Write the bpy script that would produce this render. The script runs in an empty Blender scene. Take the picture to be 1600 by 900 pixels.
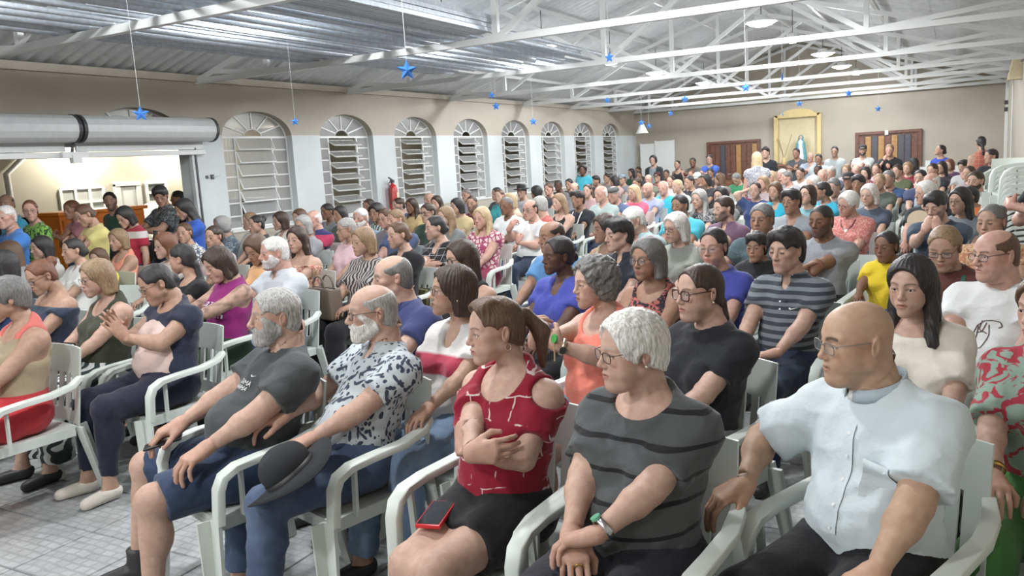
import bpy, bmesh, math, random
import numpy as np
from mathutils import Vector, Matrix

SC = bpy.context.scene
COL = SC.collection

# ---------------------------------------------------------------- camera
CAM_H = 1.74
FPX, YAW, PITCH, ROLL = 1281.2, .4987, .1522, -.0595
_f = np.array([-math.sin(YAW) * math.cos(PITCH), math.cos(YAW) * math.cos(PITCH), -math.sin(PITCH)])
_r0 = np.array([math.cos(YAW), math.sin(YAW), 0.0])
_u0 = np.cross(_r0, _f)
CR = math.cos(ROLL) * _r0 + math.sin(ROLL) * _u0
CU = -math.sin(ROLL) * _r0 + math.cos(ROLL) * _u0
cam = bpy.data.objects.new('camera', bpy.data.cameras.new('camera'))
COL.objects.link(cam)
M3 = np.stack([CR, CU, -_f], 1)
cam.matrix_world = Matrix.Translation((0, 0, CAM_H)) @ Matrix(M3.tolist()).to_4x4()
cam.data.sensor_width = 36
cam.data.lens = FPX / 1600 * 36
cam.data.clip_start = .05
SC.camera = cam


def ray(px, py):
    """direction of a pixel of the 1600 x 900 photograph, one metre deep"""
    return _f + CR * (px - 800) / FPX + CU * (450 - py) / FPX


def at_depth(px, py, d):
    return ray(px, py) * d + np.array([0, 0, CAM_H])


def at_plane(px, py, axis, v):
    r = ray(px, py)
    o = np.array([0, 0, CAM_H])
    return o + r * (v - o[axis]) / r[axis]


# ---------------------------------------------------------------- world, exposure
W = bpy.data.worlds.new('night')
SC.world = W
W.use_nodes = True
W.node_tree.nodes['Background'].inputs[0].default_value = (.012, .014, .022, 1)
W.node_tree.nodes['Background'].inputs[1].default_value = 1.0
SC.view_settings.view_transform = 'Standard'
SC.view_settings.look = 'None'
SC.view_settings.gamma = 1.0
SC.view_settings.use_curve_mapping = False
SC.view_settings.exposure = 0.95
LAMP_W = 112.0          # watts of one hall lamp
# hall lamps: (x, y) under the roof, two rows; the rows go on behind the camera
LAMPS = [(-5.5, 11.5), (-5.5, 14.3), (-5.6, 17.2), (-5.6, 21.0), (-2.37, 11.9), (-2.34, 14.2), (-2.25, 17.0), (-2.28, 20.2), (-2.2, 22.4),
         (-5.5, 8.75), (-2.37, 9.1), (-5.5, 5.75), (-2.37, 6.1), (-5.5, 2.75), (-2.37, 3.1), (-5.5, -.3), (-2.37, -.2), (-5.5, -3.0), (-2.37, -3.0)]
LAMP_Z = 3.42
SC.cycles.use_adaptive_sampling = True
SC.cycles.use_denoising = True
SC.cycles.max_bounces = 6
SC.cycles.diffuse_bounces = 4
SC.cycles.glossy_bounces = 3
SC.cycles.transparent_max_bounces = 8
SC.cycles.sample_clamp_indirect = 4.0
# ---------------------------------------------------------------- shape engine
F32 = np.float32


def vec(*a):
    return np.array(a, dtype=np.float64)


def unit(v):
    v = np.asarray(v, float)
    return v / (np.linalg.norm(v) + 1e-12)


def rotx(a):
    c, s = math.cos(a), math.sin(a)
    return np.array([[1, 0, 0], [0, c, -s], [0, s, c]])


def roty(a):
    c, s = math.cos(a), math.sin(a)
    return np.array([[c, 0, s], [0, 1, 0], [-s, 0, c]])


def rotz(a):
    c, s = math.cos(a), math.sin(a)
    return np.array([[c, -s, 0], [s, c, 0], [0, 0, 1]])


class Cone:
    """round cone from a to b; optional flat ends"""
    def __init__(self, a, b, ra, rb, k=0.03, tag='', cut=0):
        self.a, self.b, self.ra, self.rb, self.k, self.tag, self.cut = vec(*a), vec(*b), ra, rb, k, tag, cut

    def box(self):
        m = max(self.ra, self.rb)
        return np.minimum(self.a, self.b) - m, np.maximum(self.a, self.b) + m

    def d(self, x, y, z, o=0.0):
        ax, ay, az = (F32(v) for v in self.a)
        bx, by, bz = (F32(v) for v in (self.b - self.a))
        L2 = F32(max(float(bx * bx + by * by + bz * bz), 1e-9))
        px, py, pz = x - ax, y - ay, z - az
        t0 = (px * bx + py * by + pz * bz) / L2
        t = np.clip(t0, 0, 1)
        r = F32(self.ra + o) + F32(self.rb - self.ra) * t
        q = np.sqrt((px - t * bx) ** 2 + (py - t * by) ** 2 + (pz - t * bz) ** 2) - r
        if self.cut:
            q = np.maximum(q, (t0 - F32(1)) * F32(math.sqrt(float(L2))))
        return q


class Ell:
    def __init__(self, c, r, R=None, k=0.03, tag=''):
        self.c, self.r, self.R, self.k, self.tag = vec(*c), vec(*r), R, k, tag

    def box(self):
        m = self.r.max() if self.R is not None else self.r
        return self.c - m, self.c + m

    def d(self, x, y, z, o=0.0):
        px, py, pz = x - F32(self.c[0]), y - F32(self.c[1]), z - F32(self.c[2])
        if self.R is not None:
            M = self.R.T.astype(F32)
            px, py, pz = (M[0, 0] * px + M[0, 1] * py + M[0, 2] * pz, M[1, 0] * px + M[1, 1] * py + M[1, 2] * pz,
                          M[2, 0] * px + M[2, 1] * py + M[2, 2] * pz)
        rx, ry, rz = (F32(v + o) for v in self.r)
        px, py, pz = px / rx, py / ry, pz / rz
        k0 = np.sqrt(px * px + py * py + pz * pz)
        k1 = np.sqrt((px / rx) ** 2 + (py / ry) ** 2 + (pz / rz) ** 2) + F32(1e-6)
        return k0 * (k0 - 1) / k1


def smin(a, b, k):
    if k <= 0:
        return np.minimum(a, b)
    h = np.maximum(F32(k) - np.abs(a - b), 0) / F32(k)
    return np.minimum(a, b) - h * h * F32(k * .25)


class Field:
    def __init__(self, lo, hi, h):
        lo = np.asarray(lo, float) - 2.6 * h
        n = np.maximum(np.ceil((np.asarray(hi, float) + 2.6 * h - lo) / h).astype(int) + 1, 4)
        self.lo, self.h, self.n = lo, h, n
        self.ax = [(lo[i] + h * np.arange(n[i])).astype(F32) for i in range(3)]
        self.D = np.full(tuple(n), F32(0.5))

    def sl(self, lo, hi, m):
        s = []
        for i in range(3):
            a = max(int((lo[i] - m - self.lo[i]) / self.h), 0)
            b = min(int((hi[i] + m - self.lo[i]) / self.h) + 2, self.n[i])
            if b <= a:
                return None
            s.append(slice(a, b))
        return tuple(s)

    def xyz(self, s):
        return self.ax[0][s[0]][:, None, None], self.ax[1][s[1]][None, :, None], self.ax[2][s[2]][None, None, :]

    def add(self, p, o=0.0, k=None):
        k = p.k if k is None else k
        lo, hi = p.box()
        s = self.sl(lo, hi, k + 3 * self.h + max(o, 0))
        if s:
            self.D[s] = smin(self.D[s], p.d(*self.xyz(s), o), k)

    def sub(self, p, k=0.0, o=0.0):
        lo, hi = p.box()
        s = self.sl(lo, hi, k + 2 * self.h)
        if s:
            self.D[s] = -smin(-self.D[s], p.d(*self.xyz(s), o), k)

    def keep(self, fn):
        """intersect with a half space style function"""
        self.D = np.maximum(self.D, fn(*self.xyz((slice(None),) * 3)).astype(F32))

    def shift(self, fn):
        self.D = self.D + fn(*self.xyz((slice(None),) * 3)).astype(F32)

    def mesh(self):
        return surface_net(self.D, self.lo, self.h)


_CO = np.array([[i & 1, (i >> 1) & 1, (i >> 2) & 1] for i in range(8)])
_ED = [(a, b) for a in range(8) for b in range(a + 1, 8) if bin(a ^ b).count('1') == 1]


def surface_net(D, lo, h):
    I = D < 0
    cnt = np.zeros(tuple(s - 1 for s in D.shape), np.int8)
    for c in _CO:
        cnt += I[c[0]:D.shape[0] - 1 + c[0], c[1]:D.shape[1] - 1 + c[1], c[2]:D.shape[2] - 1 + c[2]]
    act = (cnt > 0) & (cnt < 8)
    ijk = np.argwhere(act)
    if not len(ijk):
        return np.zeros((0, 3)), np.zeros((0, 4), np.int32)
    V = np.stack([D[ijk[:, 0] + c[0], ijk[:, 1] + c[1], ijk[:, 2] + c[2]] for c in _CO], 1)
    acc = np.zeros((len(ijk), 3))
    w = np.zeros(len(ijk))
    for a, b in _ED:
        va, vb = V[:, a], V[:, b]
        m = (va < 0) != (vb < 0)
        t = np.where(m, va / np.where(m, va - vb, 1), 0)
        acc += m[:, None] * (_CO[a] + t[:, None] * (_CO[b] - _CO[a]))
        w += m
    P = lo + h * (ijk + acc / w[:, None])
    idx = np.full(act.shape, -1, np.int32)
    idx[act] = np.arange(len(ijk))
    quads = []
    for ax in range(3):
        u, v = (ax + 1) % 3, (ax + 2) % 3
        sa = [slice(None)] * 3
        sb = [slice(None)] * 3
        sa[ax], sb[ax] = slice(0, -1), slice(1, None)
        A, B = I[tuple(sa)], I[tuple(sb)]
        e = np.argwhere(A != B)
        e = e[(e[:, u] > 0) & (e[:, v] > 0) & (e[:, u] < D.shape[u] - 1) & (e[:, v] < D.shape[v] - 1)]
        if not len(e):
            continue
        flip = A[e[:, 0], e[:, 1], e[:, 2]]
        q = []
        for du, dv in ((-1, -1), (0, -1), (0, 0), (-1, 0)):
            c = e.copy()
            c[:, u] += du
            c[:, v] += dv
            q.append(idx[c[:, 0], c[:, 1], c[:, 2]])
        q = np.stack(q, 1)
        q[~flip] = q[~flip][:, ::-1]
        quads.append(q)
    Q = np.concatenate(quads)
    return P, Q[(Q >= 0).all(1)]


def smooth_mesh(P, Q, it=1, f=0.5):
    n = len(P)
    for _ in range(it):
        acc = np.zeros((n, 3))
        c = np.zeros(n)
        for k in range(4):
            a, b = Q[:, k], Q[:, (k + 1) % 4]
            for s, t in ((a, b), (b, a)):
                c += np.bincount(s, minlength=n)
                for j in range(3):
                    acc[:, j] += np.bincount(s, P[t, j], minlength=n)
        m = c > 0
        P = P.copy()
        P[m] += f * (acc[m] / c[m][:, None] - P[m])
    return P


def net_mesh(name, P, faces, smooth=True, col=None):
    """faces: list of arrays (n,4) / (n,3)"""
    me = bpy.data.meshes.new(name)
    fs = [np.asarray(f, np.int32) for f in faces if len(f)]
    loops = np.concatenate([f.ravel() for f in fs]) if fs else np.zeros(0, np.int32)
    tot = np.concatenate([np.full(len(f), f.shape[1]) for f in fs]) if fs else np.zeros(0, int)
    me.vertices.add(len(P))
    me.vertices.foreach_set('co', np.ascontiguousarray(P, dtype=F32).ravel())
    me.loops.add(len(loops))
    me.loops.foreach_set('vertex_index', loops)
    me.polygons.add(len(tot))
    st = np.concatenate([[0], np.cumsum(tot)[:-1]]).astype(np.int32)
    me.polygons.foreach_set('loop_start', st)
    me.update(calc_edges=True)
    me.polygons.foreach_set('use_smooth', np.full(len(tot), smooth))
    if col is not None:
        at = me.color_attributes.new('Col', 'FLOAT_COLOR', 'POINT')
        c = np.ones((len(P), 4), F32)
        c[:, :3] = col
        at.data.foreach_set('color', c.ravel())
    return me


def compact(P, Q, keep, extra=None):
    """keep faces; drop loose vertices"""
    Q = Q[keep]
    used = np.zeros(len(P), bool)
    used[Q.ravel()] = True
    re = np.cumsum(used) - 1
    r = (P[used], re[Q])
    return r if extra is None else r + (extra[used],)


def boundary(Q):
    e = np.concatenate([np.stack([Q[:, k], Q[:, (k + 1) % 4]], 1) for k in range(4)])
    key = np.sort(e, 1)
    key = key[:, 0].astype(np.int64) * 4000000 + key[:, 1]
    u, inv, c = np.unique(key, return_inverse=True, return_counts=True)
    b = e[c[inv] == 1]
    return np.unique(b.ravel())


def zipper(P, ia, ib, axis, ca, cb):
    """triangles joining two rings of vertices around an axis"""
    axis = unit(axis)
    t = unit(np.cross(axis, [0.31, 0.87, 0.13]))
    s = np.cross(axis, t)
    ang = lambda i, c: np.arctan2((P[i] - c) @ s, (P[i] - c) @ t)
    A, B = ang(ia, ca), ang(ib, cb)
    ia, ib = ia[np.argsort(A)], ib[np.argsort(B)]
    A, B = np.sort(A), np.sort(B)
    tris = []
    i = j = 0
    na, nb = len(ia), len(ib)
    if na < 3 or nb < 3:
        return np.zeros((0, 3), np.int32)
    while i < na or j < nb:
        a1 = A[i + 1] if i + 1 < na else (A[0] + 2 * math.pi if i < na else 1e9)
        b1 = B[j + 1] if j + 1 < nb else (B[0] + 2 * math.pi if j < nb else 1e9)
        if (a1 <= b1 and i < na) or j >= nb:
            tris.append((ia[i % na], ia[(i + 1) % na], ib[j % nb]))
            i += 1
        else:
            tris.append((ia[i % na], ib[(j + 1) % nb], ib[j % nb]))
            j += 1
    return np.array(tris, np.int32)


# ---------------------------------------------------------------- objects and simple solids
def link(o):
    COL.objects.link(o)
    return o


def obj(name, me, mat=None, parent=None):
    o = link(bpy.data.objects.new(name, me))
    if mat is not None and me is not None:
        if len(me.materials) == 0:
            me.materials.append(mat)
        elif me.materials[0] is not mat:
            o.material_slots[0].link = 'OBJECT'
            o.material_slots[0].material = mat
    if parent is not None:
        o.parent = parent
    return o


def tag(o, label, cat, group=None, kind=None):
    if label:
        o['label'] = label
    if cat:
        o['category'] = cat
    if group:
        o['group'] = group
    if kind:
        o['kind'] = kind
    return o


def empty(name, loc=(0, 0, 0), rz=0.0):
    o = link(bpy.data.objects.new(name, None))
    o.location = loc
    o.rotation_euler = (0, 0, rz)
    o.empty_display_size = .1
    return o


class MB:
    """collects simple solids into one mesh"""
    def __init__(self):
        self.v, self.f = [], []

    def box(self, lo, hi, M=None):
        n = len(self.v)
        c = [vec(*( (lo, hi)[(i >> j) & 1][j] for j in range(3))) for i in range(8)]
        if M is not None:
            c = [M @ p for p in c]
        self.v += [tuple(p) for p in c]
        self.f += [tuple(n + k for k in q) for q in ((0, 2, 3, 1), (4, 5, 7, 6), (0, 1, 5, 4), (2, 6, 7, 3), (0, 4, 6, 2), (1, 3, 7, 5))]
        return self

    def bar(self, a, b, w, d=None, up=(0, 0, 1)):
        a, b = vec(*a), vec(*b)
        d = w if d is None else d
        z = unit(b - a)
        x = np.cross(up, z)
        if np.linalg.norm(x) < 1e-4:
            x = np.cross((1, 0, 0), z)
        x = unit(x)
        y = np.cross(z, x)
        n = len(self.v)
        for p in (a, b):
            for sx, sy in ((-1, -1), (1, -1), (1, 1), (-1, 1)):
                self.v.append(tuple(p + x * sx * w / 2 + y * sy * d / 2))
        self.f += [tuple(n + k for k in q) for q in ((3, 2, 1, 0), (4, 5, 6, 7), (0, 1, 5, 4), (1, 2, 6, 5), (2, 3, 7, 6), (3, 0, 4, 7))]
        return self

    def tube(self, pts, r, n=8, closed=False, caps=True):
        pts = [vec(*p) for p in pts]
        m = len(pts)
        rr = r if hasattr(r, '__len__') else [r] * m
        base = len(self.v)
        prev = None
        for i, p in enumerate(pts):
            if closed:
                t = unit(pts[(i + 1) % m] - pts[i - 1])
            else:
                t = unit(pts[min(i + 1, m - 1)] - pts[max(i - 1, 0)])
            if prev is None:
                x = np.cross(t, (0, 0, 1))
                if np.linalg.norm(x) < 1e-3:
                    x = np.cross(t, (1, 0, 0))
            else:
                x = prev - t * (prev @ t)
            x = unit(x)
            prev = x
            y = np.cross(t, x)
            for k in range(n):
                a = 2 * math.pi * k / n
                self.v.append(tuple(p + rr[i] * (math.cos(a) * x + math.sin(a) * y)))
        for i in range(m if closed else m - 1):
            for k in range(n):
                a, b = base + i * n, base + ((i + 1) % m) * n
                self.f.append((a + k, a + (k + 1) % n, b + (k + 1) % n, b + k))
        if caps and not closed:
            self.f.append(tuple(base + k for k in range(n - 1, -1, -1)))
            self.f.append(tuple(base + (m - 1) * n + k for k in range(n)))
        return self

    def sweep(self, pts, prof, ups=None, scale=None):
        """sweep a closed 2D profile (side, up) along points"""
        pts = [vec(*p) for p in pts]
        m, n = len(pts), len(prof)
        base = len(self.v)
        for i, p in enumerate(pts):
            t = unit(pts[min(i + 1, m - 1)] - pts[max(i - 1, 0)])
            s = unit(ups[i] if ups else (1, 0, 0))
            u = unit(np.cross(t, s))
            s = np.cross(u, t)
            sc = scale[i] if scale else (1, 1)
            for a, b in prof:
                self.v.append(tuple(p + s * a * sc[0] + u * b * sc[1]))
        for i in range(m - 1):
            for k in range(n):
                a, b = base + i * n, base + (i + 1) * n
                self.f.append((a + k, a + (k + 1) % n, b + (k + 1) % n, b + k))
        self.f.append(tuple(base + k for k in range(n - 1, -1, -1)))
        self.f.append(tuple(base + (m - 1) * n + k for k in range(n)))
        return self

    def lathe(self, prof, n=16, c=(0, 0, 0), axis=2, cap=True):
        base = len(self.v)
        for r, z in prof:
            for k in range(n):
                a = 2 * math.pi * k / n
                q = [r * math.cos(a), r * math.sin(a), z]
                q = q[-axis - 1:] + q[:-axis - 1] if axis != 2 else q
                self.v.append((q[0] + c[0], q[1] + c[1], q[2] + c[2]))
        for i in range(len(prof) - 1):
            for k in range(n):
                a, b = base + i * n, base + (i + 1) * n
                self.f.append((a + k, a + (k + 1) % n, b + (k + 1) % n, b + k))
        if cap:
            self.f.append(tuple(base + k for k in range(n - 1, -1, -1)))
            self.f.append(tuple(base + (len(prof) - 1) * n + k for k in range(n)))
        return self

    def prism(self, poly, z0, z1, M=None):
        """extrude polygon in local xy, M maps to space"""
        n, base = len(poly), len(self.v)
        for z in (z0, z1):
            for x, y in poly:
                p = vec(x, y, z)
                self.v.append(tuple(M[0] @ p + M[1] if M is not None else p))
        self.f.append(tuple(base + k for k in range(n - 1, -1, -1)))
        self.f.append(tuple(base + n + k for k in range(n)))
        for k in range(n):
            self.f.append((base + k, base + (k + 1) % n, base + n + (k + 1) % n, base + n + k))
        return self

    def mesh(self, name, smooth=False, bevel=0.0, seg=2):
        me = bpy.data.meshes.new(name)
        me.from_pydata(self.v, [], self.f)
        if bevel > 0:
            bm = bmesh.new()
            bm.from_mesh(me)
            bmesh.ops.remove_doubles(bm, verts=bm.verts, dist=1e-5)
            es = [e for e in bm.edges if len(e.link_faces) == 2 and e.calc_face_angle(0) > 0.6]
            bmesh.ops.bevel(bm, geom=es, offset=bevel, segments=seg, profile=.6, affect='EDGES', clamp_overlap=True)
            bm.to_mesh(me)
            bm.free()
        if smooth:
            me.polygons.foreach_set('use_smooth', [True] * len(me.polygons))
            if smooth != 'all':
                me.set_sharp_from_angle(angle=0.9)
        me.update()
        return me

    def build(self, name, mat, parent=None, smooth=False, bevel=0.0, seg=2):
        return obj(name, self.mesh(name, smooth, bevel, seg), mat, parent)
# ---------------------------------------------------------------- materials
MATS = {}


def nodes(name):
    m = bpy.data.materials.new(name)
    m.use_nodes = True
    nt = m.node_tree
    b = nt.nodes['Principled BSDF']
    return m, nt, b


def N_(nt, t, **kw):
    n = nt.nodes.new(t)
    for k, v in kw.items():
        if k in n.inputs:
            n.inputs[k].default_value = v
        else:
            setattr(n, k, v)
    return n


def rgba(c):
    return (c[0], c[1], c[2], 1.0)


def plain(name, c, rough=.6, metal=0.0, bump=0.0, scale=60.0, var=0.0, spec=None):
    if name in MATS:
        return MATS[name]
    m, nt, b = nodes(name)
    b.inputs['Base Color'].default_value = rgba(c)
    b.inputs['Roughness'].default_value = rough
    b.inputs['Metallic'].default_value = metal
    if spec is not None:
        b.inputs['Specular IOR Level'].default_value = spec
    if bump or var:
        tc = N_(nt, 'ShaderNodeTexCoord')
        no = N_(nt, 'ShaderNodeTexNoise', Scale=scale, Detail=4.0)
        nt.links.new(tc.outputs['Object'], no.inputs['Vector'])
        if bump:
            bp = N_(nt, 'ShaderNodeBump', Strength=bump, Distance=.01)
            nt.links.new(no.outputs['Fac'], bp.inputs['Height'])
            nt.links.new(bp.outputs['Normal'], b.inputs['Normal'])
        if var:
            r = ramp(nt, [(0.3, tuple(v * (1 - var) for v in c)), (.7, tuple(min(v * (1 + var), 1) for v in c))])
            nt.links.new(no.outputs['Fac'], r.inputs['Fac'])
            nt.links.new(r.outputs['Color'], b.inputs['Base Color'])
    MATS[name] = m
    return m


def ramp(nt, stops, interp='LINEAR'):
    r = nt.nodes.new('ShaderNodeValToRGB')
    r.color_ramp.interpolation = interp
    e = r.color_ramp.elements
    while len(e) < len(stops):
        e.new(.5)
    for k, (p, c) in enumerate(stops):
        e[k].position = p
        e[k].color = rgba(c)
    return r


def skin_material():
    m, nt, b = nodes('skin')
    a = N_(nt, 'ShaderNodeAttribute', attribute_name='Col')
    tc = N_(nt, 'ShaderNodeTexCoord')
    no = N_(nt, 'ShaderNodeTexNoise', Scale=38.0, Detail=3.0)
    nt.links.new(tc.outputs['Object'], no.inputs['Vector'])
    r = ramp(nt, [(.3, (.90, .86, .86)), (.7, (1.06, 1.08, 1.08))])
    nt.links.new(no.outputs['Fac'], r.inputs['Fac'])
    mx = N_(nt, 'ShaderNodeMixRGB', blend_type='MULTIPLY')
    mx.inputs[0].default_value = 1
    nt.links.new(a.outputs['Color'], mx.inputs[1])
    nt.links.new(r.outputs['Color'], mx.inputs[2])
    nt.links.new(mx.outputs[0], b.inputs['Base Color'])
    b.inputs['Roughness'].default_value = .52
    b.inputs['Specular IOR Level'].default_value = .35
    n2 = N_(nt, 'ShaderNodeTexNoise', Scale=420.0, Detail=2.0)
    nt.links.new(tc.outputs['Object'], n2.inputs['Vector'])
    bp = N_(nt, 'ShaderNodeBump', Strength=.12, Distance=.002)
    nt.links.new(n2.outputs['Fac'], bp.inputs['Height'])
    nt.links.new(bp.outputs['Normal'], b.inputs['Normal'])
    return m


def hairmat(c):
    key = 'hair %.3f %.3f %.3f' % tuple(c)
    if key in MATS:
        return MATS[key]
    m, nt, b = nodes(key)
    tc = N_(nt, 'ShaderNodeTexCoord')
    mp = N_(nt, 'ShaderNodeMapping')
    mp.inputs['Scale'].default_value = (1, 1, .18)
    no = N_(nt, 'ShaderNodeTexNoise', Scale=190.0, Detail=3.0)
    nt.links.new(tc.outputs['Object'], mp.inputs['Vector'])
    nt.links.new(mp.outputs['Vector'], no.inputs['Vector'])
    r = ramp(nt, [(.3, tuple(v * .62 for v in c)), (.7, tuple(min(1, v * 1.42) for v in c))])
    nt.links.new(no.outputs['Fac'], r.inputs['Fac'])
    nt.links.new(r.outputs['Color'], b.inputs['Base Color'])
    bp = N_(nt, 'ShaderNodeBump', Strength=.55, Distance=.004)
    nt.links.new(no.outputs['Fac'], bp.inputs['Height'])
    nt.links.new(bp.outputs['Normal'], b.inputs['Normal'])
    b.inputs['Roughness'].default_value = .48
    b.inputs['Specular IOR Level'].default_value = .4
    MATS[key] = m
    return m


def felt(c):
    return plain('felt %.3f %.3f %.3f' % tuple(c), c, .9, 0, .3, 220)


def cloth(c, pat=None, c2=(.8, .8, .8), sc=1.0, c3=None):
    """woven cloth of colour c; pat gives a printed or woven pattern in c2"""
    key = 'cloth %s %s %s %s' % (c, pat, c2, sc)
    if key in MATS:
        return MATS[key]
    m, nt, b = nodes(('cloth ' + (pat or 'plain'))[:40])
    b.inputs['Roughness'].default_value = .85
    b.inputs['Specular IOR Level'].default_value = .2
    b.inputs['Sheen Weight'].default_value = .15
    tc = N_(nt, 'ShaderNodeTexCoord')
    L = nt.links.new
    ob = tc.outputs['Object']

    def mapped(scale, rot=(0, 0, 0)):
        mp = N_(nt, 'ShaderNodeMapping')
        mp.inputs['Scale'].default_value = scale
        mp.inputs['Rotation'].default_value = rot
        L(ob, mp.inputs['Vector'])
        return mp.outputs['Vector']
    fac = None
    if pat == 'stripe':          # horizontal stripes, c2 thin lines on c
        w = N_(nt, 'ShaderNodeTexWave', Scale=sc, Distortion=.25, bands_direction='Z')
        w.inputs['Detail'].default_value = 1
        L(ob, w.inputs['Vector'])
        r = ramp(nt, [(.93, (0, 0, 0)), (.955, (1, 1, 1))])
        L(w.outputs['Fac'], r.inputs['Fac'])
        fac = r.outputs['Color']
    elif pat == 'bands':
        w = N_(nt, 'ShaderNodeTexWave', Scale=sc, Distortion=.15, bands_direction='Z')
        L(ob, w.inputs['Vector'])
        r = ramp(nt, [(.46, (0, 0, 0)), (.54, (1, 1, 1))])
        L(w.outputs['Fac'], r.inputs['Fac'])
        fac = r.outputs['Color']
    elif pat == 'leaf':          # palm leaf print
        prev = None
        for k, rot in enumerate(((0, .65, .2), (.25, -.6, .5), (.1, .12, 1.1), (-.2, 1.2, .3))):
            mp = N_(nt, 'ShaderNodeMapping', vector_type='TEXTURE')
            mp.inputs['Location'].default_value = (.13 * k, .31 * k, .17 * k)
            mp.inputs['Rotation'].default_value = rot
            mp.inputs['Scale'].default_value = (1, 1, 6.5)
            wn = N_(nt, 'ShaderNodeTexNoise', Scale=16.0)
            L(ob, wn.inputs['Vector'])
            ad = N_(nt, 'ShaderNodeVectorMath', operation='MULTIPLY_ADD')
            ad.inputs[1].default_value = (.016,) * 3
            L(wn.outputs['Color'], ad.inputs[0])
            L(ob, ad.inputs[2])
            L(ad.outputs[0], mp.inputs['Vector'])
            vo = N_(nt, 'ShaderNodeTexVoronoi', Scale=42.0 * sc, Randomness=.9)
            L(mp.outputs['Vector'], vo.inputs['Vector'])
            r = ramp(nt, [(.27, (1, 1, 1)), (.31, (0, 0, 0))])
            L(vo.outputs['Distance'], r.inputs['Fac'])
            no = N_(nt, 'ShaderNodeTexNoise', Scale=8.0 * sc, Detail=1.0)
            mo = N_(nt, 'ShaderNodeMapping')
            mo.inputs['Location'].default_value = (k * 1.7, k, 0)
            L(ob, mo.inputs['Vector'])
            L(mo.outputs['Vector'], no.inputs['Vector'])
            r1 = ramp(nt, [(.40, (0, 0, 0)), (.43, (1, 1, 1))])
            L(no.outputs['Fac'], r1.inputs['Fac'])
            mu = N_(nt, 'ShaderNodeMath', operation='MULTIPLY')
            L(r.outputs['Color'], mu.inputs[0])
            L(r1.outputs['Color'], mu.inputs[1])
            if prev is None:
                prev = mu.outputs[0]
            else:
                mxm = N_(nt, 'ShaderNodeMath', operation='MAXIMUM')
                L(prev, mxm.inputs[0])
                L(mu.outputs[0], mxm.inputs[1])
                prev = mxm.outputs[0]
        fac = prev
    elif pat == 'zebra':
        w = N_(nt, 'ShaderNodeTexWave', Scale=12.0 * sc, Distortion=7.0)
        w.inputs['Detail'].default_value = 1
        w.inputs['Detail Scale'].default_value = .8
        L(mapped((.5, .5, 1.3)), w.inputs['Vector'])
        r = ramp(nt, [(.45, (0, 0, 0)), (.55, (1, 1, 1))])
        L(w.outputs['Fac'], r.inputs['Fac'])
        fac = r.outputs['Color']
    elif pat == 'blotch':        # floral and camouflage blotches
        no = N_(nt, 'ShaderNodeTexNoise', Scale=22.0 * sc, Detail=2.0, Distortion=1.5)
        L(ob, no.inputs['Vector'])
        r = ramp(nt, [(.50, (0, 0, 0)), (.54, (1, 1, 1))])
        L(no.outputs['Fac'], r.inputs['Fac'])
        fac = r.outputs['Color']
    elif pat == 'cells':         # big rounded light patches
        vo = N_(nt, 'ShaderNodeTexVoronoi', Scale=16.0 * sc, feature='DISTANCE_TO_EDGE')
        L(ob, vo.inputs['Vector'])
        r = ramp(nt, [(.10, (0, 0, 0)), (.16, (1, 1, 1))])
        L(vo.outputs['Distance'], r.inputs['Fac'])
        fac = r.outputs['Color']
    elif pat == 'dots':
        vo = N_(nt, 'ShaderNodeTexVoronoi', Scale=24.0 * sc)
        L(ob, vo.inputs['Vector'])
        r = ramp(nt, [(.22, (1, 1, 1)), (.30, (0, 0, 0))])
        L(vo.outputs['Distance'], r.inputs['Fac'])
        fac = r.outputs['Color']
    elif pat in ('lines', 'grid'):
        br = N_(nt, 'ShaderNodeTexBrick', Scale=1.0)
        br.offset = .5 if pat == 'lines' else 0
        br.inputs['Color1'].default_value = (0, 0, 0, 1)
        br.inputs['Color2'].default_value = (0, 0, 0, 1)
        br.inputs['Mortar'].default_value = (1, 1, 1, 1)
        br.inputs['Mortar Size'].default_value = .0021 if pat == 'lines' else .002
        br.inputs['Brick Width'].default_value = .085 / sc
        br.inputs['Row Height'].default_value = .07 / sc
        mp = N_(nt, 'ShaderNodeMapping')
        mp.inputs['Rotation'].default_value = (math.pi / 2, 0, 0) if pat == 'grid' else (math.pi / 2, .22, 0)
        wv = N_(nt, 'ShaderNodeTexNoise', Scale=9.0)
        L(ob, wv.inputs['Vector'])
        ad = N_(nt, 'ShaderNodeVectorMath', operation='MULTIPLY_ADD')
        ad.inputs[1].default_value = (.05,) * 3 if pat == 'lines' else (.02,) * 3
        L(wv.outputs['Color'], ad.inputs[0])
        L(ob, ad.inputs[2])
        L(ad.outputs[0], mp.inputs['Vector'])
        L(mp.outputs['Vector'], br.inputs['Vector'])
        fac = br.outputs['Color']
        if pat == 'lines':
            no = N_(nt, 'ShaderNodeTexNoise', Scale=11.0)
            L(ob, no.inputs['Vector'])
            r = ramp(nt, [(.49, (0, 0, 0)), (.52, (1, 1, 1))])
            L(no.outputs['Fac'], r.inputs['Fac'])
            mu = N_(nt, 'ShaderNodeMath', operation='MULTIPLY')
            L(fac, mu.inputs[0])
            L(r.outputs['Color'], mu.inputs[1])
            fac = mu.outputs[0]
    elif pat == 'denim':
        no = N_(nt, 'ShaderNodeTexNoise', Scale=7.0, Detail=3.0)
        L(ob, no.inputs['Vector'])
        r = ramp(nt, [(.40, (0, 0, 0)), (.72, (1, 1, 1))])
        L(no.outputs['Fac'], r.inputs['Fac'])
        fac = r.outputs['Color']
    elif pat == 'chest':         # horizontal colour blocks given by c3: list of (z, colour)
        sp = N_(nt, 'ShaderNodeSeparateXYZ')
        L(ob, sp.inputs[0])
        r = ramp(nt, [(max(0, min(1, zz / 2)), cc) for zz, cc in c3], 'CONSTANT')
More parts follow.
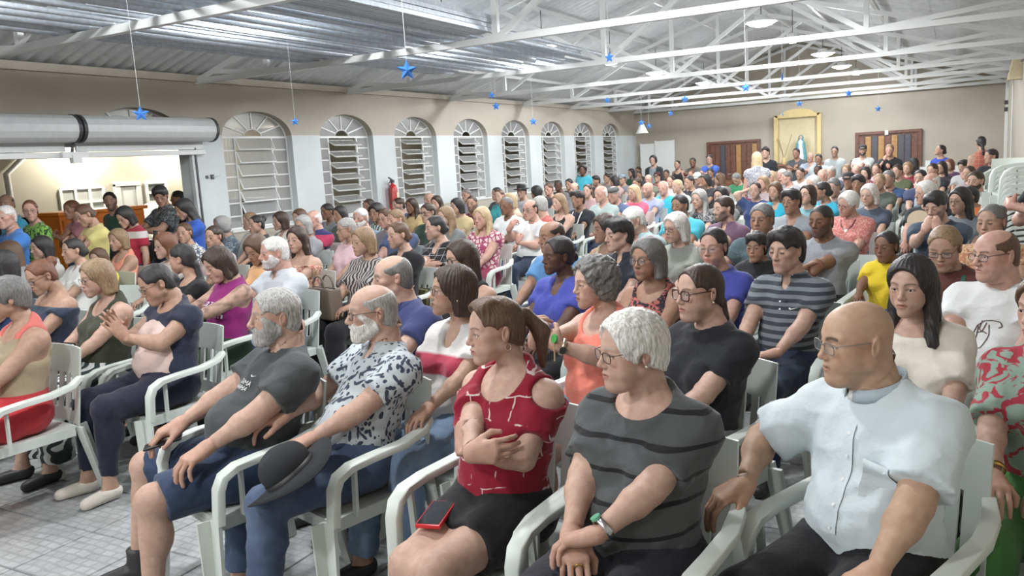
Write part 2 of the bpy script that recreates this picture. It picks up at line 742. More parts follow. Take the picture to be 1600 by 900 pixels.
        dv = N_(nt, 'ShaderNodeMath', operation='DIVIDE')
        dv.inputs[1].default_value = 2
        L(sp.outputs['Z'], dv.inputs[0])
        L(dv.outputs[0], r.inputs['Fac'])
        L(r.outputs['Color'], b.inputs['Base Color'])
    elif pat == 'panel':         # vertical middle panel of c2
        sp = N_(nt, 'ShaderNodeSeparateXYZ')
        L(ob, sp.inputs[0])
        ab = N_(nt, 'ShaderNodeMath', operation='ABSOLUTE')
        L(sp.outputs['X'], ab.inputs[0])
        lt = N_(nt, 'ShaderNodeMath', operation='LESS_THAN')
        lt.inputs[1].default_value = .11 * sc
        L(ab.outputs[0], lt.inputs[0])
        fr = N_(nt, 'ShaderNodeMath', operation='LESS_THAN')
        fr.inputs[1].default_value = .0
        L(sp.outputs['Y'], fr.inputs[0])
        ml = N_(nt, 'ShaderNodeMath', operation='MULTIPLY')
        L(lt.outputs[0], ml.inputs[0])
        L(fr.outputs[0], ml.inputs[1])
        fac = ml.outputs[0]
    if fac is not None:
        mx = N_(nt, 'ShaderNodeMixRGB')
        mx.inputs[1].default_value = rgba(c)
        mx.inputs[2].default_value = rgba(c2)
        L(fac, mx.inputs[0])
        L(mx.outputs[0], b.inputs['Base Color'])
    elif pat != 'chest':
        b.inputs['Base Color'].default_value = rgba(c)
    n2 = N_(nt, 'ShaderNodeTexNoise', Scale=28.0, Detail=5.0)
    L(ob, n2.inputs['Vector'])
    bp = N_(nt, 'ShaderNodeBump', Strength=.35, Distance=.012)
    L(n2.outputs['Fac'], bp.inputs['Height'])
    L(bp.outputs['Normal'], b.inputs['Normal'])
    MATS[key] = m
    return m


def glassy(name, c, alpha, rough=.05):
    """thin clear or tinted pane"""
    if name in MATS:
        return MATS[name]
    m, nt, b = nodes(name)
    b.inputs['Base Color'].default_value = rgba(c)
    b.inputs['Roughness'].default_value = rough
    b.inputs['Alpha'].default_value = alpha
    MATS[name] = m
    return m


def lens_material():
    return glassy('spectacle lens', (.75, .78, .8), .10)
# ---------------------------------------------------------------- the hall
XL, XR, YB, YF, ZE = -8.64, 1.08, 24.38, -4.5, 3.05
RIDX, RIDZ = -3.9, 4.5
TH = .24
WIN_Y0, WIN_S, WIN_W, WZ0, WZ1, WZA = 8.02, 1.944, 1.33, 1.04, 2.30, 2.65
JAMB = 7.49


def paint_material(name, bands):
    """painted plaster: bands = [(z from, colour)], rising; plain paint edges"""
    m, nt, b = nodes(name)
    g = N_(nt, 'ShaderNodeNewGeometry')
    sp = N_(nt, 'ShaderNodeSeparateXYZ')
    nt.links.new(g.outputs['Position'], sp.inputs[0])
    dv = N_(nt, 'ShaderNodeMath', operation='DIVIDE')
    dv.inputs[1].default_value = 6.0
    nt.links.new(sp.outputs['Z'], dv.inputs[0])
    r = ramp(nt, [(max(z / 6.0, 0), c) for z, c in bands], 'CONSTANT')
    nt.links.new(dv.outputs[0], r.inputs['Fac'])
    no = N_(nt, 'ShaderNodeTexNoise', Scale=1.6, Detail=5.0)
    nt.links.new(g.outputs['Position'], no.inputs['Vector'])
    r2 = ramp(nt, [(.3, (.93, .93, .92)), (.7, (1.03, 1.03, 1.03))])
    nt.links.new(no.outputs['Fac'], r2.inputs['Fac'])
    mx = N_(nt, 'ShaderNodeMixRGB', blend_type='MULTIPLY')
    mx.inputs[0].default_value = 1
    nt.links.new(r.outputs['Color'], mx.inputs[1])
    nt.links.new(r2.outputs['Color'], mx.inputs[2])
    nt.links.new(mx.outputs[0], b.inputs['Base Color'])
    b.inputs['Roughness'].default_value = .75
    n2 = N_(nt, 'ShaderNodeTexNoise', Scale=45.0, Detail=4.0)
    nt.links.new(g.outputs['Position'], n2.inputs['Vector'])
    bp = N_(nt, 'ShaderNodeBump', Strength=.12, Distance=.01)
    nt.links.new(n2.outputs['Fac'], bp.inputs['Height'])
    nt.links.new(bp.outputs['Normal'], b.inputs['Normal'])
    return m


BEIGE, WHITE = (.43, .392, .328), (.58, .615, .625)
M_WALL = paint_material('beige plaster with a white band', [(-1, BEIGE), (WZ0 - .01, WHITE), (WZ1, BEIGE)])
M_BEIGE = paint_material('beige plaster', [(-1, BEIGE), (5.9, BEIGE)])
M_ANNEX = paint_material('pale annex plaster', [(-1, (.46, .43, .355)), (5.9, (.46, .43, .355))])
M_WHITE = plain('white enamel paint', (.74, .75, .73), .35, 0, .08, 30)
M_STEEL = plain('white painted steel', (.66, .67, .66), .4, 0, .06, 20)
M_SHUT = plain('pale shutter steel', (.60, .62, .62), .38, 0, .05, 14, .04)
M_DARK = plain('dark steel', (.05, .05, .055), .45)
M_PLAST = plain('white plastic', (.60, .64, .60), .42, 0, .05, 60)
M_GALV = plain('galvanised steel', (.48, .52, .57), .38, .2, .1, 25, .15)
SKIN = skin_material()
LENS = lens_material()


def structure(o):
    o['kind'] = 'structure'
    return o


# floor: square tiles, joints recessed; far ones joined
def tile_material():
    m, nt, b = nodes('glazed floor tile')
    tc = N_(nt, 'ShaderNodeTexCoord')
    g = N_(nt, 'ShaderNodeNewGeometry')
    v = N_(nt, 'ShaderNodeTexBrick', Scale=1.0)
    v.inputs['Color1'].default_value = (.42, .43, .43, 1)
    v.inputs['Color2'].default_value = (.36, .37, .37, 1)
    v.inputs['Mortar'].default_value = (.31, .32, .32, 1)
    v.inputs['Mortar Size'].default_value = .008
    v.inputs['Brick Width'].default_value = .075
    v.inputs['Row Height'].default_value = .05
    v.offset = .35
    no = N_(nt, 'ShaderNodeTexNoise', Scale=7.0, Detail=5.0)
    nt.links.new(g.outputs['Position'], no.inputs['Vector'])
    ad = N_(nt, 'ShaderNodeVectorMath', operation='MULTIPLY_ADD')
    ad.inputs[1].default_value = (.05, .05, .0)
    nt.links.new(no.outputs['Color'], ad.inputs[0])
    nt.links.new(g.outputs['Position'], ad.inputs[2])
    nt.links.new(ad.outputs[0], v.inputs['Vector'])
    r = ramp(nt, [(.3, (.82, .82, .83)), (.7, (1.08, 1.08, 1.08))])
    nt.links.new(no.outputs['Fac'], r.inputs['Fac'])
    mx = N_(nt, 'ShaderNodeMixRGB', blend_type='MULTIPLY')
    mx.inputs[0].default_value = 1
    nt.links.new(v.outputs['Color'], mx.inputs[1])
    nt.links.new(r.outputs['Color'], mx.inputs[2])
    nt.links.new(mx.outputs[0], b.inputs['Base Color'])
    b.inputs['Roughness'].default_value = .28
    return m


M_TILE = tile_material()
fl = MB().box((-14.5, YF, -.12), (XR + .3, YB + .3, -.006))
floor = structure(fl.build('floor', plain('dark grout', (.10, .10, .10), .9)))
TS = .415
tb = MB()
e = TS / 2 - .0035
tb.v = [(-e, -e, -.006), (e, -e, -.006), (e, e, -.006), (-e, e, -.006), (-e + .003, -e + .003, 0), (e - .003, -e + .003, 0), (e - .003, e - .003, 0), (-e + .003, e - .003, 0)]
tb.f = [(4, 5, 6, 7), (0, 1, 5, 4), (1, 2, 6, 5), (2, 3, 7, 6), (3, 0, 4, 7)]
tile_me = tb.mesh('tile')
far = MB()
cand = []
for i in range(-35, 5):
    for j in range(-10, 59):
        x, y = i * TS + .1, j * TS + .15
        if not (XL - 5.8 < x < XR and YF < y < YB):
            continue
        d = np.array([x, y, -CAM_H])
        dep = d @ _f
        px, py = (800 + FPX * (d @ CR) / dep, 450 - FPX * (d @ CU) / dep) if dep > .3 else (9e9, 9e9)
        vis = -60 < px < 700 and 560 < py < 960
        cand.append((0 if vis else 1, math.hypot(x, y), x, y))
cand.sort()
for k, (a, b_, x, y) in enumerate(cand):
    if k < 290:
        t = obj('tile', tile_me, M_TILE, floor)
        t.location = (x, y, 0)
    else:
        n = len(far.v)
        far.v += [(vx + x, vy + y, vz) for vx, vy, vz in tb.v]
        far.f += [tuple(n + q for q in ff) for ff in tb.f]
ft = far.build('floor_tiles', M_TILE, floor)
ft['kind'] = 'stuff'

# left wall with the windows and the wide shutter opening
wl = MB()
ya = WIN_Y0 - WIN_S


def wallbox(y0, y1, z0, z1):
    if y1 > y0 and z1 > z0:
        wl.box((XL - TH, y0, z0), (XL, y1, z1))


def arch_piece(y0, y1, top):
    """wall above an elliptical arch from y0 to y1"""
    c, a, bb = (y0 + y1) / 2, (y1 - y0) / 2, WZA - WZ1
    n = 16
    pts = [(c - a * math.cos(math.pi * k / n), WZ1 + bb * math.sin(math.pi * k / n)) for k in range(n + 1)]
    for k in range(n):
        (p0, z0), (p1, z1) = pts[k], pts[k + 1]
        b = len(wl.v)
        for x in (XL, XL - TH):
            wl.v += [(x, p0, z0), (x, p1, z1), (x, p1, top), (x, p0, top)]
        wl.f += [(b + 3, b + 2, b + 1, b), (b + 4, b + 5, b + 6, b + 7), (b, b + 1, b + 5, b + 4), (b + 2, b + 3, b + 7, b + 6)]


wallbox(YF, ya, 2.2, ZE)
arch_piece(ya, ya + WIN_W, ZE)
wallbox(ya, ya + WIN_W, 2.2, WZ1 - .002)
wallbox(ya + WIN_W, JAMB, 2.2, ZE)
wallbox(JAMB, WIN_Y0, 0, ZE)
for i in range(8):
    y = WIN_Y0 + i * WIN_S
    wallbox(y, y + WIN_W, 0, WZ0)
    arch_piece(y, y + WIN_W, ZE)
    wallbox(y + WIN_W, y + WIN_S if i < 7 else YB, 0, ZE)
structure(wl.build('wall_left', M_WALL))
wb = MB().box((XL - TH, YB, 0), (XR + TH, YB + TH, ZE))
wb.prism([(XL - TH, ZE), (XR + TH, ZE), (RIDX, RIDZ + .1)], 0, TH, (np.array([[1, 0, 0], [0, 0, 1], [0, 1, 0]]), vec(0, YB, 0)))
structure(wb.build('wall_back', M_BEIGE))
structure(MB().box((XR, YF, 0), (XR + TH, YB, ZE)).build('wall_right', M_BEIGE))
wf = MB().box((XL - TH, YF - TH, 0), (XR + TH, YF, ZE))
wf.prism([(XL - TH, ZE), (XR + TH, ZE), (RIDX, RIDZ + .1)], 0, TH, (np.array([[1, 0, 0], [0, 0, 1], [0, 1, 0]]), vec(0, YF - TH, 0)))
structure(wf.build('wall_front', M_BEIGE))
structure(MB().box((XL - .01, YF, ZE - .06), (XL + .05, YB, ZE + .02)).build('trim_1', M_BEIGE))

# windows: steel frames, fanlight bars, fixed side panes, tilted louvre panes
M_GLASS = glassy('ribbed window glass', (.42, .43, .43), .58, .20)
_cell = {}


def pane_mesh(w, h):
    k = (round(w, 3), round(h, 3))
    if k not in _cell:
        b = MB()
        n = 10
        for s, xo in ((1, .004), (-1, -.004)):
            pass
        for z in (-h / 2, h / 2):
            for i in range(n + 1):
                b.v.append((.003 * (i % 2), -w / 2 + w * i / n, z))
        b.f = [(i, i + 1, n + 2 + i, n + 1 + i) for i in range(n)]
        _cell[k] = b.mesh('pane')
    return _cell[k]


def fan_pane(a0, a1, r0, r1):
    k = ('fan', round(a0, 3), round(a1, 3))
    if k not in _cell:
        b = MB()
        a, bb = WIN_W / 2, WZA - WZ1
        n = 5
        for i in range(n + 1):
            t = a0 + (a1 - a0) * i / n
            b.v += [(0, -r0 * a * math.cos(t), r0 * bb * 1.25 * math.sin(t)), (0, -r1 * a * math.cos(t), r1 * bb * math.sin(t))]
        b.f = [(2 * i, 2 * i + 1, 2 * i + 3, 2 * i + 2) for i in range(n)]
        _cell[k] = b.mesh('pane')
    return _cell[k]


def window(i, full=True, tilt=30):
    y = WIN_Y0 + (i - 1) * WIN_S
    c = y + WIN_W / 2
    xg = XL - .12
    a, bb = WIN_W / 2, WZA - WZ1
    f = MB()
    t = .026
    pts = [(xg, c - a * math.cos(math.pi * k / 20) * .985, WZ1 + bb * .98 * math.sin(math.pi * k / 20)) for k in range(21)]
    f.tube(pts, t * .55, 5)
    ang = [math.pi * k / 6 for k in range(7)]
    r0 = .26
    f.tube([(xg, c - a * r0 * math.cos(math.pi * k / 10), WZ1 + bb * r0 * 1.25 * math.sin(math.pi * k / 10)) for k in range(11)], t * .5, 5)
    for q in ang[1:-1]:
        f.bar((xg, c - a * r0 * math.cos(q), WZ1 + bb * r0 * 1.25 * math.sin(q)), (xg, c - a * math.cos(q), WZ1 + bb * math.sin(q)), t * .8)
    f.bar((xg, y, WZ1), (xg, y + WIN_W, WZ1), t * 1.2)
    root_f = None
    fr = None
    ys = (y + .01, y + WIN_W * .235, y + WIN_W * .765, y + WIN_W - .01)
    rows = 7
    if full:
        for yy in ys:
            f.bar((xg, yy, WZ0), (xg, yy, WZ1), t)
        f.bar((xg, y, WZ0 + .012), (xg, y + WIN_W, WZ0 + .012), t)
        hz = (WZ1 - WZ0) / rows
        for k in range(1, rows):
            z = WZ0 + hz * k
            f.bar((xg, ys[0], z), (xg, ys[1], z), t * .75)
            f.bar((xg, ys[2], z), (xg, ys[3], z), t * .75)
    o = structure(f.build('window_%d' % i, M_STEEL))
    def pane(me, loc, ry=0):
        p = obj('pane', me, M_GLASS, o)
        p.location = loc
        p.rotation_euler = (0, ry, 0)
        return p
    for k in range(6):
        pane(fan_pane(ang[k] + .01, ang[k + 1] - .01, r0, .97), (xg, c, WZ1))
    if full:
        sw, cw = ys[1] - ys[0] - .02, ys[2] - ys[1] - .03
        for k in range(rows):
            z = WZ0 + hz * (k + .5)
            pane(pane_mesh(sw, hz - .015), (xg, (ys[0] + ys[1]) / 2, z))
            pane(pane_mesh(sw, hz - .015), (xg, (ys[2] + ys[3]) / 2, z))
            if k == 0:
                pane(pane_mesh(cw, hz - .015), (xg, c, z))
            else:
                ph = hz * 1.02
                s = MB()
                for zz in (-ph / 2, ph / 2):
                    s.bar((0, -cw / 2, zz), (0, cw / 2, zz), .016)
                for yy in (-cw / 2, cw / 2):
                    s.bar((0, yy, -ph / 2), (0, yy, ph / 2), .014)
                key = ('sash', round(cw, 3))
                if key not in _cell:
                    _cell[key] = s.mesh('sash')
                so = obj('sash', _cell[key], M_STEEL, o)
                so.location = (xg + .04, c, z)
                so.rotation_euler = (0, math.radians(-tilt), 0)
                p = obj('pane', pane_mesh(cw - .01, ph - .01), M_GLASS, so)
        s = MB().box((XL - TH + .02, y - .0, WZ0 - .03), (XL + .015, y + WIN_W, WZ0 + .001))
        s.build('window_sill', M_WHITE, o)
    return o


window(0, False)
for i in range(1, 9):
    window(i, True, [0, 24, 62, 66, 50, 58, 40, 66, 60][i])

# roof of corrugated sheets, on purlins
ceil = structure(empty('ceiling'))
M_ROOF = plain('fibre cement sheet', (.60, .61, .615), .8, 0, .15, 12, .10)
M_ROOF2 = plain('zinc roof sheet', (.62, .635, .645), .5, .03, .1, 9, .08)


def sheet_mesh(L, w, n=6, amp=.020):
    b = MB()
    m = n * 6
    for s in (0, 1):
        for k in range(m + 1):
            b.v.append((s * L, w * k / m, amp * math.cos(2 * math.pi * n * k / m) + s * .012))
    b.f = [(k, k + 1, m + 2 + k, m + 1 + k) for k in range(m)]
    return b.mesh('roof_sheet', 'all')


for side, xe in ((1, XL - .35), (-1, XR + .35)):
    dx, dz = RIDX - xe, RIDZ - (ZE + (0 if side > 0 else 0))
    z0 = ZE + .07 - .35 * (RIDZ - ZE) / (RIDX - XL) if side > 0 else ZE + .07 - .35 * (RIDZ - ZE) / (XR - RIDX)
    dz = RIDZ + .06 - z0
    L = math.hypot(dx, dz)
    rows = 3
    me = sheet_mesh(L / rows + .12, 1.06)
    a = math.atan2(dz, abs(dx))
    for j in range(28):
        for r in range(rows):
            o = obj('roof_sheet', me, M_ROOF2 if side > 0 else M_ROOF, ceil)
            x, z = xe + dx * r / rows, z0 + dz * r / rows + (0.0 if r == 0 else -.010 + .012 * r)
            y = YF + j * 1.04 + (.0 if side > 0 else 1.06)
            o.location = (x, y, z + r * .004)
            o.rotation_euler = (0, -a, 0) if side > 0 else (0, -a, math.pi)
    for q in range(0, 5):
        t = (q + .35) / 5
        x, z = xe + dx * t, z0 + dz * t - .06
        p = MB().box((x - .025, YF, z - .035), (x + .025, YB, z + .02)).build('purlin', M_STEEL if q else M_BEIGE, ceil)

# steel trusses
TY = [1.6, 4.66, 7.70, 10.70, 13.77, 16.85, 19.48, 22.07, 24.2]
ORD = ['nearest', 'second', 'third', 'fourth', 'fifth', 'sixth', 'seventh', 'eighth', 'last']
ztop = lambda x: ZE + (RIDZ - ZE) * ((x - XL) / (RIDX - XL) if x < RIDX else (XR - x) / (XR - RIDX)) - .06
for ty, nm in zip(TY, ORD):
    t = empty('roof_truss', (0, ty, 3.0))
    tag(t, 'white steel roof truss across the hall, %s one from the camera' % nm if nm != 'last' else 'white steel roof truss close against the beige back wall', 'roof truss', 'white steel roof trusses')
    B = lambda name, a, b, w: MB().bar((a[0], 0, a[1] - 3.0), (b[0], 0, b[1] - 3.0), w, w).build(name, M_STEEL, t)
    B('bottom_chord', (XL, 3.0), (XR, 3.0), .068)
    B('top_chord', (XL, ztop(XL)), (RIDX, ztop(RIDX)), .066)
    B('top_chord', (RIDX, ztop(RIDX)), (XR, ztop(XR)), .066)
    tops = (-8.3, -5.75, -2.6, .55)
    for k, nx in enumerate((-7.4, -4.2, -.94)):
        B('vertical_strut', (nx, 3.0), (nx, ztop(nx)), .058)
        for tx in (tops[k], tops[k + 1]):
            B('diagonal_strut', (nx, 3.0), (tx, ztop(tx)), .056)

# hall lamps
M_LAMP = bpy.data.materials.new('lamp diffuser')
M_LAMP.use_nodes = True
_b = M_LAMP.node_tree.nodes['Principled BSDF']
_b.inputs['Emission Color'].default_value = (.95, .98, 1, 1)
_b.inputs['Emission Strength'].default_value = 30.0
hous = MB().lathe([(.02, .10), (.06, .09), (.075, .03), (.16, .02), (.16, .0), (.02, .002)], 20).mesh('housing', True)
diff = MB().lathe([(.001, -.060), (.06, -.052), (.11, -.030), (.145, .0), (.001, .002)], 20).mesh('diffuser', True)
ROWN = {0: 'left', 1: 'right'}
cnt = {0: 0, 1: 0}
for x, y in sorted(LAMPS, key=lambda p: p[1]):
    row = 0 if x < -3.5 else 1
    zt = ztop(x)
    t = empty('hanging_lamp', (x, y, LAMP_Z))
    place = ('behind the camera' if y < 1 else 'over the front rows' if y < 7 else 'beyond truss %d' % sum(1 for q in TY if q < y))
    tag(t, 'white round lamp in the %s row of lamps, %s lamp from the front wall' % (ROWN[row], ('first', 'second', 'third', 'fourth', 'fifth', 'sixth', 'seventh', 'eighth', 'ninth', 'tenth')[cnt[row]]), 'lamp', 'round hall lamps in two rows')
    cnt[row] += 1
    for nm_, me_, mt_ in (('housing', hous, M_WHITE), ('diffuser', diff, M_LAMP)):
        obj(nm_, me_, mt_, t).scale = (1.35, 1.35, 1.0)
    MB().tube([(0, 0, .09), (0, 0, zt - LAMP_Z)], .006, 6).build('cable', M_DARK, t)
    fade = LAMP_W * (.66 if y < 4 else .85 if y < 7 else .62 if y > 19.5 else 1.0)
    for kind, share in (('SPOT', .86), ('POINT', .17)):      # most light goes down, some of it up
        ld = bpy.data.lights.new('lamp light', kind)
        if kind == 'SPOT':
            ld.spot_size = math.radians(178)
            ld.spot_blend = .12
        ld.energy = fade * share
        ld.color = (.96, .98, 1.0)
        ld.shadow_soft_size = .085
        lo = link(bpy.data.objects.new('lamp_light', ld))
        lo.location = (x, y, LAMP_Z - .13)

# annex behind the shutter opening and the windows
XA = -13.6
structure(MB().box((XA - .2, YF, 0), (XA, YB, 3.4)).build('wall_annex', M_ANNEX))
structure(MB().box((XA, YF - .2, 0), (XL - TH, YF, 3.4)).build('wall_annex_front', M_ANNEX))
structure(MB().box((XA, YB, 0), (XL - TH, YB + .2, 3.4)).build('wall_annex_back', M_ANNEX))
structure(MB().box((XA - .2, YF, 2.75), (XL - TH, YB, 2.85)).build('ceiling_annex', plain('annex slab', (.30, .29, .26), .9)))
for k, (px, py) in enumerate(((118, 256), (268, 256))):
    p = at_plane(px, py, 0, XA)
    t = empty('wall_light', (XA, p[1], 2.62))
    tag(t, 'small wall light at the top of the annex wall, %s one' % ('left' if k == 0 else 'right'), 'lamp', 'annex wall lights')
    MB().box((0, -.14, -.03), (.09, .14, .03)).build('fixture', M_WHITE, t)
    MB().box((.09, -.12, -.022), (.097, .12, .022)).build('diffuser', M_LAMP, t)
    ld = bpy.data.lights.new('annex light', 'POINT')
    ld.energy = 60
    ld.color = (1, .95, .82)
    ld.shadow_soft_size = .08
    lo = link(bpy.data.objects.new('annex_light', ld))
    lo.location = (XA + .45, p[1], 2.5)
for yy in (13.0, 18.5):
    ld = bpy.data.lights.new('annex light', 'POINT')
    ld.energy = 9
    ld.color = (1, .95, .85)
    ld.shadow_soft_size = .1
    lo = link(bpy.data.objects.new('annex_light', ld))
    lo.location = (XA + 1.2, yy, 2.5)


def wall_rect(x0, y0, x1, y1):
    a, b = at_plane(x0, y0, 0, XA), at_plane(x1, y1, 0, XA)
    return a[1], b[1], min(a[2], b[2]), max(a[2], b[2])


ya_, yb_, za_, zb_ = wall_rect(92, 296, 164, 330)
f = MB()
for yy in np.linspace(ya_, yb_, 4):
    f.bar((XA + .02, yy, za_ - .3), (XA + .02, yy, zb_), .05)
for zz in np.linspace(za_ - .3, zb_, 4):
    f.bar((XA + .02, ya_, zz), (XA + .02, yb_, zz), .04)
wa = structure(f.build('window_9', M_WHITE))
for i in range(3):
    for j in range(3):
        y0, y1 = ya_ + (yb_ - ya_) * i / 3 + .03, ya_ + (yb_ - ya_) * (i + 1) / 3 - .03
        z0, z1 = za_ - .3 + (zb_ - za_ + .3) * j / 3 + .02, za_ - .3 + (zb_ - za_ + .3) * (j + 1) / 3 - .02
        MB().box((XA + .005, y0, z0), (XA + .012, y1, z1)).build('pane', plain('frosted pane', (.42, .43, .41), .3), wa)
ya_, yb_, za_, zb_ = wall_rect(180, 288, 214, 300)
dr = structure(MB().box((XA, ya_ + .06, 0), (XA + .04, yb_ - .06, zb_ - .06)).build('door_3', M_WHITE, None, False, .006))
b = MB()
b.bar((XA + .03, ya_, 0), (XA + .03, ya_, zb_), .10, .08)
b.bar((XA + .03, yb_, 0), (XA + .03, yb_, zb_), .10, .08)
b.bar((XA + .03, ya_ - .05, zb_), (XA + .03, yb_ + .05, zb_), .10, .08)
b.build('door_frame', M_WHITE, dr)
MB().tube([(XA + .04, yb_ - .15, 1.0), (XA + .09, yb_ - .15, 1.0), (XA + .09, yb_ - .28, 1.0)], .011, 6).build('door_handle', M_DARK, dr)
ya_, yb_, za_, zb_ = wall_rect(226, 286, 260, 314)
f = MB()
for yy in (ya_, yb_):
    f.bar((XA + .02, yy, za_), (XA + .02, yy, zb_), .06)
for zz in (za_, (za_ + zb_) / 2, zb_):
    f.bar((XA + .02, ya_, zz), (XA + .02, yb_, zz), .05)
wa = structure(f.build('window_10', M_WHITE))
for z0, z1 in ((za_, (za_ + zb_) / 2), ((za_ + zb_) / 2, zb_)):
    MB().box((XA + .004, ya_ + .03, z0 + .03), (XA + .012, yb_ - .03, z1 - .03)).build('pane', plain('dark pane', (.16, .17, .17), .2), wa)
# drain pipe
p0, p1, p2 = at_plane(40, 247, 0, XA + .1), at_plane(10, 272, 0, XA + .1), at_plane(15, 320, 0, XA + .1)
dp = MB().tube([(XA + .1, p0[1], 2.75), (XA + .1, p0[1] - .02, p0[2] + .02), (XA + .1, p1[1], p1[2]), (XA + .1, p1[1] + .02, 0.02)], .05, 10).build('drain_pipe', M_WHITE, None, True)
tag(dp, 'bent white drain pipe on the pale annex wall', 'pipe')

# roller shutter over the opening
def shutter(y0, y1, name, label):
    t = empty('roller_shutter', (XL, (y0 + y1) / 2, 2.1))
    tag(t, label, 'shutter', 'rolled up metal shutters')
    r, zc, xc = .150, .275, .20
    prof = []
    d = MB()
    n = 26
    m = 2
    for y in (y0 - (y0 + y1) / 2, y1 - (y0 + y1) / 2):
        for k in range(n):
            a = 2 * math.pi * k / n
            rr = r * (1.0 if k % 2 else .982)
            d.v.append((xc + rr * math.cos(a), y, zc + rr * math.sin(a)))
    d.f = [(k, (k + 1) % n, n + (k + 1) % n, n + k) for k in range(n)]
    d.build('rolled_curtain', M_SHUT, t)
    for y in (y0, y1):
        yy = y - (y0 + y1) / 2
        q = MB()
        q.lathe([(.03, -.02), (r * 1.03, -.02), (r * 1.03, .02), (.03, .02)], 26)
        q.v = [(xc + a, yy + c, zc + b_) for a, b_, c in q.v]
        q.build('end_ring', M_DARK, t)
    hz = .145
    for k in range(2):
        MB().box((.05, y0 - (y0 + y1) / 2 + .03, k * .07 + .035), (.075 + .006 * k, y1 - (y0 + y1) / 2 - .03, k * .07 + .1)).build('slat', M_SHUT, t, False, .006, 1)
    MB().box((.035, y0 - (y0 + y1) / 2 + .02, -.03), (.10, y1 - (y0 + y1) / 2 - .02, .03)).build('bottom_rail', M_STEEL, t, False, .008)
    return t


ysplit = at_plane(118, 205, 0, XL + .2)[1]
shutter(YF + .1, ysplit - .03, 'a', 'long left roller shutter rolled up above the annex opening')
shutter(ysplit + .03, JAMB + .16, 'b', 'shorter right roller shutter rolled up beside the first window')
p = at_plane(100, 236, 0, XL + .1)
t = empty('shutter_lock', (XL + .12, ysplit, 2.1))
tag(t, 'white latch bracket between the two roller shutters', 'latch')
MB().box((-.03, -.16, -.035), (.04, .16, .03)).build('latch_plate', M_STEEL, t, False, .006)
MB().box((-.02, -.05, -.09), (.05, .06, .0)).build('latch_block', M_STEEL, t, False, .006)
MB().bar((0, -.02, .03), (.02, .02, .22), .03).build('hanger', M_DARK, t)
# guide rail and jamb
structure(MB().box((XL + .0, JAMB - .05, 0), (XL + .06, JAMB + .01, 2.2)).build('trim_2', M_SHUT))
structure(MB().box((XL + .06, JAMB - .012, 0), (XL + .075, JAMB + .012, 2.16)).build('trim_3', M_DARK))
t = empty('wall_socket', (XL, JAMB + .23, 1.78))
tag(t, 'small wall switch on the white pier beside the shutter', 'switch')
MB().box((0, -.05, -.02), (.012, -.01, .02)).build('cover', M_DARK, t, False, .003)
MB().box((0, .03, -.03), (.02, .08, .03)).build('lock_body', M_DARK, t, False, .004)
MB().bar((.02, .05, .0), (.03, .17, .012), .012).build('handle', M_GALV, t)

# back wall: double doors
M_WOOD = plain('dark stained wood', (.13, .050, .028), .45, 0, .2, 14, .35)
M_WOODL = plain('reddish door wood', (.20, .080, .042), .45, 0, .2, 14, .3)


def double_door(n, x0, x1, zt, cols):
    yb = YB - .05
    d = structure(MB().box((x0 + .05, yb, 0), (x1 - .05, yb + .05, zt - .05)).build('door_%d' % n, M_WOOD))
    f = MB()
    f.bar((x0 + .03, yb - .01, 0), (x0 + .03, yb - .01, zt), .07, .09)
    f.bar((x1 - .03, yb - .01, 0), (x1 - .03, yb - .01, zt), .07, .09)
    f.bar((x0, yb - .01, zt - .03), (x1, yb - .01, zt - .03), .09, .07)
    f.build('door_frame', M_WOOD, d)
    w = (x1 - x0 - .14) / len(cols)
    for k, c in enumerate(cols):
        xa = x0 + .07 + w * k
        MB().box((xa + .008, yb - .022, .88 if c != 'w' else .05), (xa + w - .008, yb + .002, zt - .12)).build('panel', {'w': M_WOODL, 'o': plain('amber door panel', (.36, .19, .06), .4, 0, .15, 20, .2), 'b': plain('slate door panel', (.055, .055, .075), .4, 0, .1, 20, .2), 'd': M_WOOD}[c], d, False, .006, 1)
    for k in range(2):
        xa = x0 + .07 + (x1 - x0 - .14) * k / 2
        for z0, z1 in ((.08, .44), (.48, .84)):
            MB().box((xa + .03, yb - .022, z0), (xa + (x1 - x0 - .14) / 2 - .03, yb + .002, z1)).build('panel', M_WOODL, d, False, .01, 1)
    xm = (x0 + x1) / 2
    MB().tube([(xm - .06, yb - .02, 1.02), (xm - .06, yb - .07, 1.02), (xm - .16, yb - .07, 1.02)], .011, 6).build('door_handle', M_GALV, d)
    return d


double_door(1, -6.43, -4.92, 1.97, 'wdbwdodwo'.replace('w', 'd').replace('dd', 'dd'))
double_door(2, -2.38, -.79, 1.97, 'dobodobbd')
MB().box((-1.66, YB - .12, 1.86), (-1.57, YB - .06, 1.99)).build('door_closer', M_PLAST, bpy.data.objects['door_2'], False, .01)

# niche with the statue
NX0, NX1 = -4.52, -3.26
M_CREAM = plain('cream niche paint', (.66, .52, .25), .6, 0, .1, 20, .05)
M_CREAM2 = plain('pale niche back', (.62, .54, .35), .7, 0, .1, 20, .05)
ni = empty('wall_niche', ((NX0 + NX1) / 2, YB, 0))
tag(ni, 'cream arched niche frame on the back wall between the wooden doors', 'niche')
cx = (NX0 + NX1) / 2
hw_ = (NX1 - NX0) / 2
outer = [(-hw_, 1.26), (-hw_, 2.58)] + [(-hw_ * .72 * math.cos(math.pi * k / 12), 2.60 + .13 * math.sin(math.pi * k / 12)) for k in range(13)] + [(hw_, 2.58), (hw_, 1.26)]
PM = (np.array([[1, 0, 0], [0, 0, -1], [0, 1, 0]], float), vec(0, 0, 0))
MB().prism([(-hw_ + .1, 1.26), (-hw_ + .1, 2.5), (hw_ - .1, 2.5), (hw_ - .1, 1.26)], .005, .02, PM).build('niche_back', M_CREAM2, ni)
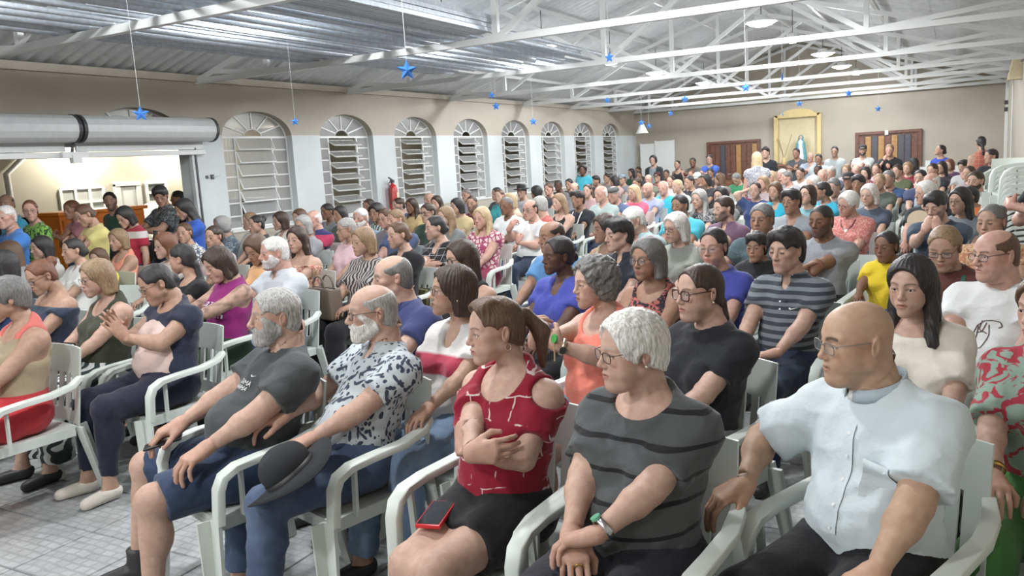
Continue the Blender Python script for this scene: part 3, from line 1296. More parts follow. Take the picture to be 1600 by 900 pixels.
top = MB().prism(outer[1:-1] + [(hw_ - .11, 2.5), (-hw_ + .11, 2.5)], .005, .14, PM)
top.build('arched_head', M_CREAM, ni)
for s in (-1, 1):
    MB().box((min(s * hw_, s * (hw_ - .11)), -.14, 1.26), (max(s * hw_, s * (hw_ - .11)), -.005, 2.585)).build('side_post', M_CREAM, ni, False, .006, 1)
al = empty('altar_cabinet', (cx, YB - .32, 0))
tag(al, 'dark wooden cabinet under the cream niche', 'cabinet')
MB().box((-.85, -.26, 0), (.85, .26, 1.18)).build('body', M_WOOD, al, False, .01)
MB().box((-.90, -.30, 1.18), (.90, .30, 1.23)).build('top', M_WOODL, al, False, .008)
for k in range(3):
    MB().box((-.8 + .54 * k, -.28, .1), (-.8 + .54 * k + .5, -.255, 1.1)).build('door', M_WOODL, al, False, .01, 1)
# statue
st = empty('statue', (cx + .12, YB - .30, 1.23))
tag(st, 'small statue with teal mantle and white gown in the niche', 'statue')
MB().lathe([(.13, 0), (.14, .02), (.12, .06), (.05, .07)], 16).build('plinth', M_CREAM, st, True)
MB().lathe([(.10, .05), (.095, .2), (.075, .38), (.06, .50), (.075, .58), (.035, .64), (.03, .66)], 16).build('gown', plain('statue white', (.72, .74, .74), .5), st, True)
F = Field((-.05, -.06, .62), (.05, .06, .80), .009)
F.add(Ell((0, 0, .715), (.042, .048, .058)))
F.add(Cone((0, 0, .62), (0, 0, .68), .02, .02))
P_, Q_ = F.mesh()
obj('head', net_mesh('head', P_, [Q_]), plain('statue face', (.55, .38, .30), .5), st)
F = Field((-.2, -.15, .0), (.2, .16, .82), .014)
F.add(Cone((0, .035, .72), (0, .05, .05), .065, .125, k=.03, cut=1))
F.add(Cone((-.06, .01, .55), (-.12, .01, .1), .055, .05, k=.04))
F.add(Cone((.06, .01, .55), (.12, .01, .1), .055, .05, k=.04))
F.sub(Cone((0, -.085, .0), (0, -.085, .80), .085, .055), .01)
P_, Q_ = F.mesh()
obj('mantle', net_mesh('mantle', P_, [Q_]), plain('statue teal', (.10, .30, .34), .5, 0, .1, 20, .2), st)
M_TWIG = plain('dry twig', (.20, .14, .08), .8)
tw = empty('dry_branch', (cx - .33, YB - .3, 1.23))
tag(tw, 'dry branching twigs in a vase left of the statue', 'branch')
MB().lathe([(.04, 0), (.06, .06), (.05, .14), (.03, .18), (.035, .2)], 12).build('vase', M_CREAM, tw, True)
rr = random.Random(4)
for k in range(6):
    a = rr.uniform(-.5, .5)
    MB().tube([(0, 0, .15), (a * .2, 0, .4), (a * .45 + rr.uniform(-.05, .05), 0, .62 + rr.uniform(0, .25))], .005, 5).build('twig', M_TWIG, tw)
# white folding panels in the far left corner
for k, (x0, x1, zt) in enumerate(((-8.45, -8.0, 2.04), (-7.98, -7.40, 2.10))):
    t = empty('white_board', ((x0 + x1) / 2, YB - .14 - .03 * k, 0))
    tag(t, 'white upright board in the far corner, %s one' % ('narrow left' if k == 0 else 'wide right'), 'board', 'white boards in the far corner')
    w_ = (x1 - x0) / 2
    MB().box((-w_, -.02, .06), (w_, .02, zt)).build('panel', M_WHITE, t, False, .006)
    for s in (-1, 1):
        MB().bar((s * w_, 0, 0), (s * w_, 0, zt + .02), .035).build('side_rail', M_STEEL, t)
# conical shade in the corner
p = at_depth(1003, 205, 21.0)
t = empty('cone_lamp', tuple(p))
tag(t, 'white conical lamp shade hanging before the far left corner', 'lamp')
MB().lathe([(.03, .20), (.05, .17), (.16, -.05), (.165, -.055), (.15, -.05), (.04, .15)], 18, cap=False).build('shade', M_WHITE, t, True)
MB().tube([(0, 0, .19), (0, 0, 4.0 - p[2])], .005, 5).build('cord', M_DARK, t)

# right corner: duct post and wall bracket
t = empty('conduit', (XR - .10, 21.4, 0))
tag(t, 'white cable duct running up the right end wall corner', 'conduit')
MB().box((-.03, -.03, .3), (.03, .03, 2.86)).build('duct', M_STEEL, t, False, .006)
for zz in (2.2, 2.35):
    MB().box((-.05, -.05, zz), (.02, .03, zz + .09)).build('box', M_DARK, t, False, .005)
MB().tube([(.0, 0, 2.86), (.05, -.3, 2.95), (.06, -.9, 2.7), (.06, -.9, 1.0)], .015, 6).build('cable', M_STEEL, t)
t = empty('wall_speaker', (XR - .1, 18.6, 2.72))
tag(t, 'pale wedge shaped loudspeaker high on the right wall', 'loudspeaker')
MB().prism([(-.14, .0), (.1, .0), (.1, .46), (-.04, .46)], -.16, .16, (np.array([[1, 0, 0], [0, 0, 1], [0, 1, 0]], float), vec(0, 0, 0))).build('cabinet', M_CREAM2, t, False, .01)
MB().bar((.1, 0, .2), (.16, 0, .2), .05).build('bracket', M_DARK, t)

# stored tubes on the truss chords, upper left
rt = random.Random(11)
tube_me = {}
k_t = 0
for layer, (y0, y1, xa, xb, n) in enumerate(((1.9, 7.95, -7.0, -4.55, 11), (4.3, 10.95, -7.15, -4.45, 12), (6.9, 12.4, -6.6, -4.4, 8))):
    for k in range(n):
        x = xa + (xb - xa) * (k + .5) / n + rt.uniform(-.05, .05)
        L = y1 - y0 + rt.uniform(-.25, .25)
        r = rt.choice((.024, .028, .034))
        me = MB().tube([(0, -L / 2, 0), (0, L / 2, 0)], r, 8).mesh('metal_tube', True)
        o = obj('metal_tube', me, M_GALV)
        o.location = (x, (y0 + y1) / 2 + rt.uniform(-.25, .25), 3.036 + r + layer * .062 + rt.uniform(0, .015))
        o.rotation_euler = (0, 0, rt.uniform(-.012, .012))
        tag(o, 'grey galvanised tube lying in the loose store of tubes on the truss chords', 'metal tube', 'stored grey tubes on the trusses')
# bundle with its cut ends showing
for j in range(4):
    for k in range(9):
        me = MB().box((-.028, -1.35, -.02), (.028, 1.35, .02)).mesh('steel_profile')
        o = obj('steel_profile', me, M_GALV)
        o.location = (-4.78 + .062 * k + rt.uniform(-.006, .006), 6.42 + rt.uniform(-.10, .10), 3.10 + .045 * j)
        tag(o, 'grey steel profile in the neat bundle with ragged ends beside the third truss', 'steel profile', 'bundled grey profiles on the trusses')

# hanging star decorations
M_STAR = plain('blue glitter foil', (.05, .22, .72), .35, .3, .5, 160, .5)
def star_mesh():
    b = MB()
    pts = []
    for k in range(10):
        a = math.pi / 2 + math.pi * k / 5
        r = 1 if k % 2 == 0 else .45
        pts.append((r * math.cos(a), 0, r * math.sin(a)))
    b.v = pts + [(0, -.22, 0), (0, .22, 0)]
    for k in range(10):
        b.f += [(k, 10, (k + 1) % 10), ((k + 1) % 10, 11, k)]
    return b.mesh('star')


star_me = star_mesh()
STARS = [(220, 178, 26, 5.6, 'large one in front of the right roller shutter'), (461, 190, 14, 7.5, 'between the first two windows'), (636, 110, 34, 4.2, 'large one under the stored tubes'), (768, 149, 12, 8.3, 'upper of the pair by the fourth window'),
         (775, 166, 14, 8.6, 'lower of the pair by the fourth window'), (833, 190, 13, 10.5, 'above the fifth window'), (952, 90, 17, 7.9, 'beside the lamp in the truss'), (949, 157, 11, 11.5, 'above the eighth window'), (1002, 192, 11, 13, 'before the white corner shade'),
         (1014, 197, 9, 14, 'right of the white corner shade'), (1048, 177, 10, 14, 'before the back wall left of the first door'), (1070, 155, 13, 10.5, 'right of the ceiling lamp in the left row'), (1165, 137, 15, 9.4, 'below the second truss right of centre'), (1222, 120, 15, 10, 'thin one seen edge on over the middle'),
         (1249, 162, 11, 13, 'above the arched niche'), (1223, 178, 9, 15, 'thin one at the niche corner'), (1326, 146, 12, 12, 'above the wall between niche and second door'), (1372, 170, 11, 13, 'above the second wooden door')]
for px, py, w_, d, lb in STARS:
    p = at_depth(px, py, d)
    s = w_ / 2 / FPX * d
    o = obj('hanging_star', star_me, M_STAR)
    o.scale = (s, s, s)
    o.location = p
    o.rotation_euler = (0, 0, math.atan2(p[1], p[0]) - math.pi / 2 + (1.35 if 'thin' in lb else rt.uniform(-.5, .5)))
    tag(o, 'blue glitter star on a thread, ' + lb, 'star', 'hanging blue stars')
    zt = ztop(min(max(p[0], XL + .1), XR - .1)) + .05
    th = MB().tube([(0, 0, .95), (0, 0, (zt - p[2]) / s)], .02, 4)
    to = obj('thread', th.mesh('thread'), M_STEEL, o)
    to.rotation_euler = (0, 0, 0)

# fire extinguisher
p = at_plane(613, 297, 0, XL + .1)
t = empty('fire_extinguisher', (XL + .11, p[1], .98))
tag(t, 'red fire extinguisher hung on the white pier between two windows', 'fire extinguisher')
M_RED = plain('red enamel', (.42, .02, .02), .3)
MB().lathe([(.06, 0), (.078, .015), (.08, .05), (.08, .42), (.06, .48), (.025, .51), (.025, .53)], 18).build('cylinder', M_RED, t, True)
MB().box((-.03, -.03, .53), (.03, .03, .58)).build('valve', M_DARK, t, False, .006)
MB().bar((0, 0, .58), (.02, -.12, .62), .02).build('lever', M_DARK, t)
MB().tube([(0, -.03, .56), (.02, -.13, .52), (.03, -.12, .30), (.02, -.085, .16)], .011, 6).build('hose', M_DARK, t, True)
MB().box((.055, .0, .2), (.083, .06, .36)).build('label_plate', plain('pale label', (.6, .56, .42), .6), t, False, .004)
# ---------------------------------------------------------------- people
def n3(x, y, z, f, s=0.0):
    """cheap smooth noise in -1..1 from warped sines"""
    f = F32(f)
    a = np.sin(x * f * F32(1.3) + F32(s * 1.7) + F32(1.4) * np.sin(y * f * F32(.9) + F32(s)))
    b = np.sin(y * f * F32(1.1) + F32(s * 2.3) + F32(1.5) * np.sin(z * f * F32(1.2) + F32(s * .7)))
    c = np.sin(z * f + F32(s * 3.1) + F32(1.3) * np.sin(x * f * F32(1.05) + F32(s * 1.9)))
    return (a * b + b * c + c * a) * F32(.45)


HEADS = dict(
    m=dict(w=1.0, jaw=1.0, cheek=0.0, nose=1.08, neck=.058, fem=0),
    m2=dict(w=1.06, jaw=1.12, cheek=.5, nose=1.15, neck=.066, fem=0),
    e=dict(w=1.08, jaw=1.1, cheek=.55, nose=.9, neck=.064, fem=0),
    f=dict(w=.97, jaw=.9, cheek=.2, nose=.88, neck=.046, fem=1),
    f2=dict(w=1.03, jaw=1.0, cheek=.7, nose=.95, neck=.054, fem=1),
    k=dict(w=.98, jaw=.86, cheek=.5, nose=.72, neck=.042, fem=1))
THINNED = {'trousers', 'jeans', 'shirt', 'polo_shirt', 'blouse', 'tank_top', 'long_sleeved_shirt', 'shorts', 'leggings', 'skirt', 'shoe'}
PIV = vec(0, .034, -.105)          # turning point of the head on the neck, in head coordinates
HCACHE, HAIRC, HANDC, MISC = {}, {}, {}, {}


def sym(fn):
    return [fn(-1), fn(1)]


def head_prims(t):
    q = HEADS[t]
    w, j, ch, no = q['w'], q['jaw'], q['cheek'], q['nose']
    A = [Ell((0, .012, .030), (.073 * w, .092, .082), k=.02),
         Ell((0, -.030, .036), (.060 * w, .056, .054), k=.03),
         Ell((0, -.036, -.030), (.055 * w, .055, .075), k=.03)]
    for s in (-1, 1):
        A += [Cone((s * .047 * j * w, .002, -.056), (s * .008, -.066, -.094), .020, .019 * j, k=.028),
              Ell((s * .042 * w, -.056, -.012), (.022, .024, .018), k=.02)]
        if ch > .1:
            A.append(Ell((s * .040 * w, -.046, -.045), (.020 + .014 * ch, .026 + .008 * ch, .028 + .006 * ch), k=.025))
        A.append(Cone((s * .012, -.0825, .025), (s * .044 * w, -.069, .024), .009 if not q['fem'] else .0072, .008, k=.016))
    A += [Ell((0, -.077, -.100), (.023 * j, .017, .015), k=.02)]
    if ch > .4:
        A.append(Ell((0, -.045, -.104), (.038, .034, .02), k=.03))
    A.append(Ell((0, -.080, -.062), (.029, .017, .022), k=.02))
    return A, q


def head_mesh(t, h):
    key = (t, h)
    if key in HCACHE:
        return HCACHE[key]
    A, q = head_prims(t)
    no = q['nose']
    f = Field((-.10, -.135, -.20), (.10, .115, .125), h)
    for p in A:
        f.add(p)
    for s in (-1, 1):
        f.sub(Ell((s * .0315, -.0985, .001), (.020, .015, .0125)), .013)
    for s in (-1, 1):
        f.add(Ell((s * .0315, -.0745, .001), (.0158, .0158, .0150), k=.005))
        if h < .0045:
            f.sub(Ell((s * .0315, -.0905, -.0005), (.0128, .012, .0044)), .001)
    f.add(Cone((0, -.086, .018), (0, -.086 - .021 * no, -.026), .0085, .0100 * no, k=.012))
    f.add(Ell((0, -.087 - .022 * no, -.029), (.0112 * no, .0112, .0100), k=.007))
    for s in (-1, 1):
        f.add(Ell((s * .0115 * no, -.080 - .018 * no, -.0335), (.0082, .0105, .0075), k=.006))
    if h < .0045:
        for s in (-1, 1):
            f.sub(Ell((s * .0058, -.085 - .017 * no, -.0412), (.0038, .0052, .004)), .002)
    lz = 1.15 if q['fem'] else .85
    for s in (-1, 1):
        f.add(Cone((s * .021, -.0855, -.0630), (s * .0045, -.0985, -.0570), .0028, .0052 * lz, k=.006))
    f.add(Ell((0, -.0945, -.0695), (.0165, .0080 * lz, .0066 * lz), k=.006))
    if h < .0045:
        f.sub(Ell((0, -.1035, -.0630), (.0215, .0115, .0016)), .0025)
    for s in (-1, 1):
        f.add(Ell((s * .0755 * q['w'], .014, -.006), (.0085, .0185, .0315), rotx(-.2) @ rotz(s * .45), k=.006))
        if h < .007:
            f.sub(Ell((s * .086 * q['w'], .009, -.001), (.0075, .010, .018), rotx(-.2) @ rotz(s * .35)), .004)
    f.add(Cone((0, .030, -.03), (0, .040, -.23), q['neck'], q['neck'] * 1.04, k=.022))
    P, Q = f.mesh()
    if h < .007:
        P = smooth_mesh(P, Q, 1, .35)
    cz = P[Q].mean(1)
    keep = cz[:, 2] > PIV[2] + .004 + (cz[:, 1] - PIV[1]) * .62
    P, Q = compact(P, Q, keep)
    bd = boundary(Q)
    nn = unit(vec(0, -.62, 1))
    dd = P[bd] @ nn
    P[bd] += np.outer((dd.mean() - dd) * .85, nn)
    HCACHE[key] = (P, Q, bd)
    return HCACHE[key]


def paint_head(P, skin, o, fine):
    """colours of skin, lips, brows and, on far heads, eyes; mouth line and nostrils are shade painted dark"""
    x, y, z = P[:, 0], P[:, 1], P[:, 2]
    ax = np.abs(x)
    C = np.tile(np.array(skin, float), (len(P), 1))
    fem = HEADS[o['head']]['fem']

    def mix(m, col, a=1.0):
        m = np.clip(m, 0, 1)[:, None] * a
        C[:] = C * (1 - m) + np.array(col) * m
    sk = np.array(skin)
    fr = np.clip((-.03 - y) / .02, 0, 1)
    soft = 1.0 if fine else .6
    red = sk * np.array([1.02, .72, .70])
    mix(np.exp(-((ax - .045) / .018) ** 2 - ((z + .028) / .02) ** 2) * fr, red, .35)
    mix(np.exp(-(ax / .012) ** 2 - ((z + .03) / .012) ** 2) * fr, red, .3)
    mix(np.exp(-((ax - .076) / .015) ** 2 - ((z + .006) / .04) ** 2), red, .25)
    lip = (ax / .0235) ** 2 + ((z + .0635) / .0095) ** 2
    mix(np.clip((1.15 - lip) * 3, 0, 1) * (y < -.075), o.get('lip', sk * np.array([.86, .52, .52]) if fem else sk * np.array([.82, .58, .56])), .9 if fem else .7)
    mix(np.exp(-((z + .0632) / .0022) ** 2) * (ax < .021) * (y < -.075), sk * .30, .8 * soft)  # shade of the mouth crease, put into the skin colour
    bz = .0265 - .25 * (ax - .032) ** 2 / .02
    bt = .0042 if not fem else .0030
    if not fine:
        bt *= 1.5
    mix(np.clip(1.6 - np.abs(z - bz) / bt, 0, 1) * (ax > .011) * (ax < .050) * (y < -.045), o['brow'], .85 if fine else .74)
    if not fine:
        e = ((ax - .0315) / .0145) ** 2 + ((z + .0005) / .0065) ** 2
        mix(np.clip((1.3 - e) * 1.5, 0, 1) * fr, (.045, .030, .025), .85)
        mix(np.exp(-((ax - .009) / .006) ** 2 - ((z + .041) / .004) ** 2) * (y < -.085), sk * .35, .7)  # nostril shade painted into the colour; coarse heads have no holes
    else:
        e = ((ax - .0315) / .0150) ** 2 + ((z + .0005) / .0070) ** 2
        mix(np.exp(-((e - 1.0) / .55) ** 2) * fr * (z > -.003), (.05, .035, .03), .62 if fem else .4)
    mix(np.exp(-((ax - .032) / .014) ** 2 - ((z + .013) / .005) ** 2) * fr, sk * np.array([.80, .70, .70]), .35)
    st = o.get('stubble', 0)
    if st:
        m = np.clip((-.030 - z - np.clip(ax - .03, 0, 1) * -.6) / .02, 0, 1) * np.clip((.012 - y) / .02, 0, 1) * (z > -.125)
        m = m * np.clip(lip - 1.0, 0, 1)
        mix(m, o.get('stubble_col', (.06, .05, .05)), st)
    return C


def hair_key(style, t, h):
    return (style, t, h)


def hair_mesh(style, t, h):
    key = (style, t, h)
    if key in HAIRC:
        return HAIRC[key]
    q = HEADS[t]
    w = q['w']
    f = Field((-.20, -.15, -.46), (.20, .26, .20), h)
    base = {'bald': .003, 'buzz': .005, 'short': .013, 'crew': .010, 'top': .015, 'thick': .020, 'pixie': .018, 'curly': .022, 'bob': .018, 'bobw': .020,
            'long': .017, 'longw': .019, 'pony': .008, 'lowpony': .008, 'bun': .008, 'tied': .009, 'afro': .04, 'curlylong': .024, 'cap': .0, 'fringe': .018, 'balding': .008, 'swept': .009}[style]
    if style == 'balding':
        base = .005
    f.add(Ell((0, .012, .030), (.073 * w, .092, .082)), base)
    f.add(Ell((0, -.026, .040), (.061 * w, .056, .053), k=.02), base)
    f.add(Ell((0, .040, -.020), (.066 * w, .062, .085), k=.02), base * .8)
    xw = .066 * w
    if q['fem']:
        xw += .004
    low = None
    face = Ell((0, -.134, -.030), (xw + .030, .095, .128 if style in ('bob', 'bobw', 'long') else .136))
    if style in ('tied', 'pony', 'lowpony', 'bun', 'swept'):
        face = Ell((0, -.136, -.030), (xw + .032, .106, .150))
    late = []
    S = lambda p, k=0.0: late.append((p, k))
    if style in ('bald', 'balding'):
        S(Ell((0, -.030, .115), (.085, .125 if style == 'bald' else .10, .080)), .008)
        S(Ell((0, -.10, .0), (.08, .085, .12)), .005)
    elif style == 'top':
        for i in range(5):
            f.add(Ell((-.04 + .02 * i, -.052 + .004 * abs(i - 2), .092), (.022, .042, .022), k=.02))
        S(face, .006)
    elif style == 'fringe':
        S(Ell((0, -.130, -.045), (xw * .98, .075, .096)), .006)
        f.add(Ell((0, -.075, .068), (.050, .022, .022), k=.02))
    elif style == 'thick':
        for i, (cx, cy, cz) in enumerate(((-.035, -.06, .088), (.0, -.068, .095), (.035, -.06, .088), (-.05, -.02, .085), (.05, -.02, .085), (0, .0, .105))):
            f.add(Ell((cx, cy, cz), (.034, .034, .028), k=.025))
        S(Ell((0, -.133, -.034), (xw + .018, .088, .118)), .006)
    else:
        S(face, .006)
    if style in ('bob', 'bobw', 'long', 'longw', 'pixie', 'curly', 'curlylong'):
        pass
    else:
        for s in (-1, 1):
            S(Ell((s * .082 * w, .006, -.016), (.03, .027, .040)), .004)
            S(Ell((s * .078 * w, -.056, -.022), (.033, .052, .058)), .004)
    zc = {'bob': -.115, 'bobw': -.12, 'long': None, 'longw': None, 'pixie': -.06, 'curly': -.09, 'curlylong': None, 'thick': -.075, 'fringe': -.075, 'afro': -.08}.get(style, -.065)
    drop = {'long': .30, 'longw': .24, 'curlylong': .20}.get(style, 0)
    if style in ('bob', 'bobw'):
        for s in (-1, 1):
            f.add(Cone((s * .066 * w, .000, .03), (s * .074 * w, -.002 if style == 'bobw' else .012, -.105), .020, .027 if style == 'bobw' else .022, k=.02))
            f.add(Cone((s * .045, .055, .0), (s * .05, .060, -.10), .035, .034, k=.03))
        f.add(Cone((0, .07, .0), (0, .075, -.095), .04, .036, k=.03))
    if drop:
        for s in (-1, 1):
            f.add(Cone((s * .066 * w, .004, .03), (s * .076 * w, .012, -.09), .020, .025, k=.02))
            f.add(Cone((s * .072 * w, .018, -.09), (s * .085, .035 if style != 'longw' else -.03, -.10 - drop * .55), .026, .030, k=.02))
            f.add(Cone((s * .05, .06, -.02), (s * .055, .085, -.10 - drop * .75), .036, .034, k=.03))
        f.add(Cone((0, .075, .0), (0, .105, -.10 - drop), .045, .040, k=.03))
    if style in ('bob', 'bobw', 'long', 'longw', 'curlylong'):
        f.sub(Cone((0, -.03, -.07), (0, -.02, -.30), .052, .060), .006)
        f.sub(Ell((0, -.122, -.045), (xw * 1.03, .085, .110)), .004)
    if style == 'pixie':
        f.add(Ell((0, .055, .03), (.07, .06, .07), k=.02))
        for s in (-1, 1):
            S(Ell((s * .088 * w, .004, -.03), (.028, .022, .034)), .004)
    if style == 'curly':
        f.add(Ell((0, .05, .02), (.085, .075, .085), k=.03))
        for s in (-1, 1):
            f.add(Ell((s * .065, .035, -.035), (.03, .045, .05), k=.03))
    if style == 'swept':
        for i in range(5):
            f.add(Ell((-.036 + .018 * i, -.042 + .004 * abs(i - 2), .094), (.022, .046, .022), rotx(.25), k=.02))
    if style in ('pony', 'swept'):
        f.add(Ell((0, .112, .035), (.022, .022, .022), k=.01))
        f.add(Cone((0, .125, .035), (0, .175, -.04), .022, .032, k=.012))
        f.add(Cone((0, .175, -.04), (0, .165, -.17), .032, .014, k=.02))
    if style == 'lowpony':
        f.add(Ell((0, .098, -.055), (.024, .024, .022), k=.012))
        f.add(Cone((0, .108, -.06), (0, .122, -.20), .024, .028, k=.012))
        f.add(Cone((0, .122, -.20), (0, .115, -.30), .028, .010, k=.02))
        zc = -.5
        f.keep(lambda x, y, z: np.minimum(-(z + .062) , y * 0 + 1) * 0 - 1)
    if style == 'bun':
        f.add(Ell((0, .118, .055), (.042, .038, .040), k=.008))
    if style == 'tied':
        f.add(Ell((0, .105, -.03), (.045, .035, .038), k=.015))
    if zc is not None and style not in ('lowpony', 'pony', 'swept'):
        kk = .55 if zc > -.08 else .1
        f.keep(lambda x, y, z: (F32(zc) + F32(.03 if kk > .3 else 0) - F32(kk) * np.maximum(y, 0) - z) + 0 * x)
    elif style in ('pony', 'swept'):
        f.keep(lambda x, y, z: np.where(y > .115, F32(-1), F32(-.03) - F32(.5) * np.maximum(y, 0) - z) + 0 * x)
    elif style == 'lowpony':
        f.keep(lambda x, y, z: np.where(y > .085, F32(-1), F32(-.03) - F32(.5) * np.maximum(y, 0) - z) + 0 * x)
    if h < .0135:
        if style in ('curly', 'afro', 'curlylong'):
            f.shift(lambda x, y, z: F32(.010) * n3(x, y, z, 95, 2.0) + F32(.004) * n3(x, y, z, 210, 5.0))
        elif style in ('short', 'crew', 'top', 'thick', 'pixie', 'fringe'):
            f.shift(lambda x, y, z: F32(.0028) * n3(x, y, z * F32(.6), 140, 1.0) + F32(.0018) * np.sin(np.arctan2(x, y + F32(.03)) * F32(38) + F32(14) * z) + 0 * z)
        elif style not in ('buzz', 'bald', 'balding'):
            f.shift(lambda x, y, z: F32(.0014 if style in ('tied', 'pony', 'lowpony', 'bun', 'swept') else .0022) * np.sin(np.arctan2(x, y - F32(.02)) * F32(34) + F32(2) * np.sin(z * F32(22))) + F32(.002) * n3(x, y, z * F32(.35), 60, 3.0))
    for p, k in late:
        f.sub(p, k)
    P, Q = f.mesh()
    me = net_mesh('hair', P, [Q])
    HAIRC[key] = me
    return me


def beard_mesh(style, t, h):
    key = ('beard', style, t, h)
    if key in HAIRC:
        return HAIRC[key]
    A, q = head_prims(t)
    f = Field((-.09, -.14, -.17), (.09, .06, .01), h)
    o = {'full': .0062, 'short': .0035, 'goat': .007}[style]
    for p in A[2:]:
        f.add(p, o)
    if style == 'full':
        f.add(Ell((0, -.073, -.107), (.031, .024, .018), k=.02))
    f.add(Ell((0, -.098, -.049), (.026, .010, .007), k=.01))
    f.sub(Ell((0, -.11, -.0645), (.017, .030, .0075)), .003)
    f.sub(Ell((0, -.125, .012), (.085, .075, .052)), .004)
    f.sub(Ell((0, -.10, -.034), (.014, .03, .013)), .002)
    for s in (-1, 1):
        f.sub(Ell((s * .043, -.085, -.022), (.026, .05, .024)), .004)
    if style == 'goat':
        for s in (-1, 1):
            f.sub(Ell((s * .07, -.03, -.07), (.042, .07, .06)), .004)
    f.keep(lambda x, y, z: (y - F32(.006)) + 0 * x + 0 * z)
    f.keep(lambda x, y, z: (F32(-.125 if style == 'full' else -.112) - z - np.maximum(y + F32(.06), 0) * F32(-.3)) + 0 * x + 0 * y)
    if h < .012:
        f.shift(lambda x, y, z: F32(.0022) * n3(x, y, z, 190, 3.0))
    P, Q = f.mesh()
    HAIRC[key] = net_mesh('beard', P, [Q])
    return HAIRC[key]


def eye_mesh():
    if 'eye' not in MISC:
        b = MB()
        n, m = 12, 8
        r = .0128
        prof = [(r * math.sin(math.pi * i / m * (.35 if 0 else 1)), -r * math.cos(math.pi * i / m)) for i in range(m + 1)]
        angs = [0.0, .16, .44, .75, 1.2, 1.8, 2.5, math.pi]
        prof = [(max(r * math.sin(a), 1e-5), -r * math.cos(a)) for a in angs]
        for pr, pz in prof:
            for k in range(n):
                a = 2 * math.pi * k / n
                b.v.append((pr * math.cos(a), pz, pr * math.sin(a)))
        for i in range(len(prof) - 1):
            for k in range(n):
                A, B = i * n, (i + 1) * n
                b.f.append((A + k, A + (k + 1) % n, B + (k + 1) % n, B + k))
        me = b.mesh('eye', 'all')
        me.materials.append(plain('eye white', (.62, .58, .55), .25))
        me.materials.append(plain('iris brown', (.045, .022, .012), .15))
        me.materials.append(plain('pupil black', (.004, .004, .004), .12))
        mi = [2] * n + [1] * n + [0] * (n * 5)
        me.polygons.foreach_set('material_index', mi)
        MISC['eye'] = me
    return MISC['eye']


def glasses_mesh(kind, fine):
    key = ('glasses', kind, fine)
    if key in MISC:
        return MISC[key]
    b, l = MB(), MB()
    hw, hh, r = {'thick': (.0265, .0205, .0028), 'thin': (.025, .0165, .0013), 'half': (.026, .0155, .0015), 'round': (.024, .022, .0016)}[kind]
    n = 20 if fine else 10
    yy = -.1005
    for s in (-1, 1):
        ring = []
        for k in range(n):
            a = 2 * math.pi * k / n
            ca, sa = math.cos(a), math.sin(a)
            e = .55 if kind != 'round' else .9
            px = math.copysign(abs(ca) ** e, ca) * hw
            pz = math.copysign(abs(sa) ** e, sa) * hh
            X = s * .0335 + px
            ring.append((X, yy + .16 * abs(X) ** 1.4, pz - .002))
        b.tube(ring, r, 6 if fine else 4, closed=True)
        c = len(l.v)
        l.v += ring
        l.f.append(tuple(range(c, c + n)))
        xo = s * (.0335 + hw)
        b.tube([(xo, yy + .16 * abs(xo) ** 1.4, .008), (s * .0735, -.055, .010), (s * .0805, .004, .010), (s * .081, .020, -.004)], r * .95, 5)
    b.tube([(-.0085, yy - .001, .004), (0, yy - .003, .006), (.0085, yy - .001, .004)], r, 5)
    MISC[key] = (b.mesh('glasses', 'all'), l.mesh('lens'))
    return MISC[key]


# ---- hands (right hand: +X fingers, +Y thumb, -Z palm)
HPOSE = {'relax': ((12, 22, 16), (4, 30, -18)), 'drape': ((26, 30, 18), (8, 22, -30)), 'grip': ((52, 66, 38), (30, 42, -34)),
         'flat': ((4, 10, 6), (2, 28, -10)), 'fist': ((72, 88, 50), (45, 30, -40)), 'hold': ((36, 52, 34), (22, 36, -40))}


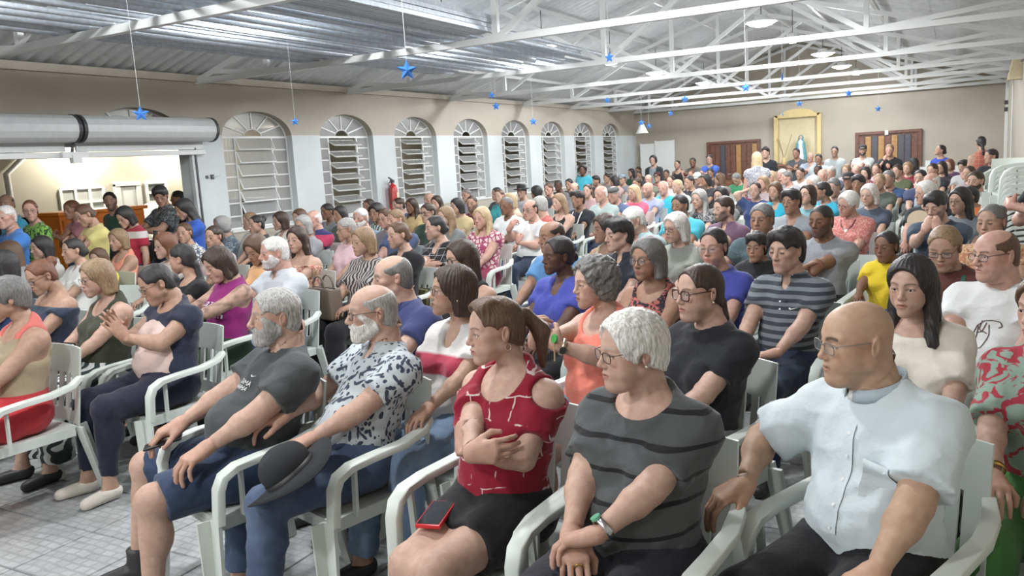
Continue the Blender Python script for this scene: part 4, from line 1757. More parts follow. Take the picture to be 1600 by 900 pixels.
def hand_mesh(pose, h):
    key = (pose, h)
    if key in HANDC:
        return HANDC[key]
    (c1, c2, c3), tp = HPOSE[pose]
    f = Field((-.05, -.075, -.115), (.205, .085, .05), h)
    f.add(Cone((-.045, 0, 0), (.01, 0, 0), .027, .0235, k=.015))
    fy = (.0315, .0105, -.0105, -.0300)
    fl = ((.043, .026, .021), (.047, .030, .022), (.044, .028, .022), (.034, .020, .019))
    for i in range(4):
        b = vec(.088 - .004 * (i - 1) ** 2, fy[i], .004 - .003 * abs(i - 1.3))
        f.add(Cone((.004, fy[i] * .45, 0), b, .0165, .0115, k=.018))
    f.add(Ell((.045, .0, -.010), (.042, .034, .014), k=.015))
    f.add(Cone((.010, .018, -.010), (.040, .042, -.020), .019, .0150, k=.015))
    G = Field((-.05, -.075, -.115), (.205, .085, .05), h)
    for i in range(4):
        b = vec(.086 - .004 * (i - 1) ** 2, fy[i], .003 - .003 * abs(i - 1.3))
        a = 0
        p = b
        spread = (.07, .02, -.03, -.09)[i] * (1 if c1 < 40 else .3)
        r0 = (.0098, .0102, .0097, .0085)[i]
        for L, c, rr in zip(fl[i], (c1 + 3 * i, c2, c3), (1, .93, .84)):
            a += math.radians(c)
            q = p + L * vec(math.cos(a) * math.cos(spread), math.cos(a) * math.sin(spread), -math.sin(a))
            G.add(Cone(p, q, r0 * rr, r0 * rr * .92, k=.002))
            p = q
    a0, a1, a2 = (math.radians(v) for v in tp)
    p = vec(.040, .042, -.020)
    for L, r0, r1, yaw, pit in ((.034, .0125, .0112, math.radians(40) - a0, a1), (.030, .0112, .0092, math.radians(14) - a0 * 1.5 + a2 * .3, a1 * 1.15)):
        q = p + L * vec(math.cos(pit) * math.cos(yaw), math.cos(pit) * math.sin(yaw), -math.sin(pit))
        G.add(Cone(p, q, r0, r1, k=.004))
        p = q
    f.D = smin(f.D, G.D, .006)
    P, Q = f.mesh()
    if h < .005:
        P = smooth_mesh(P, Q, 1, .3)
    keep = P[Q].mean(1)[:, 0] > -.018
    P, Q = compact(P, Q, keep)
    HANDC[key] = (P, Q, boundary(Q))
    return HANDC[key]


def ik(S, W, l1, l2, pole):
    d = W - S
    L = np.linalg.norm(d)
    m = (l1 + l2) * .995
    if L > m:
        W = S + d / L * m
        d, L = W - S, m
    L = max(L, abs(l1 - l2) * 1.05 + .02)
    a = (l1 * l1 - l2 * l2 + L * L) / (2 * L)
    hh = math.sqrt(max(l1 * l1 - a * a, 1e-6))
    t = unit(d)
    p = np.asarray(pole, float) - t * (np.asarray(pole, float) @ t)
    return S + t * a + unit(p) * hh, W


# arm poses in the body frame of a seated person (scale 1): wrist, hand direction, palm normal, hand shape, elbow pole
# x is given for the LEFT side and mirrored for the right; 'y' of -1 is in front
ARM = {
    'lap': ((.12, -.24, .655), (-.25, -1, -.12), (0, -.1, -1), 'drape', (.9, .7, -.5)),
    'lapc': ((.075, -.225, .655), (-1, -.55, -.15), (0, -.2, -1), 'drape', (1, .5, -.4)),
    'lapu': ((.055, -.235, .69), (-1, -.45, -.05), (0, -.2, -1), 'drape', (1, .5, -.4)),
    'rest': ((.275, -.19, .735), (0, -1, -.10), (0, 0, -1), 'drape', (.8, .8, -.3)),
    'knee': ((.14, -.40, .665), (0, -1, -.35), (0, -.3, -1), 'drape', (.8, .5, -.3)),
    'phone': ((.055, -.30, .82), (-.55, -.55, .35), (-.5, .35, .3), 'hold', (1, .3, -.7)),
    'chest': ((.07, -.24, .95), (-.8, -.2, .5), (-.3, .9, 0), 'hold', (1, .2, -.9)),
    'chin': ((.07, -.20, 1.05), (-.55, .15, .85), (-.3, .9, -.1), 'hold', (.55, -.4, -1)),
    'mouth': ((.045, -.235, 1.075), (-.35, .35, .9), (-.3, .9, -.1), 'hold', (.4, -.5, -1)),
    'crossa': ((-.105, -.215, .885), (-.88, .42, .10), (.40, .85, -.15), 'drape', (1, .1, -.8)),
    'crossb': ((.0, -.125, .865), (-.45, .42, .78), (.25, .95, 0), 'fist', (1, .05, -.9)),
    'head': ((.10, .12, 1.30), (-.9, .35, .2), (-.1, -.9, -.2), 'drape', (1, -.5, .6)),
    'down': ((.235, -.02, .84), (0, -.15, -1), (-1, 0, 0), 'relax', (.5, 1, 0)),
    'pocket': ((.215, -.05, .90), (-.3, -.3, -1), (-1, 0, 0), 'relax', (1, .6, 0)),
}


def cloth_folds(seed, amp):
    def g(x, y, z):
        a = n3(x * F32(.75) + z * F32(.35), y * F32(.8), z * F32(1.45) - x * F32(.3), 21, seed)
        b = n3(x, y, z, 47, seed + 4)
        r = F32(1) - np.abs(a)
        return F32(amp) * (F32(.38) - r * r * r) + F32(amp * .35) * b
    return g


def build_person(s):
    """s: settings of one person -> the top-level body object, with clothing, hair ... as its children"""
    o = dict(sex='m', skin=(.50, .30, .21), hair='short', haircol=(.03, .02, .016), belly=.03, g=1.0, lean=9, twist=0, pose='sit', arms=('lap', 'lap'),
             top='tee', topm=None, bot='trousers', botm=None, shoem=None, head=None, ts=1.0, hs=None, pitch=4, roll=0, knee=.11, feet=None, by=12, hy=30)
    o.update(s)
    fem = o['sex'] == 'f'
    o['head'] = o['head'] or ('f' if fem else 'm')
    o.setdefault('brow', tuple(.5 * a + .25 * b for a, b in zip(o['haircol'], o['skin'])))
    hs = o['hs'] or (.955 if fem else 1.0)
    hb, hh, hd, fine = o['lod']
    g, ts = o['g'], o['ts']
    rnd = random.Random(int(o.get('seed', 1)) * 7919 + 13)
    sit = o['pose'] == 'sit'
    P0 = vec(0, .055, .555) if sit else vec(0, 0, .93 * ts)
    R = rotz(math.radians(-o['twist'])) @ roty(math.radians(o.get('side', 0))) @ rotx(math.radians(-o['lean'] if sit else -o.get('lean', 2) * .25))
    T = lambda x, y, z: P0 + R @ vec(x, y, z * ts)
    gw = g * (1.0 if not fem else .97)
    sw = (.160 if not fem else .142) * (.55 + .45 * g)
    NB = T(0, .012, .545)
    HP = T(0, -.020, .622)
    SH = {'L': T(sw, .012, .466), 'R': T(-sw, .012, .466)}
    torso = [Ell(T(0, 0, -.01), (.162 * gw * (1.06 if fem else 1), .125 * (.7 + .3 * g), .108), R, k=.05),
             Ell(T(0, -.012 - o['belly'] * .35, .13), (.138 * gw, .098 + o['belly'], .150), R, k=.06),
             Ell(T(0, .004, .335), (.150 * gw, .108 * (.6 + .4 * g), .185), R, k=.06),
             Cone(SH['L'] + R @ vec(-.02, .0, -.02), SH['R'] + R @ vec(.02, .0, -.02), .062, .062, k=.05)]
    if fem:
        bs = .058 * (.4 + .6 * g)
        for sx in (-1, 1):
            torso.append(Ell(T(sx * .072, -.088, .315), (bs, bs * .95, bs), R, k=.035))
    hw = HEADS[o['head']]['neck'] * hs
    trap = [Cone(NB + R @ vec(sx * .02, .012, .018), SH['L' if sx > 0 else 'R'] + R @ vec(-sx * .05, 0, .020), .042, .040, k=.05) for sx in (-1, 1)]
    neck = [Cone(T(0, .012, .50), HP + R @ vec(0, .003, .05), hw * 1.05, hw, k=.03)]
    # arms
    l1, l2 = .285 * ts * (.96 if fem else 1), .250 * ts * (.96 if fem else 1)
    arm, arml, hands = {}, {}, {}
    for side, spec in zip('LR', o['arms']):
        sx = 1 if side == 'L' else -1
        a = ARM[spec] if isinstance(spec, str) else spec
        m = vec(sx, 1, 1)
        W = vec(*a[0]) * m
        if isinstance(spec, str):
            if spec in ('down', 'pocket'):
                W = W * vec(1, 1, ts)
            elif not sit:
                W = W + vec(0, -.03, .375 * ts)
            if spec in ('chin', 'mouth', 'crossa', 'crossb', 'chest', 'head', 'phone'):
                W = P0 + (W - P0) * vec(1, 1, ts)
                W[1] -= o['belly'] * .45 + (g - 1) * .12
                if sit:
                    W = P0 + rotz(math.radians(-o['twist'])) @ (W - P0)
                    W[1] += (W[2] - .55) * (math.sin(math.radians(o['lean'])) - .10)
            if spec.startswith('lap') or spec == 'phone':
                W[2] += (g - 1) * .06
                W[1] -= o['belly'] * .4
            W[0] *= .7 + .3 * g
        E, W = ik(SH[side], W, l1, l2, vec(*a[4]) * m)
        ga = (.8 + .2 * g) * (.88 if fem else 1) * (.5 + .5 * g)
        S = SH[side]
        arm[side] = (S, E, W, ga)
        arml[side] = [Ell(S, (.060 * ga, .060 * ga, .062 * ga), k=.03), Cone(S, E, .054 * ga, .042 * ga, k=.03),
                      Cone(E, W, .041 * ga, .0265 * (.7 + .3 * ga), k=.015), Ell(E + (W - E) * .28, (.043 * ga,) * 3, k=.02)]
        z = -unit(vec(*a[2]) * m)
        x = unit(vec(*a[1]) * m)
        x = unit(x - .0 * z)
        z = unit(z - x * (x @ z))
        y = np.cross(z, x)
        hands[side] = (W, np.stack([x, y, z], 1), a[3])
    # legs
    leg = {}
    ll1, ll2 = .435, .425
    for side in 'LR':
        sx = 1 if side == 'L' else -1
        H = P0 + rotz(0) @ vec(sx * .088 * (.6 + .4 * g), -.01, -.015 if sit else -.04)
        if sit:
            ft = o['feet'][side] if o['feet'] else (sx * (o['knee'] + .005), -.44 + rnd.uniform(-.05, .05), .09)
            A = vec(*ft)
            kn = o['knee'] if not o.get('knees') else o['knees'][side]
            K, A = ik(H, A, ll1, ll2, (sx * (kn - .10) * 4, -1, 1.1))
        else:
            A = vec(sx * .095, .02, .085)
            K, A = ik(H, A, .445 * ts, .425 * ts, (sx * .1, -1, 0))
        tg = (.86 + .14 * g) * (1.04 if fem else 1) * (.55 + .45 * g)
        fd = unit(vec(sx * .18, -1, 0))
        leg[side] = dict(H=H, K=K, A=A, tg=tg, fd=fd,
                         thigh=[Cone(H, K, .086 * tg, .058 * tg, k=.045), Ell(H + (K - H) * .3 + vec(0, 0, -.01), (.082 * tg, .1, .078 * tg), k=.04)],
                         calf=[Ell(K, (.056 * tg,) * 3, k=.03), Cone(K, A, .052 * tg, .036, k=.02), Ell(K + (A - K) * .32 + vec(0, .018, 0), (.050 * tg, .052 * tg, .09), k=.03)],
                         foot=[Cone(A + vec(0, .02, -.045), A + fd * .15 + vec(0, 0, -.062), .036, .026, k=.02), Cone(A, A + vec(0, .005, -.04), .037, .038, k=.02)])
    allp = torso + trap + neck + sum(arml.values(), []) + [p for v in leg.values() for k in ('thigh', 'calf', 'foot') for p in v[k]]
    lo = np.min([p.box()[0] for p in allp], 0)
    hi = np.max([p.box()[1] for p in allp], 0)
    f = Field(lo, hi, hb)
    for p in allp:
        f.add(p)
    for si in 'LR':
        for p in leg[si]['foot']:
            pass
    Pb, Qb = f.mesh()
    nrel = math.radians(o['hy'] - o['by'])
    RH = rotz(-nrel) @ rotx(math.radians(o['pitch'])) @ roty(math.radians(o['roll']))
    nax = unit(unit(HP - NB) + R @ vec(0, -.32, 0))
    cen = Pb[Qb].mean(1)
    rel = cen - HP
    keep = ~((rel @ nax > -.010) & (np.linalg.norm(rel - np.outer(rel @ nax, nax), axis=1) < .088) & (rel @ nax < .12))
    for side in 'LR':
        W, M, hp = hands[side]
        ax = unit(W - arm[side][1])
        rw = cen - W
        tt = rw @ ax
        keep &= ~((tt > -.030) & (tt < .07) & (np.linalg.norm(rw - np.outer(tt, ax), axis=1) < .05))
    Pb, Qb = compact(Pb, Qb, keep)
    bnd = boundary(Qb)
    # head
    Ph, Qh, bh = head_mesh(o['head'], hh)
    hsc = vec(*o.get('hscale', (1, 1, 1))) * hs
    toworld = lambda p: HP + ((p * hsc - PIV * hsc) @ RH.T)
    skin = np.array(o['skin'])
    col = [np.tile(skin, (len(Pb), 1)) * (1 + .05 * np.sin(Pb[:, :1] * 31 + 1) * np.sin(Pb[:, 2:3] * 27))]
    tat = o.get('tattoo')
    if tat:
        m = n3(Pb[:, 0], Pb[:, 1], Pb[:, 2], 70, 1) > .1
        am = (np.linalg.norm(np.cross(Pb - arm['L'][0], unit(arm['L'][1] - arm['L'][0])), axis=1) < .09) & (Pb[:, 2] > .62)
        am |= (np.linalg.norm(np.cross(Pb - arm['R'][0], unit(arm['R'][1] - arm['R'][0])), axis=1) < .09) & (Pb[:, 2] > .62)
        col[0][m & am] *= .45
    col.append(paint_head(Ph, skin, o, fine))
    parts, quads, off, tris = [Pb, toworld(Ph)], [Qb, Qh + len(Pb)], len(Pb) + len(Ph), []
    rings = [(HP, nax, bh + len(Pb), .115, HP)]
    for side in 'LR':
        W, M, hp = hands[side]
        Pm, Qm, bm_ = hand_mesh(hp, hd)
        sc = (.92 if fem else 1.03) * (.55 + .45 * min(g, 1.2)) * (.85 if o['head'] == 'k' else 1)
        if side == 'L':
            Pm = Pm * vec(1, -1, 1)
            Qm = Qm[:, ::-1]
        Pw = W + (Pm * sc) @ M.T
        parts.append(Pw)
        quads.append(Qm + off)
        c = np.tile(skin * np.array([.97, .90, .88]), (len(Pw), 1))
        col.append(c)
        rings.append((W, unit(W - arm[side][1]), bm_ + off, .075, Pw[bm_].mean(0)))
        off += len(Pw)
    P = np.concatenate(parts)
    for c0, ax, ring, rad, cb in rings:
        mine = bnd[np.linalg.norm(P[bnd] - c0, axis=1) < rad]
        if len(mine) > 2 and len(ring) > 2:
            q = P[mine] @ ax
            P[mine] += np.outer((q.mean() - q) * .85, ax)
            tris.append(zipper(P, mine, ring, ax, P[mine].mean(0), cb))
    me = net_mesh('person', P, quads + tris, True, np.concatenate(col))
    root = obj('person', me, SKIN)
    root.location = (o['x'], o['y'], 0)
    root.rotation_euler = (0, 0, -math.radians(o['by']))
    tag(root, o['label'], 'person', o.get('group'))
    Mh = Matrix.Translation(Vector(HP - RH @ (PIV * hsc))) @ Matrix(RH.tolist()).to_4x4() @ Matrix.Diagonal((*hsc, 1))
    hair_h = {0: .0056, 1: .0092, 2: .0140, 3: .019, 4: .024}[o['lodi']]

    def onhead(name, me_, mat):
        c = obj(name, me_, mat, root)
        c.matrix_local = Mh
        return c
    if o['hair']:
        onhead('hair', hair_mesh(o['hair'], o['head'], hair_h), hairmat(o['haircol']))
    if o.get('beard'):
        onhead('beard', beard_mesh(o['beard'], o['head'], hair_h * .8), hairmat(o.get('beardcol', o['haircol'])))
    if o.get('headwear'):
        headwear(o['headwear'], onhead, o)
    if fine:
        for sx in (-1, 1):
            e = onhead('eye', eye_mesh(), None)
            e.matrix_local = Mh @ Matrix.Translation((sx * .0315, -.0748, .0005))
    if o.get('glasses') and o['lodi'] < 3:
        a, b = glasses_mesh(o['glasses'], o['lodi'] < 2)
        gl = onhead('glasses', a, plain('spectacle frame %s' % (o.get('gcol', 'dark')), {'dark': (.012, .011, .011), 'brown': (.06, .02, .012), 'metal': (.18, .17, .16), 'red': (.10, .012, .012)}[o.get('gcol', 'dark')], .3))
        if o['lodi'] < 2:
            obj('lens', b, LENS, gl)
    if o.get('earring') and o['lodi'] < 2:
        for sx in (-1, 1):
            b = MB().tube([(sx * .083, .012 + .011 * math.cos(a), -.052 + .013 * math.sin(a)) for a in np.linspace(0, 6.283, 13)[:-1]], .0012, 5, closed=True) if o['earring'] == 'hoop' else MB().lathe([(.001, -.046), (.005, -.042), (.005, -.036), (.001, -.032)], 8, (sx * .085, .006, 0))
            onhead('earring', b.mesh('earring', 'all'), plain('earring metal', (.75, .68, .55), .25, 1.0))
    seed = rnd.uniform(0, 50)
    amp = .0085 if o['lodi'] < 2 else .006
    # bottoms
    def cloth_mesh(prims, off_, cuts, subs, amp_, keepf=(), name='cloth'):
        lo_ = np.min([p.box()[0] for p in prims], 0) - off_
        hi_ = np.max([p.box()[1] for p in prims], 0) + off_
        F = Field(lo_, hi_, hb * .84)
        for p in prims:
            F.add(p, off_)
        if amp_:
            F.shift(cloth_folds(seed, amp_))
        for q, k in subs:
            F.sub(q, k)
        for q in keepf:
            F.keep(q)
        Pc, Qc = F.mesh()
        if hb < .014:
            Pc = smooth_mesh(Pc, Qc, 1, .4)
        return net_mesh(name, Pc, [Qc])
    bot = o['bot']
    if bot:
        pr = [p for p in torso[:2]]
        keepf = []
        if bot in ('skirt', 'longskirt'):
            for si in 'LR':
                pr += leg[si]['thigh']
            KL, KR = leg['L']['K'], leg['R']['K']
            if sit:
                z0 = .30 if bot == 'skirt' else .12
                pr += [Cone(KL, KR, .075, .075, k=.06), Cone((leg['L']['H'] + leg['R']['H']) / 2, (KL + KR) / 2, .10, .085, k=.06)]
                for q in (KL, KR):
                    pr.append(Cone(q, vec(q[0] * .9, q[1] + .03, z0), .075, .085, k=.06, cut=1))
            else:
                pr.append(Cone(P0, vec(0, 0, .5), .16 * gw, .19, k=.06, cut=1))
            offb = .014
        else:
            offb = .010 if bot != 'jeans' else .012
            for si in 'LR':
                L = leg[si]
                H, K, A = L['H'], L['K'], L['A']
                tg = L['tg']
                if bot == 'shorts':
                    fr = o.get('shortlen', .86)
                    e = H + (K - H) * fr
                    pr += [Cone(H, e, .090 * tg, .074 * tg, k=.045, cut=1), Ell(H + (K - H) * .3 + vec(0, 0, -.01), (.084 * tg, .1, .08 * tg), k=.04)]
                else:
                    pr += L['thigh'] + [Ell(K, (.058 * tg,) * 3, k=.03)]
                    if bot != 'leggings':
                        pr.append(Cone(K, A + (K - A) * .04, .058 * tg, .052, k=.02, cut=1))
                        pr.append(Ell(K + (A - K) * .32 + vec(0, .014, 0), (.052 * tg, .054 * tg, .09), k=.03))
                    else:
                        pr += [Cone(K, A + (K - A) * .12, .052 * tg, .038, k=.02, cut=1), L['calf'][2]]
        up = R @ vec(0, 0, 1)
        wz = T(0, 0, .10)
        keepf.append(lambda x, y, z: ((x - F32(wz[0])) * F32(up[0]) + (y - F32(wz[1])) * F32(up[1]) + (z - F32(wz[2])) * F32(up[2])))
        obj({'skirt': 'skirt', 'longskirt': 'skirt', 'shorts': 'shorts', 'leggings': 'leggings', 'jeans': 'jeans'}.get(bot, 'trousers'),
            cloth_mesh(pr, offb, [], [], amp * .8, keepf), o['botm'], root)
    # shoes
    if o['lodi'] < 3 and o.get('shoe', 'shoe') and (sit is False or o['lodi'] < 2 or o.get('showfeet')):
        for si in 'LR':
            L = leg[si]
            F = Field(L['A'] - .26, L['A'] + .26, max(hb * .8, .008))
            for p in L['foot']:
                F.add(p, .009)
            if o.get('shoe') == 'boot':
                F.add(Cone(L['A'] + vec(0, 0, .06), L['A'] + vec(0, .005, -.04), .050, .044, k=.02))
            F.keep(lambda x, y, z: F32(.004) - z + 0 * x + 0 * y)
            zt = L['A'][2] + (.06 if o.get('shoe') == 'boot' else -.02)
            F.keep(lambda x, y, z: z - F32(zt) + 0 * x + 0 * y)
            Pc, Qc = F.mesh()
            sh = obj('shoe', net_mesh('shoe', Pc, [Qc]), o['shoem'] or plain('dark shoe', (.03, .03, .032), .5), root)
    # top
    top = o['top']
    if top:
        pr = torso + trap
        offt = o.get('fit', .013)
        sleeve = {'tee': .62, 'polo': .62, 'shirt': .66, 'blouse': .62, 'cap': .30, 'tank': 0, 'off': .45, 'long': 1.7, 'sless': 0, 'cold': .66, 'half': .9}[top]
        sleeve = o.get('sleeve', sleeve)
        subs, keepf = [], []
        for si in 'LR':
            S, E, W, ga = arm[si]
            if sleeve > 0:
                sr = o.get('sleeve_r', .010 if top != 'long' else .004)
                if sleeve <= 1:
                    e = S + (E - S) * sleeve
                    pr = pr + [Ell(S, (.059 * ga,) * 3, k=.035), Cone(S, e, .053 * ga, .050 * ga + sr, k=.035, cut=1)]
                else:
                    e = E + (W - E) * .9
                    pr = pr + [Ell(S, (.062 * ga,) * 3, k=.035), Cone(S, E, .056 * ga, .048 * ga, k=.035), Cone(E, e, .047 * ga, .032 * ga, k=.03, cut=1)]
        neckl = o.get('neck', {'tee': 'crew', 'polo': 'polo', 'shirt': 'polo', 'blouse': 'v', 'cap': 'scoop', 'tank': 'tank', 'off': 'off', 'long': 'crew', 'sless': 'crew', 'cold': 'tank', 'half': 'crew'}[top])
        N = lambda x, y, z: NB + R @ vec(x, y, z)
        if neckl == 'crew':
            subs.append((Ell(N(0, -.014, .045), (.074, .070, .062), R), .008))
        elif neckl == 'polo':
            subs += [(Ell(N(0, -.005, .055), (.064, .060, .05), R), .006), (Ell(N(0, -.075, .005), (.022, .05, .07), R), .006)]
        elif neckl == 'v':
            subs += [(Ell(N(0, -.012, .045), (.078, .07, .055), R), .01), (Ell(N(0, -.095, -.015), (.040, .06, .085), R), .012)]
        elif neckl == 'scoop':
            subs.append((Ell(N(0, -.055, .020), (.095, .095, .075), R), .01))
        elif neckl == 'boat':
            subs.append((Ell(N(0, -.02, .045), (.115, .08, .055), R), .01))
        elif neckl == 'tank':
            subs.append((Ell(N(0, -.07, .005), (.088, .10, .105), R), .01))
        if neckl in ('tank', 'off') or top in ('tank',):
            pass
        if top == 'tank':
            for sx in (-1, 1):
                subs.append((Ell(T(sx * (sw + .045), .01, .48), (.085, .16, .13), R), .012))
        if top == 'sless':
            for sx in (-1, 1):
                subs.append((Ell(T(sx * (sw + .055), .01, .45), (.06, .15, .11), R), .012))
        if top == 'cold':
            for sx in (-1, 1):
                subs.append((Ell(T(sx * (sw + .045), -.01, .505), (.068, .105, .062), R), .01))
        if neckl == 'off':
            q = T(0, 0, .455)
            u_ = R @ vec(0, 0, 1)
            keepf.append(lambda x, y, z: ((x - F32(q[0])) * F32(u_[0]) + (y - F32(q[1])) * F32(u_[1]) + (z - F32(q[2])) * F32(u_[2])))
        hem = T(0, 0, o.get('hem', -.035 if not o.get('tuck') else .085))
        u2 = R @ vec(0, 0, 1)
        keepf.append(lambda x, y, z: -((x - F32(hem[0])) * F32(u2[0]) + (y - F32(hem[1])) * F32(u2[1]) + (z - F32(hem[2])) * F32(u2[2])))
        subs.append((neck[0], .004))
        name = {'tee': 'shirt', 'polo': 'polo_shirt', 'shirt': 'shirt', 'blouse': 'blouse', 'tank': 'tank_top', 'long': 'long_sleeved_shirt', 'cap': 'blouse'}.get(top, 'blouse')
        t_o = obj(name, cloth_mesh(pr, offt, [], subs, amp * o.get('fold', 1.0), keepf), o['topm'], root)
        o['_top'] = t_o
        if neckl == 'polo' and o['lodi'] < 3:
            b = MB()
            n = 22 if o['lodi'] < 2 else 12
            r1 = hw * 1.16
            op = .32
            cv = []
            for k in range(n + 1):
                a = -math.pi / 2 + op + (2 * math.pi - 2 * op) * k / n
                e = abs(k / n - .5) * 2
                dz = -.016 * e ** 3
                cv.append((a, dz, e))
            for rr, hz in ((r1, .052), (r1 + .006, .054), (r1 + .020, .014), (r1 + .014, .010)):
                for a, dz, e in cv:
                    hz2 = hz - (.030 * e ** 4 if hz < .03 else .012 * e ** 2)
                    b.v.append(tuple(N(rr * math.cos(a) * 1.02, rr * math.sin(a) * 1.0 + .004 - .01 * e ** 2, hz2 + dz)))
            m = n + 1
            for L_ in range(4):
                A_, B_ = L_ * m, ((L_ + 1) % 4) * m
                for k in range(n):
                    b.f.append((A_ + k, A_ + k + 1, B_ + k + 1, B_ + k))
            for k in (0, n):
                b.f.append((k, m + k, 2 * m + k, 3 * m + k))
            b.build('collar', o.get('collarm') or o['topm'], root, smooth='all')
    for c in [root] + [q for q in root.children if q.name.split('.')[0] in THINNED]:      # fewer faces where the form is smooth
        md = c.modifiers.new('thin out', 'DECIMATE')
        md.ratio = (len(Ph) * .86 + .36 * (len(P) - len(Ph))) / len(P) if c is root else .32
        if c is root:            # but leave the face as it is
            vg = root.vertex_groups.new(name='head')
            vg.add(list(range(len(Pb), len(Pb) + len(Ph))), 1.0, 'REPLACE')
            md.vertex_group = 'head'
            md.invert_vertex_group = True
            md.vertex_group_factor = 1.0
    o['_root'], o['_N'], o['_T'], o['_R'], o['_arm'], o['_hands'], o['_Mh'], o['_leg'], o['_NB'] = root, NB, T, R, arm, hands, Mh, leg, NB
    return o


def headwear(kind, onhead, o):
    c = o.get('hatcol', (.03, .03, .033))
    b = MB()
    if kind == 'hat':          # brimmed
        b.lathe([(.150, .052), (.152, .056), (.085, .062), (.082, .10), (.074, .135), (.03, .142), (.001, .138)], 24, (0, .005, 0))
        onhead('hat', b.mesh('hat', 'all'), felt(c))
    elif kind == 'cap':
        b.lathe([(.086, .045), (.086, .075), (.074, .105), (.045, .124), (.001, .130)], 20, (0, .008, 0))
        n = len(b.v)
        for y0, zz in ((-.06, .052), (-.06, .058)):
            for k in range(9):
                a = -1.0 + 2.0 * k / 8
                b.v += [(.080 * math.sin(a), -.070 * math.cos(a), zz), (.080 * math.sin(a), -.070 * math.cos(a) - .075 * math.cos(a * .8), zz - .012 + .006 * (1 - abs(a)))]
        for k in range(8):
            i, j = n + 2 * k, n + 18 + 2 * k
            b.f += [(i, i + 2, i + 3, i + 1), (j, j + 1, j + 3, j + 2), (i + 1, i + 3, j + 3, j + 1)]
        onhead('cap', b.mesh('cap', 'all'), felt(c))
    elif kind == 'flatcap':
        b.lathe([(.084, .055), (.100, .060), (.104, .078), (.085, .100), (.045, .116), (.001, .118)], 20, (0, -.006, 0))
        onhead('flat_cap', b.mesh('flat_cap', 'all'), felt(c))
